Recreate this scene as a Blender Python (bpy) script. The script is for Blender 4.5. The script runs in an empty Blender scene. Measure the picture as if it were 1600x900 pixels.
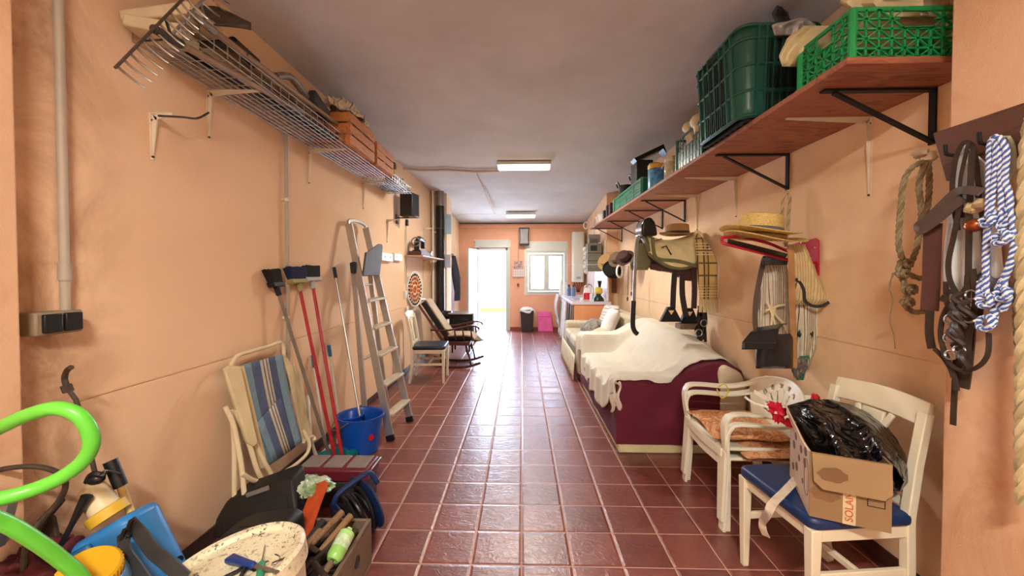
import bpy, bmesh, math, random
from mathutils import Vector, Matrix, Euler, noise
random.seed(7)
V = Vector; PI = math.pi
SC = bpy.context.scene
COL = SC.collection
# ------------------------------------------------------------------ camera (frame 1600x900)
FPX = 604.0; CAMH = 1.40
YAW = math.atan(15/FPX); PIT = math.atan(12/FPX); SHY = 11.0
cam_d = bpy.data.cameras.new('camera'); cam = bpy.data.objects.new('camera', cam_d); COL.objects.link(cam)
cam_d.sensor_width = 36; cam_d.lens = 36*FPX/1600; cam_d.shift_y = -SHY/1600; cam_d.clip_start = .02
cam.location = (0, 0, CAMH); cam.rotation_euler = (PI/2-PIT, 0, YAW)
SC.camera = cam
RC = Euler((PI/2-PIT, 0, YAW)).to_matrix()
def ray(px, py): return RC @ V(((px-800)/FPX, -((py+SHY)-450)/FPX, -1))
def AX(px, py, X):
    d = ray(px, py); return V((0,0,CAMH)) + d*(X/d.x)
def AY(px, py, Y):
    d = ray(px, py); return V((0,0,CAMH)) + d*(Y/d.y)
def AZ(px, py, Z=0.0):
    d = ray(px, py); return V((0,0,CAMH)) + d*((Z-CAMH)/d.z)
# ------------------------------------------------------------------ materials
def lin(c):
    o = []
    for v in c[:3]:
        v = v/255; o.append(v/12.92 if v <= .04045 else ((v+.055)/1.055)**2.4)
    return (*o, 1)
class NT:
    def __init__(s, name):
        s.m = bpy.data.materials.new(name); s.m.use_nodes = True; s.t = s.m.node_tree
        s.n = s.t.nodes; s.l = s.t.links; s.b = s.n['Principled BSDF']
        s.tc = s.n.new('ShaderNodeTexCoord')
    def node(s, t, **k):
        x = s.n.new(t)
        for a, b in k.items():
            if a.startswith('i_'): x.inputs[a[2:].replace('_', ' ')].default_value = b
            else: setattr(x, a, b)
        return x
    def link(s, a, b): s.l.new(a, b)
    def noise(s, scale, detail=3, vec=None, rough=.5, dist=0):
        x = s.node('ShaderNodeTexNoise'); x.inputs['Scale'].default_value = scale; x.inputs['Detail'].default_value = detail
        x.inputs['Roughness'].default_value = rough; x.inputs['Distortion'].default_value = dist
        s.link(vec if vec else s.tc.outputs['Object'], x.inputs['Vector']); return x.outputs['Fac']
    def ramp(s, fac, stops, interp='LINEAR'):
        r = s.node('ShaderNodeValToRGB'); e = r.color_ramp.elements; r.color_ramp.interpolation = interp
        while len(e) < len(stops): e.new(.5)
        for i, (p, c) in enumerate(stops): e[i].position = p; e[i].color = c if len(c) == 4 and max(c) <= 1.0001 else lin(c)
        s.link(fac, r.inputs['Fac']); return r.outputs['Color']
    def mix(s, f, a, b, mode='MIX'):
        x = s.node('ShaderNodeMix', data_type='RGBA', blend_type=mode)
        for so, i in ((f, 0), (a, 6), (b, 7)):
            if hasattr(so, 'is_linked'): s.link(so, x.inputs[i])
            else: x.inputs[i].default_value = so
        return x.outputs[2]
    def math(s, op, a, b=0.0, c=None):
        x = s.node('ShaderNodeMath', operation=op)
        for i, so in enumerate((a, b, c)):
            if so is None: continue
            if hasattr(so, 'is_linked'): s.link(so, x.inputs[i])
            else: x.inputs[i].default_value = so
        return x.outputs[0]
    def mapping(s, scale=(1,1,1), rot=(0,0,0), loc=(0,0,0), vec=None):
        x = s.node('ShaderNodeMapping'); x.inputs['Scale'].default_value = scale; x.inputs['Rotation'].default_value = rot
        x.inputs['Location'].default_value = loc
        s.link(vec if vec else s.tc.outputs['Object'], x.inputs['Vector']); return x.outputs['Vector']
    def sep(s, vec=None):
        x = s.node('ShaderNodeSeparateXYZ'); s.link(vec if vec else s.tc.outputs['Object'], x.inputs[0]); return x.outputs
    def bump(s, h, st=.3, dist=.01):
        x = s.node('ShaderNodeBump'); x.inputs['Strength'].default_value = st; x.inputs['Distance'].default_value = dist
        s.link(h, x.inputs['Height']); s.link(x.outputs['Normal'], s.b.inputs['Normal'])
    def col(s, c): s.link(c, s.b.inputs['Base Color'])
    def setp(s, rough=.6, metal=0, spec=.5, **k):
        s.b.inputs['Roughness'].default_value = rough; s.b.inputs['Metallic'].default_value = metal
        s.b.inputs['Specular IOR Level'].default_value = spec
        for a, v in k.items(): s.b.inputs[a.replace('_', ' ')].default_value = v
def M(name, c, rough=.6, metal=0, var=.12, scale=9, bump=0, bscale=80, spec=.4, c2=None, bdist=.003, **k):
    t = NT(name); t.setp(rough, metal, spec, **k)
    c = lin(c)
    if c2: lo, hi = c, lin(c2)
    else:
        lo = tuple(max(0, v*(1-var)) for v in c[:3])+(1,); hi = tuple(min(1, v*(1+var)) for v in c[:3])+(1,)
    f = t.noise(scale, 4); t.col(t.ramp(f, [(.3, lo), (.7, hi)]))
    if bump: t.bump(t.noise(bscale, 3), bump, bdist)
    return t.m
def stripes(name, stops, axis=0, freq=10, rough=.85, phase=0, bump=.2, distort=0, coord='Object'):
    """repeat of hard colour bands along one axis of the thing; stops = [(pos, rgb)...]"""
    t = NT(name); t.setp(rough)
    s = t.sep(t.tc.outputs[coord])[axis]
    if distort: s = t.math('ADD', s, t.math('MULTIPLY', t.noise(3, 2), distort))
    u = t.math('FRACT', t.math('ADD', t.math('MULTIPLY', s, freq), phase))
    c = t.ramp(u, stops, 'CONSTANT')
    c = t.mix(.25, c, t.ramp(t.noise(30, 3), [(.3, (150,150,150)), (.7, (255,255,255))]), 'MULTIPLY')
    t.col(c); t.bump(t.noise(250, 2), bump, .002)
    return t.m
def wood(name, c1, c2, axis=1, rough=.55, scale=6, stretch=12, bump=.15):
    t = NT(name); t.setp(rough)
    sc = [stretch]*3; sc[axis] = 1
    v = t.mapping(tuple(sc)); n = t.noise(scale, 5, v, .6, 1.2)
    t.col(t.ramp(n, [(.25, c1), (.5, c2), (.62, c1), (.8, c2)])); t.bump(n, bump, .003)
    return t.m
def glass(name, c=(235,240,240), rough=.05, alpha=.35):
    t = NT(name); t.setp(rough, 0, .5); t.b.inputs['Base Color'].default_value = lin(c)
    t.b.inputs['Transmission Weight'].default_value = 1; t.b.inputs['IOR'].default_value = 1.3
    return t.m
# ------------------------------------------------------------------ mesh builder
def cr(pts, k=6, closed=False):
    """smooth curve through points"""
    P = [V(p) for p in pts]; n = len(P); out = []
    rng = n if closed else n-1
    for i in range(rng):
        g = lambda j: P[j % n] if closed else P[max(0, min(n-1, j))]
        a, b, c, d = g(i-1), g(i), g(i+1), g(i+2)
        for q in range(k):
            t = q/k
            out.append(.5*((2*b)+(c-a)*t+(2*a-5*b+4*c-d)*t*t+(3*b-a-3*c+d)*t**3))
    if not closed: out.append(P[-1])
    return out
class MB:
    def __init__(s): s.bm = bmesh.new(); s.mi = 0
    def _f(s, vs):
        try: f = s.bm.faces.new(vs); f.material_index = s.mi; return f
        except ValueError: return None
    def box(s, c, size, rot=None, tap=1, tapy=None):
        c = V(c); hx, hy, hz = size[0]/2, size[1]/2, size[2]/2; ty = tap if tapy is None else tapy
        R = Euler(rot).to_matrix() if rot else Matrix.Identity(3)
        vs = [s.bm.verts.new(c+R@V((x*hx*(tap if z > 0 else 1), y*hy*(ty if z > 0 else 1), z*hz))) for z in (-1,1) for x, y in ((-1,-1),(1,-1),(1,1),(-1,1))]
        for q in ((3,2,1,0),(4,5,6,7),(0,1,5,4),(1,2,6,5),(2,3,7,6),(3,0,4,7)): s._f([vs[i] for i in q])
        return s
    def bb(s, lo, hi): return s.box([(a+b)/2 for a, b in zip(lo, hi)], [abs(b-a) for a, b in zip(lo, hi)])
    def bar(s, p0, p1, w, h, up=(0,0,1), w1=None, h1=None):
        p0, p1 = V(p0), V(p1); d = (p1-p0).normalized(); u = V(up)
        sd = d.cross(u)
        if sd.length < 1e-4: sd = d.cross(V((0,1,0)))
        sd.normalize(); u = sd.cross(d); w1 = w1 or w; h1 = h1 or h
        vs = [s.bm.verts.new(p+sd*(a*W/2)+u*(b*Hh/2)) for p, W, Hh in ((p0,w,h),(p1,w1,h1)) for a, b in ((-1,-1),(1,-1),(1,1),(-1,1))]
        for q in ((3,2,1,0),(4,5,6,7),(0,1,5,4),(1,2,6,5),(2,3,7,6),(3,0,4,7)): s._f([vs[i] for i in q])
        return s
    def tube(s, pts, r, n=8, closed=False, cap=True, flat=1.0, up=None):
        P = [V(p) for p in pts]; N = len(P); rs = r if callable(r) else (lambda t: r)
        T = []
        for i in range(N):
            if closed: d = P[(i+1) % N]-P[i-1]
            else: d = P[min(N-1,i+1)]-P[max(0,i-1)]
            T.append(d.normalized() if d.length > 1e-9 else V((0,0,1)))
        u = V(up) if up else (V((0,0,1)) if abs(T[0].z) < .9 else V((1,0,0)))
        u = (u-T[0]*u.dot(T[0])).normalized(); rings = []
        for i in range(N):
            if up: u2 = V(up)-T[i]*V(up).dot(T[i]); u = u2.normalized() if u2.length > .05 else u
            else: u = (u-T[i]*u.dot(T[i])).normalized()
            w = T[i].cross(u); R = rs(i/max(1,N-1))
            rings.append([s.bm.verts.new(P[i]+(w*math.cos(2*PI*k/n)+u*math.sin(2*PI*k/n)*flat)*R) for k in range(n)])
        for i in range(N if closed else N-1):
            a, b = rings[i], rings[(i+1) % N]
            for k in range(n): s._f([a[k], a[(k+1)%n], b[(k+1)%n], b[k]])
        if cap and not closed: s._f(rings[0][::-1]); s._f(rings[-1])
        return s
    def strap(s, pts, w, t, up): 
        """flat band along pts: width w across, thickness t along `up`"""
        return s.tube4(pts, w, t, up)
    def tube4(s, pts, w, t, up):
        P = [V(p) for p in pts]; N = len(P); rings = []
        for i in range(N):
            d = (P[min(N-1,i+1)]-P[max(0,i-1)]).normalized(); U = V(up(i/(N-1))) if callable(up) else V(up)
            n = U-d*U.dot(d)
            if n.length < .05: n = d.orthogonal()
            n.normalize(); sd = d.cross(n); W = w(i/(N-1)) if callable(w) else w
            rings.append([s.bm.verts.new(P[i]+sd*(a*W/2)+n*(b*t/2)) for a, b in ((-1,-1),(1,-1),(1,1),(-1,1))])
        for i in range(N-1):
            for k in range(4): s._f([rings[i][k], rings[i][(k+1)%4], rings[i+1][(k+1)%4], rings[i+1][k]])
        s._f(rings[0][::-1]); s._f(rings[-1]); return s
    def cyl(s, p0, p1, r0, r1=None, n=20, cap=True):
        r1 = r0 if r1 is None else r1
        return s.tube([p0, p1], lambda t: r0+(r1-r0)*t, n, cap=cap)
    def lathe(s, prof, c=(0,0,0), n=28, rot=None, sx=1, sy=1, a0=0):
        c = V(c); R = Euler(rot).to_matrix() if rot else Matrix.Identity(3); rings = []
        for r, z in prof:
            if r < 1e-6: rings.append([s.bm.verts.new(c+R@V((0,0,z)))])
            else: rings.append([s.bm.verts.new(c+R@V((r*sx*math.cos(2*PI*k/n+a0), r*sy*math.sin(2*PI*k/n+a0), z))) for k in range(n)])
        for a, b in zip(rings, rings[1:]):
            for k in range(n):
                if len(a) == 1 and len(b) == 1: continue
                if len(a) == 1: s._f([a[0], b[(k+1)%n], b[k]][::-1])
                elif len(b) == 1: s._f([a[k], a[(k+1)%n], b[0]])
                else: s._f([a[k], a[(k+1)%n], b[(k+1)%n], b[k]])
        return s
    def prism(s, pts, d):
        """planar polygon of 3D pts extruded by vector d"""
        a = [s.bm.verts.new(V(p)) for p in pts]; b = [s.bm.verts.new(V(p)+V(d)) for p in pts]
        s._f(a[::-1]); s._f(b); n = len(a)
        for i in range(n): s._f([a[i], a[(i+1)%n], b[(i+1)%n], b[i]])
        return s
    def surf(s, fn, nu, nv, cu=False, cv=False):
        g = [[s.bm.verts.new(V(fn(u/nu, v/nv))) for v in range(nv if cv else nv+1)] for u in range(nu if cu else nu+1)]
        for i in range(nu):
            for j in range(nv):
                a, b = g[i], g[(i+1) % len(g)]; j2 = (j+1) % len(a)
                s._f([a[j], b[j], b[j2], a[j2]])
        return s
    def ball(s, c, r, n=14, m=9, rot=None, dis=0, ds=6):
        c = V(c); r = V(r if hasattr(r, '__len__') else (r,r,r)); R = Euler(rot).to_matrix() if rot else Matrix.Identity(3)
        def f(t, p):
            th = PI*t; ph = 2*PI*p
            d = V((math.sin(th)*math.cos(ph), math.sin(th)*math.sin(ph), math.cos(th)))
            k = 1+(dis*noise.noise(d*ds*.4+c*7) if dis else 0)
            return c+R@V((d.x*r.x*k, d.y*r.y*k, d.z*r.z*k))
        rings = []
        for i in range(m+1):
            rings.append([s.bm.verts.new(f(i/m, 0))] if i in (0, m) else [s.bm.verts.new(f(i/m, k/n)) for k in range(n)])
        for a, b in zip(rings, rings[1:]):
            for k in range(n):
                if len(a) == 1: s._f([a[0], b[k], b[(k+1)%n]])
                elif len(b) == 1: s._f([a[k], b[0], a[(k+1)%n]])
                else: s._f([a[k], b[k], b[(k+1)%n], a[(k+1)%n]])
        return s
    def rbox(s, c, size, r, rot=None, n=4):
        """box with rounded vertical edges, built as a prism"""
        hx, hy, hz = size[0]/2, size[1]/2, size[2]/2; R = Euler(rot).to_matrix() if rot else Matrix.Identity(3); c = V(c); pts = []
        for cx, cy, a0 in ((hx-r, hy-r, 0), (-hx+r, hy-r, 90), (-hx+r, -hy+r, 180), (hx-r, -hy+r, 270)):
            for k in range(n+1):
                a = math.radians(a0+90*k/n); pts.append(c+R@V((cx+r*math.cos(a), cy+r*math.sin(a), -hz)))
        return s.prism(pts, R@V((0,0,2*hz)))
    def shift(s, fn):
        for v in s.bm.verts: v.co = V(fn(v.co))
        return s
    def rope(s, pts, r, closed=False, strands=3, pitch=None, n=6):
        """twisted rope: strands winding about the path"""
        P = pts; pitch = pitch or r*7; L = 0; S = [0]
        for a, b in zip(P, P[1:]): L += (V(b)-V(a)).length; S.append(L)
        N = max(8, int(L/(pitch/7)))
        Q = []; j = 0
        for i in range(N+1):
            t = L*i/N
            while j < len(S)-2 and S[j+1] < t: j += 1
            w = (t-S[j])/max(1e-9, S[j+1]-S[j]); Q.append(V(P[j]).lerp(V(P[j+1]), min(1, w)))
        T = [(Q[min(N,i+1)]-Q[max(0,i-1)]).normalized() for i in range(N+1)]
        u = T[0].orthogonal().normalized(); U = []
        for t in T: u = (u-t*u.dot(t)).normalized(); U.append(u.copy())
        for q in range(strands):
            pp = []
            for i in range(N+1):
                a = 2*PI*(L*i/N)/pitch+2*PI*q/strands
                pp.append(Q[i]+(U[i]*math.cos(a)+T[i].cross(U[i])*math.sin(a))*r*.52)
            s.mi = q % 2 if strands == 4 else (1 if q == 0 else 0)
            s.tube(pp, r*.56, n)
        s.mi = 0; return s
    def build(s, name, mat, parent=None, smooth=True, bevel=0, sub=0, solid=0, world=True, ang=35, seg=2, recalc=True):
        bm = s.bm
        if recalc: bmesh.ops.recalc_face_normals(bm, faces=bm.faces)
        if parent is not None and world: bmesh.ops.transform(bm, matrix=WM[parent.name].inverted(), verts=bm.verts)
        off = V((0,0,0))
        if parent is None:
            vs = [v.co for v in bm.verts]; off = V(((min(v.x for v in vs)+max(v.x for v in vs))/2, (min(v.y for v in vs)+max(v.y for v in vs))/2, min(v.z for v in vs)))
            bmesh.ops.translate(bm, vec=-off, verts=bm.verts)
        me = bpy.data.meshes.new(name); bm.to_mesh(me); bm.free()
        for m in (mat if isinstance(mat, (list, tuple)) else [mat]): me.materials.append(m)
        if smooth:
            me.shade_smooth()
            if hasattr(me, 'set_sharp_from_angle'): me.set_sharp_from_angle(angle=math.radians(ang))
        o = bpy.data.objects.new(name, me); COL.objects.link(o)
        if solid: md = o.modifiers.new('thick', 'SOLIDIFY'); md.thickness = solid; md.offset = 0
        if bevel: md = o.modifiers.new('bevel', 'BEVEL'); md.width = bevel; md.segments = seg; md.limit_method = 'ANGLE'; md.angle_limit = math.radians(30); md.harden_normals = False
        if sub: md = o.modifiers.new('subd', 'SUBSURF'); md.levels = sub; md.render_levels = sub
        if parent is not None: o.parent = parent; WM[o.name] = WM[parent.name]
        else: o.location = off; WM[o.name] = Matrix.Translation(off)
        return o
WM = {}
def thing(name, label, cat, loc=(0,0,0), rz=0, group=None):
    o = bpy.data.objects.new(name, None); COL.objects.link(o); o.empty_display_size = .1
    o.location = loc; o.rotation_euler = (0,0,rz); WM[o.name] = Matrix.Translation(V(loc))@Matrix.Rotation(rz, 4, 'Z')
    return tag(o, label, cat, group)
def tag(o, label, cat, group=None, kind=None):
    o['label'] = label; o['category'] = cat
    if group: o['group'] = group
    if kind: o['kind'] = kind
    return o
def struct(o): o['kind'] = 'structure'; return o
def dup(root, loc, rz, label=None, group=None, scale=None):
    def cp(o, par):
        c = o.copy(); COL.objects.link(c)
        if par: c.parent = par
        for ch in [x for x in COL.objects if x.parent == o]: cp(ch, c)
        return c
    r = cp(root, None); r.location = loc; r.rotation_euler = (0,0,rz)
    if scale: r.scale = scale
    WM[r.name] = Matrix.Translation(V(loc))@Matrix.Rotation(rz, 4, 'Z')
    if label: r['label'] = label
    if group: r['group'] = group
    return r
def nz(p, s=1.0): return noise.noise(V(p)*s)
# ================================================================== the setting
XL, XR, YB, YR, ZC, ZF, YS = -1.62, 1.75, 9.45, -1.7, 2.86, 2.60, 7.1
XF = 1.55   # right wall beyond the step
def wall_mat(name, c, stain=0.25, sc=1.6, groove=True):
    t = NT(name); t.setp(.85, 0, .25); geo = t.node('ShaderNodeNewGeometry').outputs['Position']
    base = t.ramp(t.noise(1.3, 4, geo, .6), [(.3, tuple(v*.95 for v in c)), (.7, tuple(min(255, v*1.04) for v in c))])
    st = t.ramp(t.noise(sc, 6, geo, .65, .8), [(.5, (255,255,255)), (.72, (205,160,125))])
    c1 = t.mix(stain, base, st, 'MULTIPLY')
    h = t.math('ADD', t.noise(170, 4, geo, .6), t.math('MULTIPLY', t.noise(38, 3, geo), .6))
    t.col(c1); t.bump(h, .45, .004); return t.m
m_wall = wall_mat('peach_plaster', (242,210,172))
m_pillar = wall_mat('pale_peach_plaster', (226,184,148), .5, 2.2)
m_wallback = wall_mat('orange_plaster', (240,182,148), .2)
m_ceil = wall_mat('ceiling_paint', (204,201,198), .1)
# dirty plaster patches on the left wall near the pillar
tm = NT('grimy_peach_plaster'); tm.setp(.85, 0, .2); g_ = tm.node('ShaderNodeNewGeometry').outputs['Position']
bs = tm.ramp(tm.noise(1.2, 4, g_, .6), [(.3, (232,196,160)), (.7, (240,206,170))])
near = tm.math('SUBTRACT', 1.0, tm.math('MULTIPLY', tm.math('SUBTRACT', tm.sep(g_)[1], 1.28), 3.2)); near = tm.math('MINIMUM', tm.math('MAXIMUM', near, 0), 1)
gr = tm.math('MULTIPLY', tm.math('MINIMUM', tm.math('MAXIMUM', tm.math('MULTIPLY', tm.math('SUBTRACT', tm.noise(2.6, 6, g_, .7, .7), .38), 4.0), 0), 1), near)
c_ = tm.mix(tm.math('MULTIPLY', gr, .62), bs, lin((132,84,52)))
tm.col(c_); tm.bump(tm.math('ADD', tm.noise(170, 4, g_, .6), tm.math('MULTIPLY', tm.noise(38, 3, g_), .6)), .45, .004)
m_walll = tm.m
# tiled floor
tf = NT('terracotta_tiles'); geo = tf.node('ShaderNodeNewGeometry').outputs['Position']; TS = .2425
def near_line(ax, ph):
    u = tf.math('DIVIDE', tf.math('SUBTRACT', tf.sep(geo)[ax], ph), TS)
    fr = tf.math('FRACT', tf.math('ADD', u, 40.0)); return tf.math('MINIMUM', fr, tf.math('SUBTRACT', 1.0, fr)), tf.math('FLOOR', tf.math('ADD', u, 40.0))
ux, ix = near_line(0, 0.0); uy, iy = near_line(1, 1.825)
edge = tf.math('MINIMUM', ux, uy)
grout = tf.math('LESS_THAN', edge, .0125)
wn = tf.node('ShaderNodeTexWhiteNoise'); wn.noise_dimensions = '2D'
cmb = tf.node('ShaderNodeCombineXYZ'); tf.link(ix, cmb.inputs[0]); tf.link(iy, cmb.inputs[1]); tf.link(cmb.outputs[0], wn.inputs['Vector'])
tile = tf.ramp(wn.outputs['Value'], [(0, (118,62,56)), (.5, (130,70,62)), (1, (141,78,68))])
tile = tf.mix(.5, tile, tf.ramp(tf.noise(9, 6, geo, .65), [(.3, (180,165,160)), (.7, (255,255,255))]), 'MULTIPLY')
tf.col(tf.mix(grout, tile, lin((196,150,128))))
slate = tf.noise(17, 5, tf.mapping((1,1.6,1), vec=geo), .55, 1.6)
pil = tf.math('MINIMUM', tf.math('MULTIPLY', edge, 18.0), 1.0)
tf.bump(tf.math('ADD', tf.math('MULTIPLY', slate, 1.0), pil), .5, .006)
rg = tf.math('ADD', .24, tf.math('MULTIPLY', tf.noise(6, 4, geo), .16)); rg = tf.math('ADD', rg, tf.math('MULTIPLY', grout, .45)); tf.link(rg, tf.b.inputs['Roughness'])
tf.b.inputs['Specular IOR Level'].default_value = .95
m_floor = tf.m
m_white = M('white_paint', (232,228,218), .45, var=.04)
m_upvc = M('white_upvc', (216,220,208), .3, var=.02)
m_base = M('dark_skirting', (70,44,38), .4)
m_basered = M('terracotta_skirting', (150,74,56), .4)
m_terr = M('terrace_paving', (228,222,210), .7)
m_ochre = M('ochre_paint', (214,180,70), .7)
b = MB(); b.bb((XL-.3, YR-.3, -.1), (XR+.3, YB+.1, 0)); struct(b.build('floor', m_floor, smooth=False))
b = MB(); b.bb((XL-.3, YR-.3, ZC), (XR+.3, YS, ZC+.15)); struct(b.build('ceiling', m_ceil, smooth=False))
b = MB(); b.prism([(XL-.3, YS, ZC), (XL-.3, YB+.3, ZF), (XL-.3, YB+.3, ZC+.15), (XL-.3, YS, ZC+.15)], (XR-XL+.6, 0, 0)); struct(b.build('ceiling_rear', m_ceil, smooth=False))
def grooved(x, sgn, y0, y1, zg, zt, name, mat, th=.3):
    g = .004; d = .007
    pf = [(0,0), (0,zg-g), (d,zg-g*.5), (d,zg+g*.5), (0,zg+g), (0,zt), (th,zt), (th,0)]
    b = MB(); b.prism([(x+sgn*a, y0, z) for a, z in pf], (0, y1-y0, 0)); return struct(b.build(name, mat, smooth=False))
grooved(XL, -1, YR-.3, YB+.3, .93, ZC, 'wall_left', m_walll)
grooved(XR, 1, YR-.3, YS, 1.025, ZC, 'wall_right', m_wall)
b = MB(); b.bb((XL-.1, YS-.05, 0), (-1.37, YS+.4, ZC)); b.bb((XL-.1, YS, 0), (-1.53, YB+.1, ZC)); struct(b.build('wall_left_rear', m_wall, smooth=False))
b = MB(); b.bb((XF, YS, 0), (XR+.3, YB+.3, ZC)); struct(b.build('wall_right_rear', m_wall, smooth=False))
b = MB(); b.bb((XL-.3, YR-.3, -.1), (XR+.3, YR, ZC)); struct(b.build('wall_front', m_ceil, smooth=False))
YPL = AX(27, 300, -1.53).y; YPR = AX(1479, 400, 1.5).y
b = MB(); b.bb((XL-.1, YR, 0), (-1.53, YPL, ZC)); struct(b.build('wall_left_pillar', m_pillar, bevel=.006, smooth=False))
b = MB(); b.bb((1.50, YR, 0), (XR+.1, YPR, ZC)); struct(b.build('wall_right_pillar', m_pillar, bevel=.006, smooth=False))
# rear wall with a door and a window opening
DX0, DX1, DZ = -1.09, -.34, 2.01
WX0, WX1, WZ0, WZ1 = .12, 1.07, .92, 2.15
SX0, SX1, SZ1 = -1.16, -.29, 2.20
b = MB()
b.bb((XL, YB, 0), (DX0, YB+.25, ZF)); b.bb((DX1, YB, 0), (WX0, YB+.25, ZF)); b.bb((WX1, YB, 0), (XF+.02, YB+.25, ZF))
b.bb((DX0, YB, DZ), (DX1, YB+.25, ZF)); b.bb((WX0, YB, 0), (WX1, YB+.25, WZ0)); b.bb((WX0, YB, WZ1), (WX1, YB+.25, ZF))
struct(b.build('wall_back', m_wallback, smooth=False))
b = MB(); b.bb((XL, YB-.035, ZF-.10), (XF, YB, ZF-.03)); b.bb((XL, YB-.02, ZF-.03), (XF, YB, ZF)); struct(b.build('trim_1', m_wallback, bevel=.006, smooth=False))
b = MB(); b.bb((XL, 1.25, 0), (XL+.012, YS-.1, .075)); struct(b.build('baseboard_left', m_base, bevel=.003, smooth=False))
b = MB(); b.bb((XR-.012, YPR, 0), (XR, YS, .075)); struct(b.build('baseboard_right', m_base, bevel=.003, smooth=False))
b = MB(); b.bb((DX1+.06, YB-.012, 0), (XF, YB, .085)); struct(b.build('baseboard_back', m_basered, bevel=.003, smooth=False))
# door: frame, shutter box, glazed leaf swung inwards, rolled blind above
b = MB()
for x in (DX0, DX1): b.box((x+(.025 if x == DX0 else -.025), YB+.05, DZ/2), (.05, .16, DZ))
b.box(((DX0+DX1)/2, YB+.05, DZ-.025), (DX1-DX0, .16, .05)); b.box((DX1+.03, YB-.006, 1.1), (.06, .012, 2.2)); b.box((DX0-.035, YB-.006, 1.1), (.05, .012, 2.2))
d1 = struct(b.build('door_1', m_upvc, bevel=.004, smooth=False))
b = MB(); b.bb((SX0+.02, YB-.03, DZ+.03), (SX1-.03, YB, SZ1)); b.build('shutter_box', m_upvc, d1, bevel=.006)
b = MB(); b.bb((SX0-.01, YB-.04, DZ+.02), (SX1, YB, DZ+.045)); b.bb((SX0-.01, YB-.04, SZ1-.005), (SX1, YB, SZ1+.02)); b.build('shutter_trim', m_white, d1)
m_slat = M('shutter_slat', (214,212,206), .5, var=.03)
b = MB()
for k in range(7): b.tube([(DX0+.05, YB+.14, DZ-.05-.04*k), (DX1-.05, YB+.14, DZ-.05-.04*k)], .02, 8, flat=.45)
b.build('roller_shutter', m_slat, d1)
m_frost = NT('frosted_glass'); m_frost.setp(.35, 0, .5, Transmission_Weight=.9); m_frost.b.inputs['Base Color'].default_value = lin((244,246,246)); m_frost = m_frost.m
hx, hy = DX0+.03, YB-.01; ang = math.radians(104); ld = V((-math.cos(math.radians(77))*-1*-1, -math.sin(math.radians(77)), 0)).normalized()
L_ = .70; dn = V((ld.y, -ld.x, 0))
def leafpt(a, z): return V((hx, hy, z))+ld*a
b = MB()
for a in (.035, L_-.035): b.bar(leafpt(a, .02), leafpt(a, DZ-.04), .07, .045, up=dn)
for z in (.06, .80, DZ-.08): b.bar(leafpt(.03, z), leafpt(L_-.03, z), .045, .09)
lf = b.build('door_leaf', m_upvc, d1, bevel=.004)
b = MB()
for z0, z1 in ((.105, .755), (.845, DZ-.125)): b.bar(leafpt(.07, (z0+z1)/2), leafpt(L_-.07, (z0+z1)/2), .012, z1-z0)
b.build('pane', m_frost, lf)
b = MB(); p = leafpt(L_-.035, 1.02); b.cyl(p-dn*.02, p-dn*.065, .009, n=10); b.cyl(p-dn*.06, p-dn*.06-ld*.11, .009, n=10); b.build('door_handle', M('grey_handle', (150,148,142), .3, .8), lf)
# window
b = MB()
def ring(x0, x1, z0, z1, y, w, d):
    b.bb((x0, y-d, z0), (x0+w, y, z1)); b.bb((x1-w, y-d, z0), (x1, y, z1)); b.bb((x0+w, y-d, z0), (x1-w, y, z0+w)); b.bb((x0+w, y-d, z1-w), (x1-w, y, z1))
ring(WX0-.01, WX1+.01, WZ0-.01, WZ1-.22, YB+.04, .05, .07)
w1 = struct(b.build('window_1', m_upvc, bevel=.005, smooth=False))
b = MB(); xm = (WX0+WX1)/2-.01
ring(WX0+.045, xm+.02, WZ0+.045, WZ1-.275, YB+.0, .065, .05); b.build('window_frame', m_upvc, w1, bevel=.004)
b = MB(); ring(xm+.02, WX1-.045, WZ0+.045, WZ1-.275, YB+.0, .065, .05); b.build('window_frame', m_upvc, w1, bevel=.004)
b = MB(); b.bb((WX0+.11, YB-.02, WZ0+.11), (xm-.045, YB-.01, WZ1-.34)); b.build('pane', m_frost, w1)
b = MB(); b.bb((xm+.085, YB-.02, WZ0+.11), (WX1-.11, YB-.01, WZ1-.34)); b.build('pane', m_frost, w1)
b = MB(); b.bb((WX0-.01, YB-.035, WZ1-.22), (WX1+.01, YB+.04, WZ1)); b.build('shutter_box', m_upvc, w1, bevel=.008)
b = MB(); ring(WX0-.05, WX1+.05, WZ0-.05, WZ1+.03, YB+.0, .045, .012); b.build('window_trim', m_white, w1)
b = MB(); b.bb((xm+.03, YB-.085, 1.38), (xm+.045, YB-.05, 1.52)); b.bb((xm+.02, YB-.06, 1.36), (xm+.055, YB-.05, 1.44)); b.build('window_handle', m_white, w1, bevel=.003)
# outside
b = MB(); b.bb((-6, YB+.25, -.12), (6, 16, -.02)); struct(b.build('terrace', m_terr, smooth=False))
b = MB(); b.bb((-5, 14.2, -.05), (5, 14.4, .9)); struct(b.build('terrace_parapet', M('white_parapet', (240,240,235), .8), smooth=False))
b = MB(); b.bb((-5, 14.15, -.02), (5, 14.2, .13)); b.build('trim_2', m_ochre, smooth=False)['kind'] = 'structure'
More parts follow.
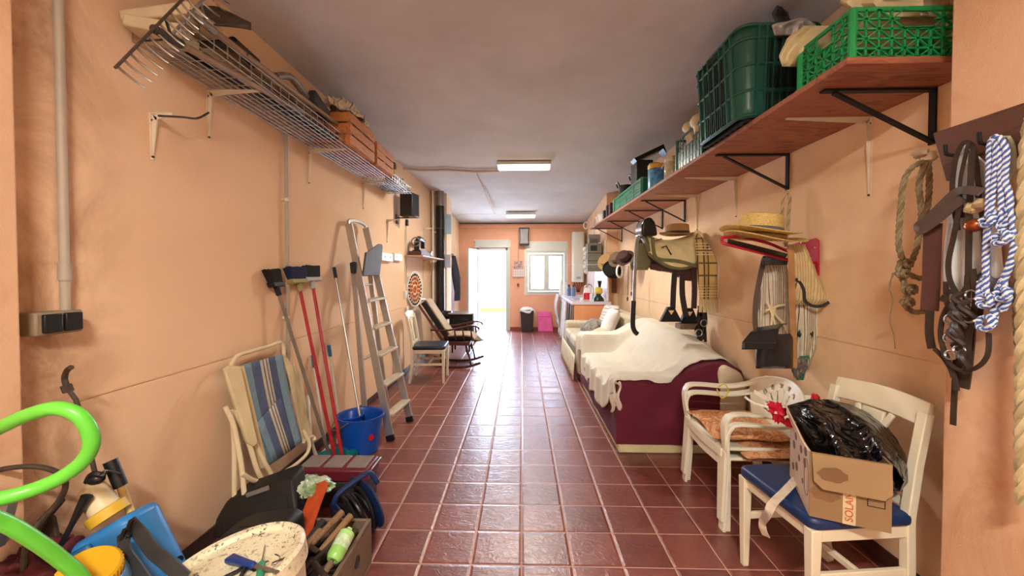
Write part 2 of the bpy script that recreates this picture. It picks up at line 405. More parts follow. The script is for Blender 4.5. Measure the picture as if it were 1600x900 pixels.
# ================================================================== left wall, its shelf and fittings
m_conduit = M('grey_conduit', (176,164,146), .5, var=.08)
m_beige = M('beige_enamel', (206,186,158), .45)
m_brk = M('cream_bracket', (226,214,190), .45, var=.05)
m_iron = M('black_iron', (30,27,26), .55, .3)
m_steel = M('worn_steel', (150,145,138), .38, .85, var=.2, scale=30)
m_wire = M('zinc_wire', (170,168,165), .35, .8, var=.15, scale=40)
m_rust = M('rusty_iron', (74,62,52), .7, .35, var=.3, scale=40, bump=.4, bscale=200)
m_blackp = M('black_plastic', (24,24,26), .38, var=.1)
m_dark = M('dark_grey_plastic', (48,48,50), .5)
m_alu = M('aluminium', (186,182,174), .38, .75, var=.06, scale=20)
m_chrome = M('chrome', (200,200,200), .15, 1, var=.02)
m_handle = wood('tool_handle_wood', (124,96,64), (152,120,82), 1, .6, 8, 10)
def conduit(x, y, z0, z1, r, label, mat=None, clips=(), coupl=()):
    t = thing('wall_conduit', label, 'pipe', (x, y, z0))
    MB().cyl((x, y, z0), (x, y, z1), r, n=14).build('tube', mat or m_conduit, t)
    for z in clips:
        b = MB(); b.tube([(x, y, z-.01), (x, y, z+.01)], r+.003, 14); b.box((x-(.018 if x < 0 else -.018), y, z), (.02, .045, .018)); b.build('clip', m_brk, t)
    for z in coupl: MB().cyl((x, y, z-.03), (x, y, z+.03), r+.004, n=14).build('coupling', mat or m_conduit, t)
    return t
pc = AX(99, 520, -1.585)
conduit(-1.595, AX(97,250,-1.595).y, 1.268, ZC, .0135, 'grey vertical conduit running from ceiling to the dark double switch', coupl=(1.405,), clips=(2.4,))
conduit(-1.598, AX(447,300,-1.6).y, .30, 2.34, .012, 'grey vertical conduit on the left wall behind the brooms', clips=(1.1, 1.9), coupl=(1.30,))
# double switch
ya, yb = AX(66,540,-1.55).y, AX(132,540,-1.55).y
t = thing('wall_switch', 'surface mounted double switch with two black rockers at the foot of a conduit', 'switch', (-1.58, (ya+yb)/2, 1.20))
b = MB(); b.bb((XL, ya-.01, 1.195), (XL+.062, yb+.005, 1.272)); b.build('switch_box', M('grey_switch_box', (140,122,100), .5), t, bevel=.006)
for k in (0, 1):
    y0 = ya+(yb-ya)*k/2+.006; y1 = ya+(yb-ya)*(k+1)/2-.003
    b = MB(); b.bb((XL+.058, y0, 1.203), (XL+.073, y1, 1.265)); b.build('rocker', m_blackp, t, bevel=.004)
# white pressed brackets
def bracket(y, z, arm, vert, label, sgn=-1, wall=XL, mat=None, group=None, w=.02):
    s = 1 if wall < 0 else -1
    t = thing('shelf_bracket', label, 'bracket', (wall+s*.01, y, z-vert), group=group)
    b = MB(); b.prism([(wall, y-w/2*.9, z), (wall, y+w/2*.9, z), (wall, y+w*.22, z-vert), (wall, y-w*.22, z-vert)], (s*.004, 0, 0))
    b.prism([(wall, y-.0025, z), (wall+s*.028, y-.0025, z-.02), (wall+s*.006, y-.0025, z-vert)], (0, .005, 0)); b.build('wall_leg', mat or m_brk, t, smooth=False)
    b = MB(); b.prism([(wall, y-w*.45, z), (wall, y+w*.45, z), (wall+s*arm, y+w*.2, z), (wall+s*arm, y-w*.2, z)], (0, 0, -.004))
    b.prism([(wall+s*.006, y-.0025, z), (wall+s*.02, y-.0025, z-.03), (wall+s*arm, y-.0025, z-.008), (wall+s*arm, y-.0025, z)], (0, .005, 0)); b.build('arm', mat or m_brk, t, smooth=False)
    for zz in (z-vert+.012, z-.03): MB().cyl((wall+s*.003, y, zz), (wall+s*.008, y, zz), .006, n=8).build('screw', m_rust, t)
    return t
for (px, py0, py1), lb in zip(((325,143,218), (481,236,288), (566,289,327)), ('nearest of the cream brackets carrying the wire basket shelf', 'middle cream bracket under the wire basket shelf', 'farthest cream bracket under the wire basket shelf')):
    y = AX(px, 200, XL).y; bracket(y, 2.343, .29, 2.343-AX(px, py1, XL).z, lb)
yl = AX(236, 180, XL).y
bracket(yl, AX(236,177,XL).z, .10, AX(236,177,XL).z-AX(236,249,XL).z, 'loose cream bracket with nothing on it, under the near end of the wire shelf')
pts = cr([AX(248,181,XL+.09), AX(285,183,-1.54), AX(308,185,-1.56), AX(326,176,-1.58)], 5)
tag(MB().tube(pts, .005, 6).build('bracket_wire', m_rust), 'bent rusty wire tied between two cream brackets', 'wire')
# wire basket shelf
xb0, xb1, yb0, yb1, zb = XL+.02, -1.32, 1.57, 4.62, 2.352
bas = thing('wire_basket_shelf', 'long zinc wire basket shelf fixed high on the left wall', 'shelf', (-1.47, 3.1, zb))
b = MB(); r = .0029
nx = 8
for i in range(nx+1):
    x = xb0+(xb1-xb0)*i/nx; b.cyl((x, yb0, zb), (x, yb1, zb), r, n=5)
ny = 40
for j in range(ny+1):
    y = yb0+(yb1-yb0)*j/ny; b.cyl((xb0, y, zb+.003), (xb1, y, zb+.003), r, n=5)
b.build('base_grid', m_wire, bas)
b = MB()
for z in (zb+.03, zb+.072): b.cyl((xb1, yb0, z), (xb1, yb1, z), r, n=5)
for j in range(ny+1):
    y = yb0+(yb1-yb0)*j/ny; b.cyl((xb1, y, zb), (xb1, y, zb+.074), r, n=5)
b.build('front_lip', m_wire, bas)
b = MB()
for y in (yb0, yb1):
    for z in (zb+.036, zb+.07): b.cyl((xb0, y, z), (xb1, y, z), r, n=5)
    for i in range(0, nx+1, 2):
        x = xb0+(xb1-xb0)*i/nx; b.cyl((x, y, zb), (x, y, zb+.07), r, n=5)
b.build('end_lip', m_wire, bas)
# rakes over the near end
def rake(p0, p1, tdir, n, tl, label, hend, handle=True, mat=None):
    p0, p1, tdir = V(p0), V(p1), V(tdir).normalized(); mat = mat or m_rust
    t = thing('garden_rake', label, 'rake', tuple((p0+p1)/2))
    b = MB(); b.bar(p0, p1, .014, .008, up=tdir)
    b.build('head_bar', mat, t, bevel=.002)
    sd = (p1-p0).normalized(); nn = sd.cross(tdir)
    b = MB()
    for k in range(n):
        p = p0.lerp(p1, (k+.3)/(n-.4)); b.tube(cr([p, p+tdir*tl*.3+nn*.004, p+tdir*tl*.75+nn*.0, p+tdir*tl-nn*.008], 3), lambda q: .0050*(1-.45*q), 5)
    b.build('teeth', m_steel, t)
    c = (p0+p1)/2; h = V(hend)
    b = MB(); b.cyl(c, c+(h-c).normalized()*.12, .015, .018, n=10); b.bar(c-sd*.07, c+(h-c).normalized()*.08, .008, .006); b.bar(c+sd*.07, c+(h-c).normalized()*.08, .008, .006); b.build('socket', mat, t)
    if handle: MB().cyl(c+(h-c).normalized()*.1, h, .014, n=10).build('handle', m_handle, t)
    return t
rake(AY(180,106,1.22), AY(292,-8,1.42), AY(215,135,1.27)-AY(180,106,1.22), 13, .082, 'iron bow rake with its head hanging over the near end of the wire shelf', (-1.42, 2.82, 2.475))
rake(AY(258,66,1.44), AY(335,-20,1.58), AY(292,96,1.47)-AY(258,66,1.44), 9, .075, 'lighter iron rake whose teeth lie across the first rake', (-1.36, 2.84, 2.50), mat=m_steel)
# spades
def blade(label, tip, mid, base, wid, hend, nm='spade'):
    tip, mid, base = V(tip), V(mid), V(base)
    t = thing(nm, label, nm, tuple(base))
    sd = V(wid)
    def f(u, v):
        c = base.lerp(mid, min(1, u*2)) if u < .5 else mid.lerp(tip, (u-.5)*2)
        w_ = (1.0 if u < .45 else max(.03, 1-((u-.45)/.55 if u > .45 else 0)**1.15))
        return c+sd*(v-.5)*w_+V((0,0,-.03*(1-(2*v-1)**2)))
    MB().surf(f, 14, 8).build('blade', m_rust, t, solid=.004)
    h = V(hend); MB().cyl(base+V((0,0,-.015)), h, .015, n=10).build('handle', m_handle, t)
    return t
blade('dark pointed spade blade sticking out over the wire shelf towards the ceiling', AX(392,36,-1.22), AX(332,24,-1.36), AX(286,22,-1.50), (.0,.07,.125), (-1.45,2.84,2.53))
blade('second spade blade lying under the pointed one on the wire shelf', AX(388,77,-1.30), AX(335,62,-1.38), AX(285,56,-1.50), (0,.06,.10), (-1.56,2.86,2.47))
blade('small black trowel blade behind the rake heads', AX(232,14,-1.50), AX(262,18,-1.48), AX(295,22,-1.47), (0.02,.1,.02), (-1.5,2.5,2.45), 'trowel')
# concrete-coloured block and clutter at the near end
b = MB(); q = AX(205, 2, -1.5)
b.prism([AX(166,-6,-1.5), AX(172,13,-1.5), AX(248,-2,-1.5), AX(244,-40,-1.5), AX(164,-40,-1.5)], (.0, .0, .0)) if False else None
b.box((-1.475, 1.63, 2.455), (.28, .2, .045), rot=(.05,-.15,.05)); b.box((-1.50, 1.60, 2.40), (.2,.14,.05), rot=(0,.1,.2))
tag(b.build('plaster_slab', M('dusty_cream_board', (214,196,160), .8, bump=.3), bevel=.008), 'dusty cream slab lying across the near end of the wire shelf', 'board')
for k, (x0, y0, z0, x1, y1, z1, r, mt, lb) in enumerate((
    (-1.59,1.9,2.60,-1.59,4.0,2.56,.017,m_handle,'long wooden pole lying highest against the wall on the wire shelf'),
    (-1.54,1.8,2.39,-1.52,2.84,2.40,.016,m_handle,'wooden pole lying along the wire shelf close to the wall'),
    (-1.45,1.75,2.385,-1.43,2.84,2.39,.014,m_dark,'dark tool shaft lying on the wire shelf bottom'),
    (-1.40,2.0,2.39,-1.37,2.84,2.39,.017,m_dark,'dark tube lying along the front of the wire shelf'),
    (-1.56,1.7,2.43,-1.50,2.84,2.44,.015,m_dark,'black bar lying beside the wooden pole on the wire shelf'))):
    tag(MB().cyl((x0,y0,z0), (x1,y1,z1), r, n=10).build('pole', mt), lb, 'pole', None)
m_grip = M('green_black_grip', (26,34,30), .6)
b = MB(); b.cyl(AX(362,58,-1.42)+V((0,0,-.02)), AX(398,92,-1.42)+V((0,0,-.02)), .026, .03, n=12)
tag(b.build('tool_grip', m_grip), 'thick dark green grip of a tool lying on the wire shelf', 'handle')
# hose fitting, cloths, crates, can, bags
b = MB(); c = AX(474,150,-1.42); b.tube(cr([c+V((-.02,-.25,.0)), c+V((0,-.14,.05)), c+V((0,0,.02)), c+V((.02,.12,-.04))], 6), .022, 10)
t = thing('bent_fitting', 'grey curved metal fitting with black grip lying mid way along the wire shelf', 'tool', tuple(c-V((0,0,.05)))); b.build('bow', m_steel, t)
MB().box(c+V((.03,.14,-.01)), (.05,.22,.09), rot=(-.3,0,0)).build('grip', m_dark, t, bevel=.012)
m_crate = wood('orange_crate_wood', (176,104,54), (206,134,76), 1, .6, 5, 6)
def crate(y0, y1, x0, x1, z0, h, label, rows=3):
    t = thing('wooden_crate', label, 'crate', ((x0+x1)/2, (y0+y1)/2, z0), group=None)
    g = h/rows
    for k in range(rows):
        z = z0+g*(k+.5)
        for x in (x0, x1): MB().box((x, (y0+y1)/2, z), (.009, y1-y0, g-.014)).build('side_slat', m_crate, t, bevel=.002)
        for y in (y0+.005, y1-.005): MB().box(((x0+x1)/2, y, z), (x1-x0, .009, g-.014)).build('end_slat', m_crate, t, bevel=.002)
    for x in (x0+.012, x1-.012):
        for y in (y0+.016, y1-.016): MB().box((x, y, z0+h/2), (.02,.02,h)).build('corner_post', m_crate, t)
    b = MB()
    for k in range(5): b.box((x0+(x1-x0)*(k+.5)/5, (y0+y1)/2, z0+.006), ((x1-x0)/5-.01, y1-y0, .008))
    b.build('bottom', m_crate, t)
    return t
crate(2.88, 3.36, -1.55, -1.285, zb+.012, .25, 'nearer of two orange wooden fruit crates on the wire shelf, cloth on top')
crate(3.42, 3.86, -1.55, -1.285, zb+.012, .21, 'farther of two orange wooden fruit crates on the wire shelf')
def cloth_heap(c, sx, sy, sz, mat, name, label, cat, seed=0, group=None, n=40, fold=.35, rz=0, tagit=True):
    c = V(c)
    def f(u, v):
        th = u*2*PI; ph = v*PI*.5
        d = V((math.cos(th)*math.cos(ph), math.sin(th)*math.cos(ph), math.sin(ph)))
        k = 1+fold*noise.noise(V((d.x*2.2+seed, d.y*2.2, d.z*2.2)))+fold*.5*noise.noise(V((d.x*6+seed, d.y*6, d.z*6)))+fold*.25*math.sin(th*9+d.z*5+seed)
        p = V((d.x*sx*k, d.y*sy*k, d.z*sz*k)); p.rotate(Euler((0,0,rz))); return c+p
    b = MB(); b.surf(f, n, n//2, cu=True); b.bm.normal_update()
    o = b.build(name, mat)
    return tag(o, label, cat, group) if tagit else o
m_linen = M('cream_linen', (222,210,178), .9, bump=.3, bscale=300)
m_clothst = stripes('striped_cloth', [(0, (214,200,172)), (.3, (120,112,98)), (.42, (214,200,172)), (.7, (168,156,136)), (.8, (220,208,180))], 1, 9, distort=.1)
cloth_heap((-1.40, 3.05, 2.61), .14, .26, .12, m_clothst, 'folded_cloth', 'crumpled grey striped cloth heaped on the nearer wooden crate', 'cloth', 1)
b = MB(); c = V((-1.40, 4.12, zb+.01)); b.lathe([(0,0),(.055,0),(.06,.01),(.06,.19),(.05,.22),(.02,.225),(.02,.24),(0,.24)], c, 20)
t = thing('oil_can', 'dark rounded can lying behind the wooden crates on the wire shelf', 'can', tuple(c)); b.build('body', m_dark, t)
MB().lathe([(.0605,.07),(.0615,.07),(.0615,.14),(.0605,.14)], c, 20).build('label_band', M('ochre_label', (190,160,90), .6), t)
for (y, z, s, lb) in ((4.33, zb+.01, .8, 'white and black plastic bag at the far end of the wire shelf'), (4.45, zb+.01, 1, 'grey plastic bag slumped at the very end of the wire shelf')):
    cloth_heap((-1.46, y, z), .13*s, .14, .12*s, M('pale_plastic_bag', (205,205,208), .35, var=.3, scale=14) if s < 1 else M('grey_plastic_bag', (150,150,156), .35, var=.4, scale=14), 'plastic_bag', lb, 'bag', y, fold=.5)
# loudspeaker under the end of the shelf
def speaker(y, x, z, w, d, h, label, rz, tilt=0):
    t = thing('loudspeaker', label, 'speaker', (x, y, z), rz)
    b = MB(); b.prism([(-w/2, d/2, 0), (w/2, d/2, 0), (w*.42, -d/2, 0), (-w*.42, -d/2, 0)], (0, 0, h)); b.build('cabinet', m_blackp, t, world=False, bevel=.012)
    b = MB(); b.prism([(-w*.5, d/2+.002, -.004), (w*.5, d/2+.002, -.004), (w*.46, d/2+.03, -.004), (-w*.46, d/2+.03, -.004)], (0, 0, h+.008)); b.build('front_rim', M('grey_speaker_rim', (120,116,110), .4, .3), t, world=False, bevel=.01)
    b = MB(); b.surf(lambda u, v: ((u-.5)*w*.8, d/2+.033+.014*math.sin(PI*u)*math.sin(PI*v), .02+(h-.04)*v), 12, 12); b.build('grille', M('speaker_grille', (62,60,60), .6, .3, bump=.8, bscale=500), t, world=False)
    return t
sp = speaker(AX(634,300,-1.50).y, -1.46, 2.13, .20, .18, .30, 'black loudspeaker on the left wall below the end of the wire shelf', math.radians(-10))
t = thing('speaker_mount', 'grey bracket holding the black loudspeaker on the left wall', 'bracket', (-1.6, 4.85, 2.12)); yy = AX(634,300,-1.50).y
MB().box((-1.54, yy, 2.118), (.16, .05, .01)).build('arm', m_iron, t); MB().box((-1.615, yy, 2.1), (.01,.08,.12)).build('wall_plate', m_iron, t)
ys = AX(634, 345, XL).y
conduit(-1.61, ys, 1.18, 2.10, .008, 'thin white cable trunking dropping from the loudspeaker', mat=m_brk)
conduit(-1.612, ys-.06, 1.25, 2.0, .005, 'thin wire beside the trunking under the loudspeaker', mat=m_brk)
b = MB(); b.box((-1.60, ys, AX(634,348,XL).z), (.03,.06,.09)); tag(b.build('junction_box', m_blackp, bevel=.006), 'small black connector on the trunking below the loudspeaker', 'box')
# sockets
m_sock = M('white_socket', (236,236,234), .3, var=.01)
for (px0, px1, py0, py1, n, lb) in ((595,612,394,409,2,'larger white double socket on the left wall beside the ladder'), (615,627,395,408,2,'smaller white socket box right of the double socket')):
    a = AX(px0, py0, XL+.03); c = AX(px1, py1, XL+.03)
    t = thing('wall_socket', lb, 'socket', (XL+.02, (a.y+c.y)/2, c.z))
    b = MB(); b.bb((XL, a.y, c.z), (XL+.045, c.y, a.z)); b.build('plate', m_sock, t, bevel=.008)
    for k in range(n):
        y = a.y+(c.y-a.y)*(k+.5)/n; z = (a.z+c.z)/2
        b = MB(); b.cyl((XL+.044, y, z), (XL+.047, y, z), .026, n=18)
        b.build('outlet', M('socket_face', (200,208,222), .4, var=.02), t)
        b = MB()
        for dy in (-.01, .01): b.cyl((XL+.046, y+dy, z), (XL+.0485, y+dy, z), .005, n=8)
        b.build('pin_holes', m_blackp, t)
# oval mosaic tray hung on wall
c = AX(642, 452, XL+.03); t = thing('mosaic_tray', 'oval white wall tray with orange petal mosaic above the white chair', 'tray', tuple(c-V((0,0,.28))))
ry, rz_ = .15, .255
def ov(y, z, x): return (x+.06+y*.5, c.y+y*.88, c.z+z)
b = MB(); b.surf(lambda u, v: ov(ry*math.cos(2*PI*u)*v, rz_*math.sin(2*PI*u)*v, XL+.02+(.015 if v > .93 else 0)), 48, 14, cu=True); b.build('plate', M('glazed_white', (232,226,214), .25, var=.04), t, solid=.012)
b = MB()
for k in range(26):
    a = 2*PI*k/26; p = V(ov(ry*.78*math.cos(a), rz_*.84*math.sin(a), XL+.03))+V((.004,-.006,0)); b.ball(p, (.01,.012,.016), 8, 5)
b.build('black_dots', M('dark_mosaic', (40,34,34), .3), t)
b = MB()
for rr, n in ((.12, 5), (.38, 11), (.60, 17)):
    for k in range(n):
        a = 2*PI*k/n+rr; p = V(ov(ry*rr*math.cos(a), rz_*rr*math.sin(a)*1.05, XL+.03))+V((.004,-.006,0)); b.ball(p, (.012,.016,.024), 8, 5)
b.build('orange_petals', M('orange_mosaic', (206,112,46), .35, var=.25, scale=40), t)
b = MB(); p = AX(637, 484, XL+.03); b.box(p, (.006,.10,.10), rot=(.15,0,0)); tag(b.build('paper_note', M('white_paper', (240,238,232), .7)), 'white paper note stuck below the mosaic tray', 'paper')
b = MB(); b.box(AX(633,460,XL+.02), (.04,.05,.1)); tag(b.build('cable_box', m_sock, bevel=.006), 'small white junction box at the foot of the cable trunking', 'box')
# upper empty brackets and the sewing machine shelf
zs = AX(670, 404, -1.5).z; y0s, y1s = AX(649, 403, -1.37).y, AX(697,405,-1.37).y+.35
for px, lb in ((661, 'nearer'), (673, 'farther')):
    y = AX(px, 355, XL).y; bracket(y, AX(px,356,XL).z if px < 670 else AX(px,362,XL).z, .2, .3, lb+' empty bracket above the sewing machine', w=.016)
    bracket(y-.02, zs-.01, .22, .3, lb+' bracket under the sewing machine shelf', w=.018)
y = AX(604, 345, XL).y; bracket(y, AX(600,341,XL).z, .15, .28, 'empty cream bracket left of the loudspeaker cable', w=.018)
sy0, sy1 = AX(645,402,-1.5).y, AX(645,402,-1.5).y+1.45
b = MB(); b.bb((XL+.005, sy0, zs-.006), (-1.36, sy1, zs+.012)); tag(b.build('wall_shelf', wood('pinkish_board', (190,150,130), (205,168,146), 1), bevel=.002), 'short pinkish board shelf holding the sewing machine', 'shelf')
# sewing machine: base, bed, arm, head, wheel
t = thing('sewing_machine', 'antique black hand-crank sewing machine on a dark wooden base', 'sewing machine', (-1.49, sy0+.32, zs+.012))
y0 = sy0+.03; X = -1.48; z = zs+.012
MB().bb((X-.09, y0, z), (X+.09, y0+.52, z+.06)).build('wooden_base', wood('dark_base_wood', (62,34,24), (84,48,34), 1), t, bevel=.005)
b = MB(); b.bb((X-.06, y0+.08, z+.06), (X+.06, y0+.48, z+.08)); b.bb((X-.035, y0+.09, z+.08), (X+.035, y0+.17, z+.22)); b.tube(cr([(X, y0+.12, z+.2), (X, y0+.2, z+.25), (X, y0+.36, z+.245), (X, y0+.46, z+.22)], 5), .034, 12); b.bb((X-.03, y0+.42, z+.12), (X+.03, y0+.49, z+.25)); b.build('arm', m_blackp, t, bevel=.006)
b = MB(); b.tube([(X+.07*0, y0+.04, z+.19)], .01) if False else None
b.tube([(X+.06*math.cos(2*PI*k/20), y0+.05, z+.19+.06*math.sin(2*PI*k/20)) for k in range(20)], .009, 8, closed=True); b.cyl((X, y0+.03, z+.19), (X, y0+.1, z+.19), .014)
for a in (0, 2.1, 4.2): b.bar((X, y0+.05, z+.19), (X+.058*math.cos(a), y0+.05, z+.19+.058*math.sin(a)), .008, .006)
b.build('hand_wheel', m_steel, t); MB().cyl((X, y0+.455, z+.075), (X, y0+.455, z+.13), .004, n=6).build('needle_bar', m_chrome, t)
b = MB(); b.lathe([(0,0),(.04,0),(.065,.05),(.06,.09),(.052,.09),(.04,.01),(0,.01)], (-1.45, y0+.66, z), 20); tag(b.build('glass_bowl', glass('cup_glass')), 'small glass bowl on the shelf beside the sewing machine', 'bowl')
# ladder against the wall ---------------------------------------------------------
def ladder():
    yA, yB = 3.18, 3.60; yT0, yT1 = 3.44, 3.82
    f0, f1 = V((-1.09, yA, 0)), V((-1.05, yB, 0)); t0, t1 = V((-1.56, yT0, 1.88)), V((-1.56, yT1, 1.89))
    t = thing('step_ladder', 'aluminium folding step ladder leaning on the left wall beside the sockets', 'ladder', (-1.3, 3.5, 0))
    up = V((-.47, 0, 1.88)).normalized(); nrm = V((1.88, 0, .47)).normalized()
    for a, c_ in ((f0, t0), (f1, t1)):
        o = MB().bar(a, c_-up*.04, .022, .062, up=nrm).build('side_rail', m_alu, t, bevel=.003)
        MB().bar(a-up*.0, a+up*.05, .028, .070, up=nrm).build('foot_cap', m_blackp, o, bevel=.004)
    b = MB(); b.tube(cr([t0-up*.05, t0-up*.01+V((0,.02,0)), t0.lerp(t1,.5)+up*.01, t1-up*.01-V((0,.02,0)), t1-up*.05], 5), .019, 8, flat=.7); b.build('top_hoop', m_alu, t)
    m_tread = stripes('ribbed_tread', [(0, (196,188,170)), (.6, (120,114,104))], 0, 60, .5)
    for i, s in enumerate((.105, .235, .365, .49, .615)):
        a, c_ = f0.lerp(t0, s), f1.lerp(t1, s)
        MB().bar(a+V((.012,.01,0)), c_+V((.012,-.01,0)), .085, .022, up=(0,0,1)).build('tread', M('pale_tread', (200,190,168), .5, .3, bump=.6, bscale=40), t, bevel=.004)
    a, c_ = f0.lerp(t0, .735), f1.lerp(t1, .735)
    o = MB().prism([a+V((.02,.01,-.01)), c_+V((.02,-.01,-.01)), c_+V((.05,-.01,.27)), c_+V((.055,-.05,.29)), c_+V((.055,-.12,.285)), a.lerp(c_,.45)+V((.05,0,.25)), a+V((.05,.06,.21)), a+V((.05,.01,.2))], nrm*.02).build('platform', M('grey_platform', (92,88,80), .6), t, bevel=.004)
    # rear frame folded behind
    g0, g1 = V((-1.32, yA+.06, 0)), V((-1.28, yB+.06, 0)); h0, h1 = f0.lerp(t0,.76)+V((-.05,.04,0)), f1.lerp(t1,.76)+V((-.05,-.02,0))
    for a, c_ in ((g0, h0), (g1, h1)): MB().bar(a, c_, .02, .045, up=nrm).build('rear_leg', m_alu, t, bevel=.003)
    for s in (.08, .45, .9): MB().bar(g0.lerp(h0, s), g1.lerp(h1, s), .03, .02).build('rear_brace', m_alu, t, bevel=.003)
    MB().box(h0+V((.02,-.05,.02)), (.05,.05,.10), rot=(.2,0,0)).build('hinge_cap', m_dark, t, bevel=.012)
    b = MB(); b.tube(cr([f0.lerp(t0,.56)+V((-.01,.02,0)), f0.lerp(t0,.53)+V((-.06,.12,-.02)), g1.lerp(h1,.6)], 5), .004, 6); b.build('stay_wire', m_iron, t)
ladder()
# mop bucket
bx, by = -1.265, 2.99
m_bluep = M('blue_plastic', (18,78,178), .32, var=.06)
t = thing('mop_bucket', 'bright blue oval mop bucket on the floor in front of the ladder', 'bucket', (bx, by, 0))
b = MB(); b.lathe([(0,.004),(.115,.004),(.125,.012),(.160,.275),(.172,.278),(.172,.295),(.158,.292),(.15,.275),(.118,.02),(0,.016)], (bx, by, 0), 40, sx=1.05, sy=1.0); b.build('tub', m_bluep, t)
b = MB(); b.lathe([(.05,.12),(.085,.265),(.098,.29),(.09,.292),(.075,.265),(.045,.125),(0,.12)], (bx-.075, by-.01, 0), 24); b.build('wringer', m_bluep, t)
b = MB(); b.tube(cr([(bx-.02, by-.168, .285), (bx-.10, by-.185, .24), (bx-.17, by-.13, .23), (bx-.185, by, .27)], 6), .004, 6); b.build('bail', m_steel, t)
b = MB(); b.cyl((bx+.118, by-.095, .15), (bx+.124, by-.100, .15), .022, n=16); b.build('badge', M('red_badge', (190,30,40), .4), t)
b = MB(); p0 = V((bx+.03, by+.0, .04)); p1 = AX(523, 424, -1.59)
t = thing('mop', 'mop with silver handle and black grip standing in the blue bucket', 'mop', tuple(p0))
b.cyl(p0+V((0,0,.02)), p1, .0105, n=10); b.build('handle', m_alu, t); d = (p1-p0).normalized(); MB().cyl(p1-d*.06, p1+d*.035, .014, n=10).build('grip', m_blackp, t)
b = MB()
for k in range(26):
    a = 2*PI*k/26; b.tube([(p0.x, p0.y, .08), (p0.x+.03*math.cos(a), p0.y+.03*math.sin(a), .05), (p0.x+.05*math.cos(a), p0.y+.05*math.sin(a), .02)], .006, 5)
b.build('strands', m_linen, t)
# brooms, upside down
m_redst = M('red_metal_stick', (168,30,40), .35, var=.1)
def broom(foot, top, mstick, mhead, label, bristle, wid=.26, cap=None, tilt=0, fw=0.085):
    foot, top = V(foot), V(top); d = (top-foot).normalized()
    t = thing('broom', label, 'broom', tuple(foot))
    MB().cyl(foot, top-d*.02, .0115, n=10).build('handle', mstick, t)
    sd = V((math.sin(tilt), math.cos(tilt), 0)); n = d.cross(sd).normalized()
    b = MB(); b.cyl(top-d*.075, top-d*.02, .017, .020, n=12); b.build('socket', mhead, t)
    b = MB()
    b.prism([top-sd*wid*.44-d*.02, top-sd*wid*.5+d*.012, top+sd*wid*.5+d*.012, top+sd*wid*.44-d*.02], n*.05); b.shift(lambda p: p-n*.025)
    b.build('head_block', mhead, t, bevel=.006)
    def f(u, v):
        w_ = (1.0+.10*v)*wid; k = 2*PI*u
        rx = math.copysign(abs(math.cos(k))**.4, math.cos(k)); ry_ = math.copysign(abs(math.sin(k))**.7, math.sin(k))
        p = top+d*(.012+fw*v)+sd*(rx*w_*.49)+n*(ry_*(.022+.012*v))
        return p+d*(.008*noise.noise(p*60) if v > .9 else 0)
    b = MB(); b.surf(f, 64, 6, cu=True); b.surf(lambda u, v: (lambda q: q)(f(u, 1.0).lerp(top+d*(.012+fw), v)), 64, 1, cu=True)
    b.build('bristles', bristle, t)
    return t
m_brblack = M('black_bristles', (22,22,24), .9, bump=1, bscale=400); m_brnavy = M('navy_bristles', (26,36,68), .9, bump=1, bscale=400)
broom((-1.22, 2.62, 0.0), AX(487, 436, -1.57), m_redst, M('grey_white_block', (170,172,170), .5), 'red-handled broom with black bristles, rightmost of the brooms stood upside down', m_brblack, .22)
broom((-1.255, 2.60, 0.0), AX(466, 439, -1.57)+V((0,0,0)), m_redst, M('olive_block', (150,140,80), .5), 'red-handled broom with navy bristles between the other two brooms', m_brnavy, .22)
broom(AZ(518,722,.01)*1.0, AX(431, 444, -1.58), M('grey_metal_stick', (140,134,120), .4, .4), m_blackp, 'grey-handled broom with a black head, leftmost of the three brooms', m_brblack, .12)
# dustpan
t = thing('dustpan', 'teal plastic dustpan on the floor under the brooms', 'dustpan', (-1.36, 2.78, 0))
def pan(u, v):
    a = -PI*.5+PI*u; return (-1.33+.12*math.cos(a)*v*1.0, 2.76+.14*math.sin(a)*v, .015+(.06 if v > .95 else 0.0))
b = MB(); b.lathe([(0,.008),(.12,.008),(.14,.075),(.148,.078),(.13,.004),(0,.002)], (-1.345, 2.76, 0), 30, sx=1.0, sy=.8); b.build('pan', M('teal_plastic', (26,128,140), .4), t)
b = MB(); b.tube(cr([(-1.46,2.72,.05), (-1.53,2.75,.2), (-1.575,2.8,.5)], 4), .011, 8); b.build('handle', m_white, t)
# two slim sticks with blue grips standing behind the brooms
for (px, py, pb, lb) in ((573,518,(557,670),'left of the two white sticks with blue grips against the wall'), (649,466,(640,600),'right of the two white sticks with blue grips')):
    pass
for (px, py, qx, qy, lb) in ((491,572,486,676,'left one of two slim white sticks with blue grips by the wall'), (516,555,507,668,'right one of two slim white sticks with blue grips by the wall')):
    a = AX(px, py, -1.585); q = AX(qx, qy, -1.52); q = V((q.x, q.y, .0)); q = V((-1.50, a.y+.02, 0))
    t = thing('window_squeegee', lb, 'squeegee', tuple(q)); MB().cyl(q, a, .008, n=8).build('stick', m_white, t)
    d = (a-q).normalized(); MB().cyl(a-d*.01, a+d*.085, .014, n=10).build('grip', M('teal_blue_grip', (34,112,150), .5), t)
    MB().box(q+V((0,0,.03)), (.03,.16,.05)).build('head', m_white, t, bevel=.008)
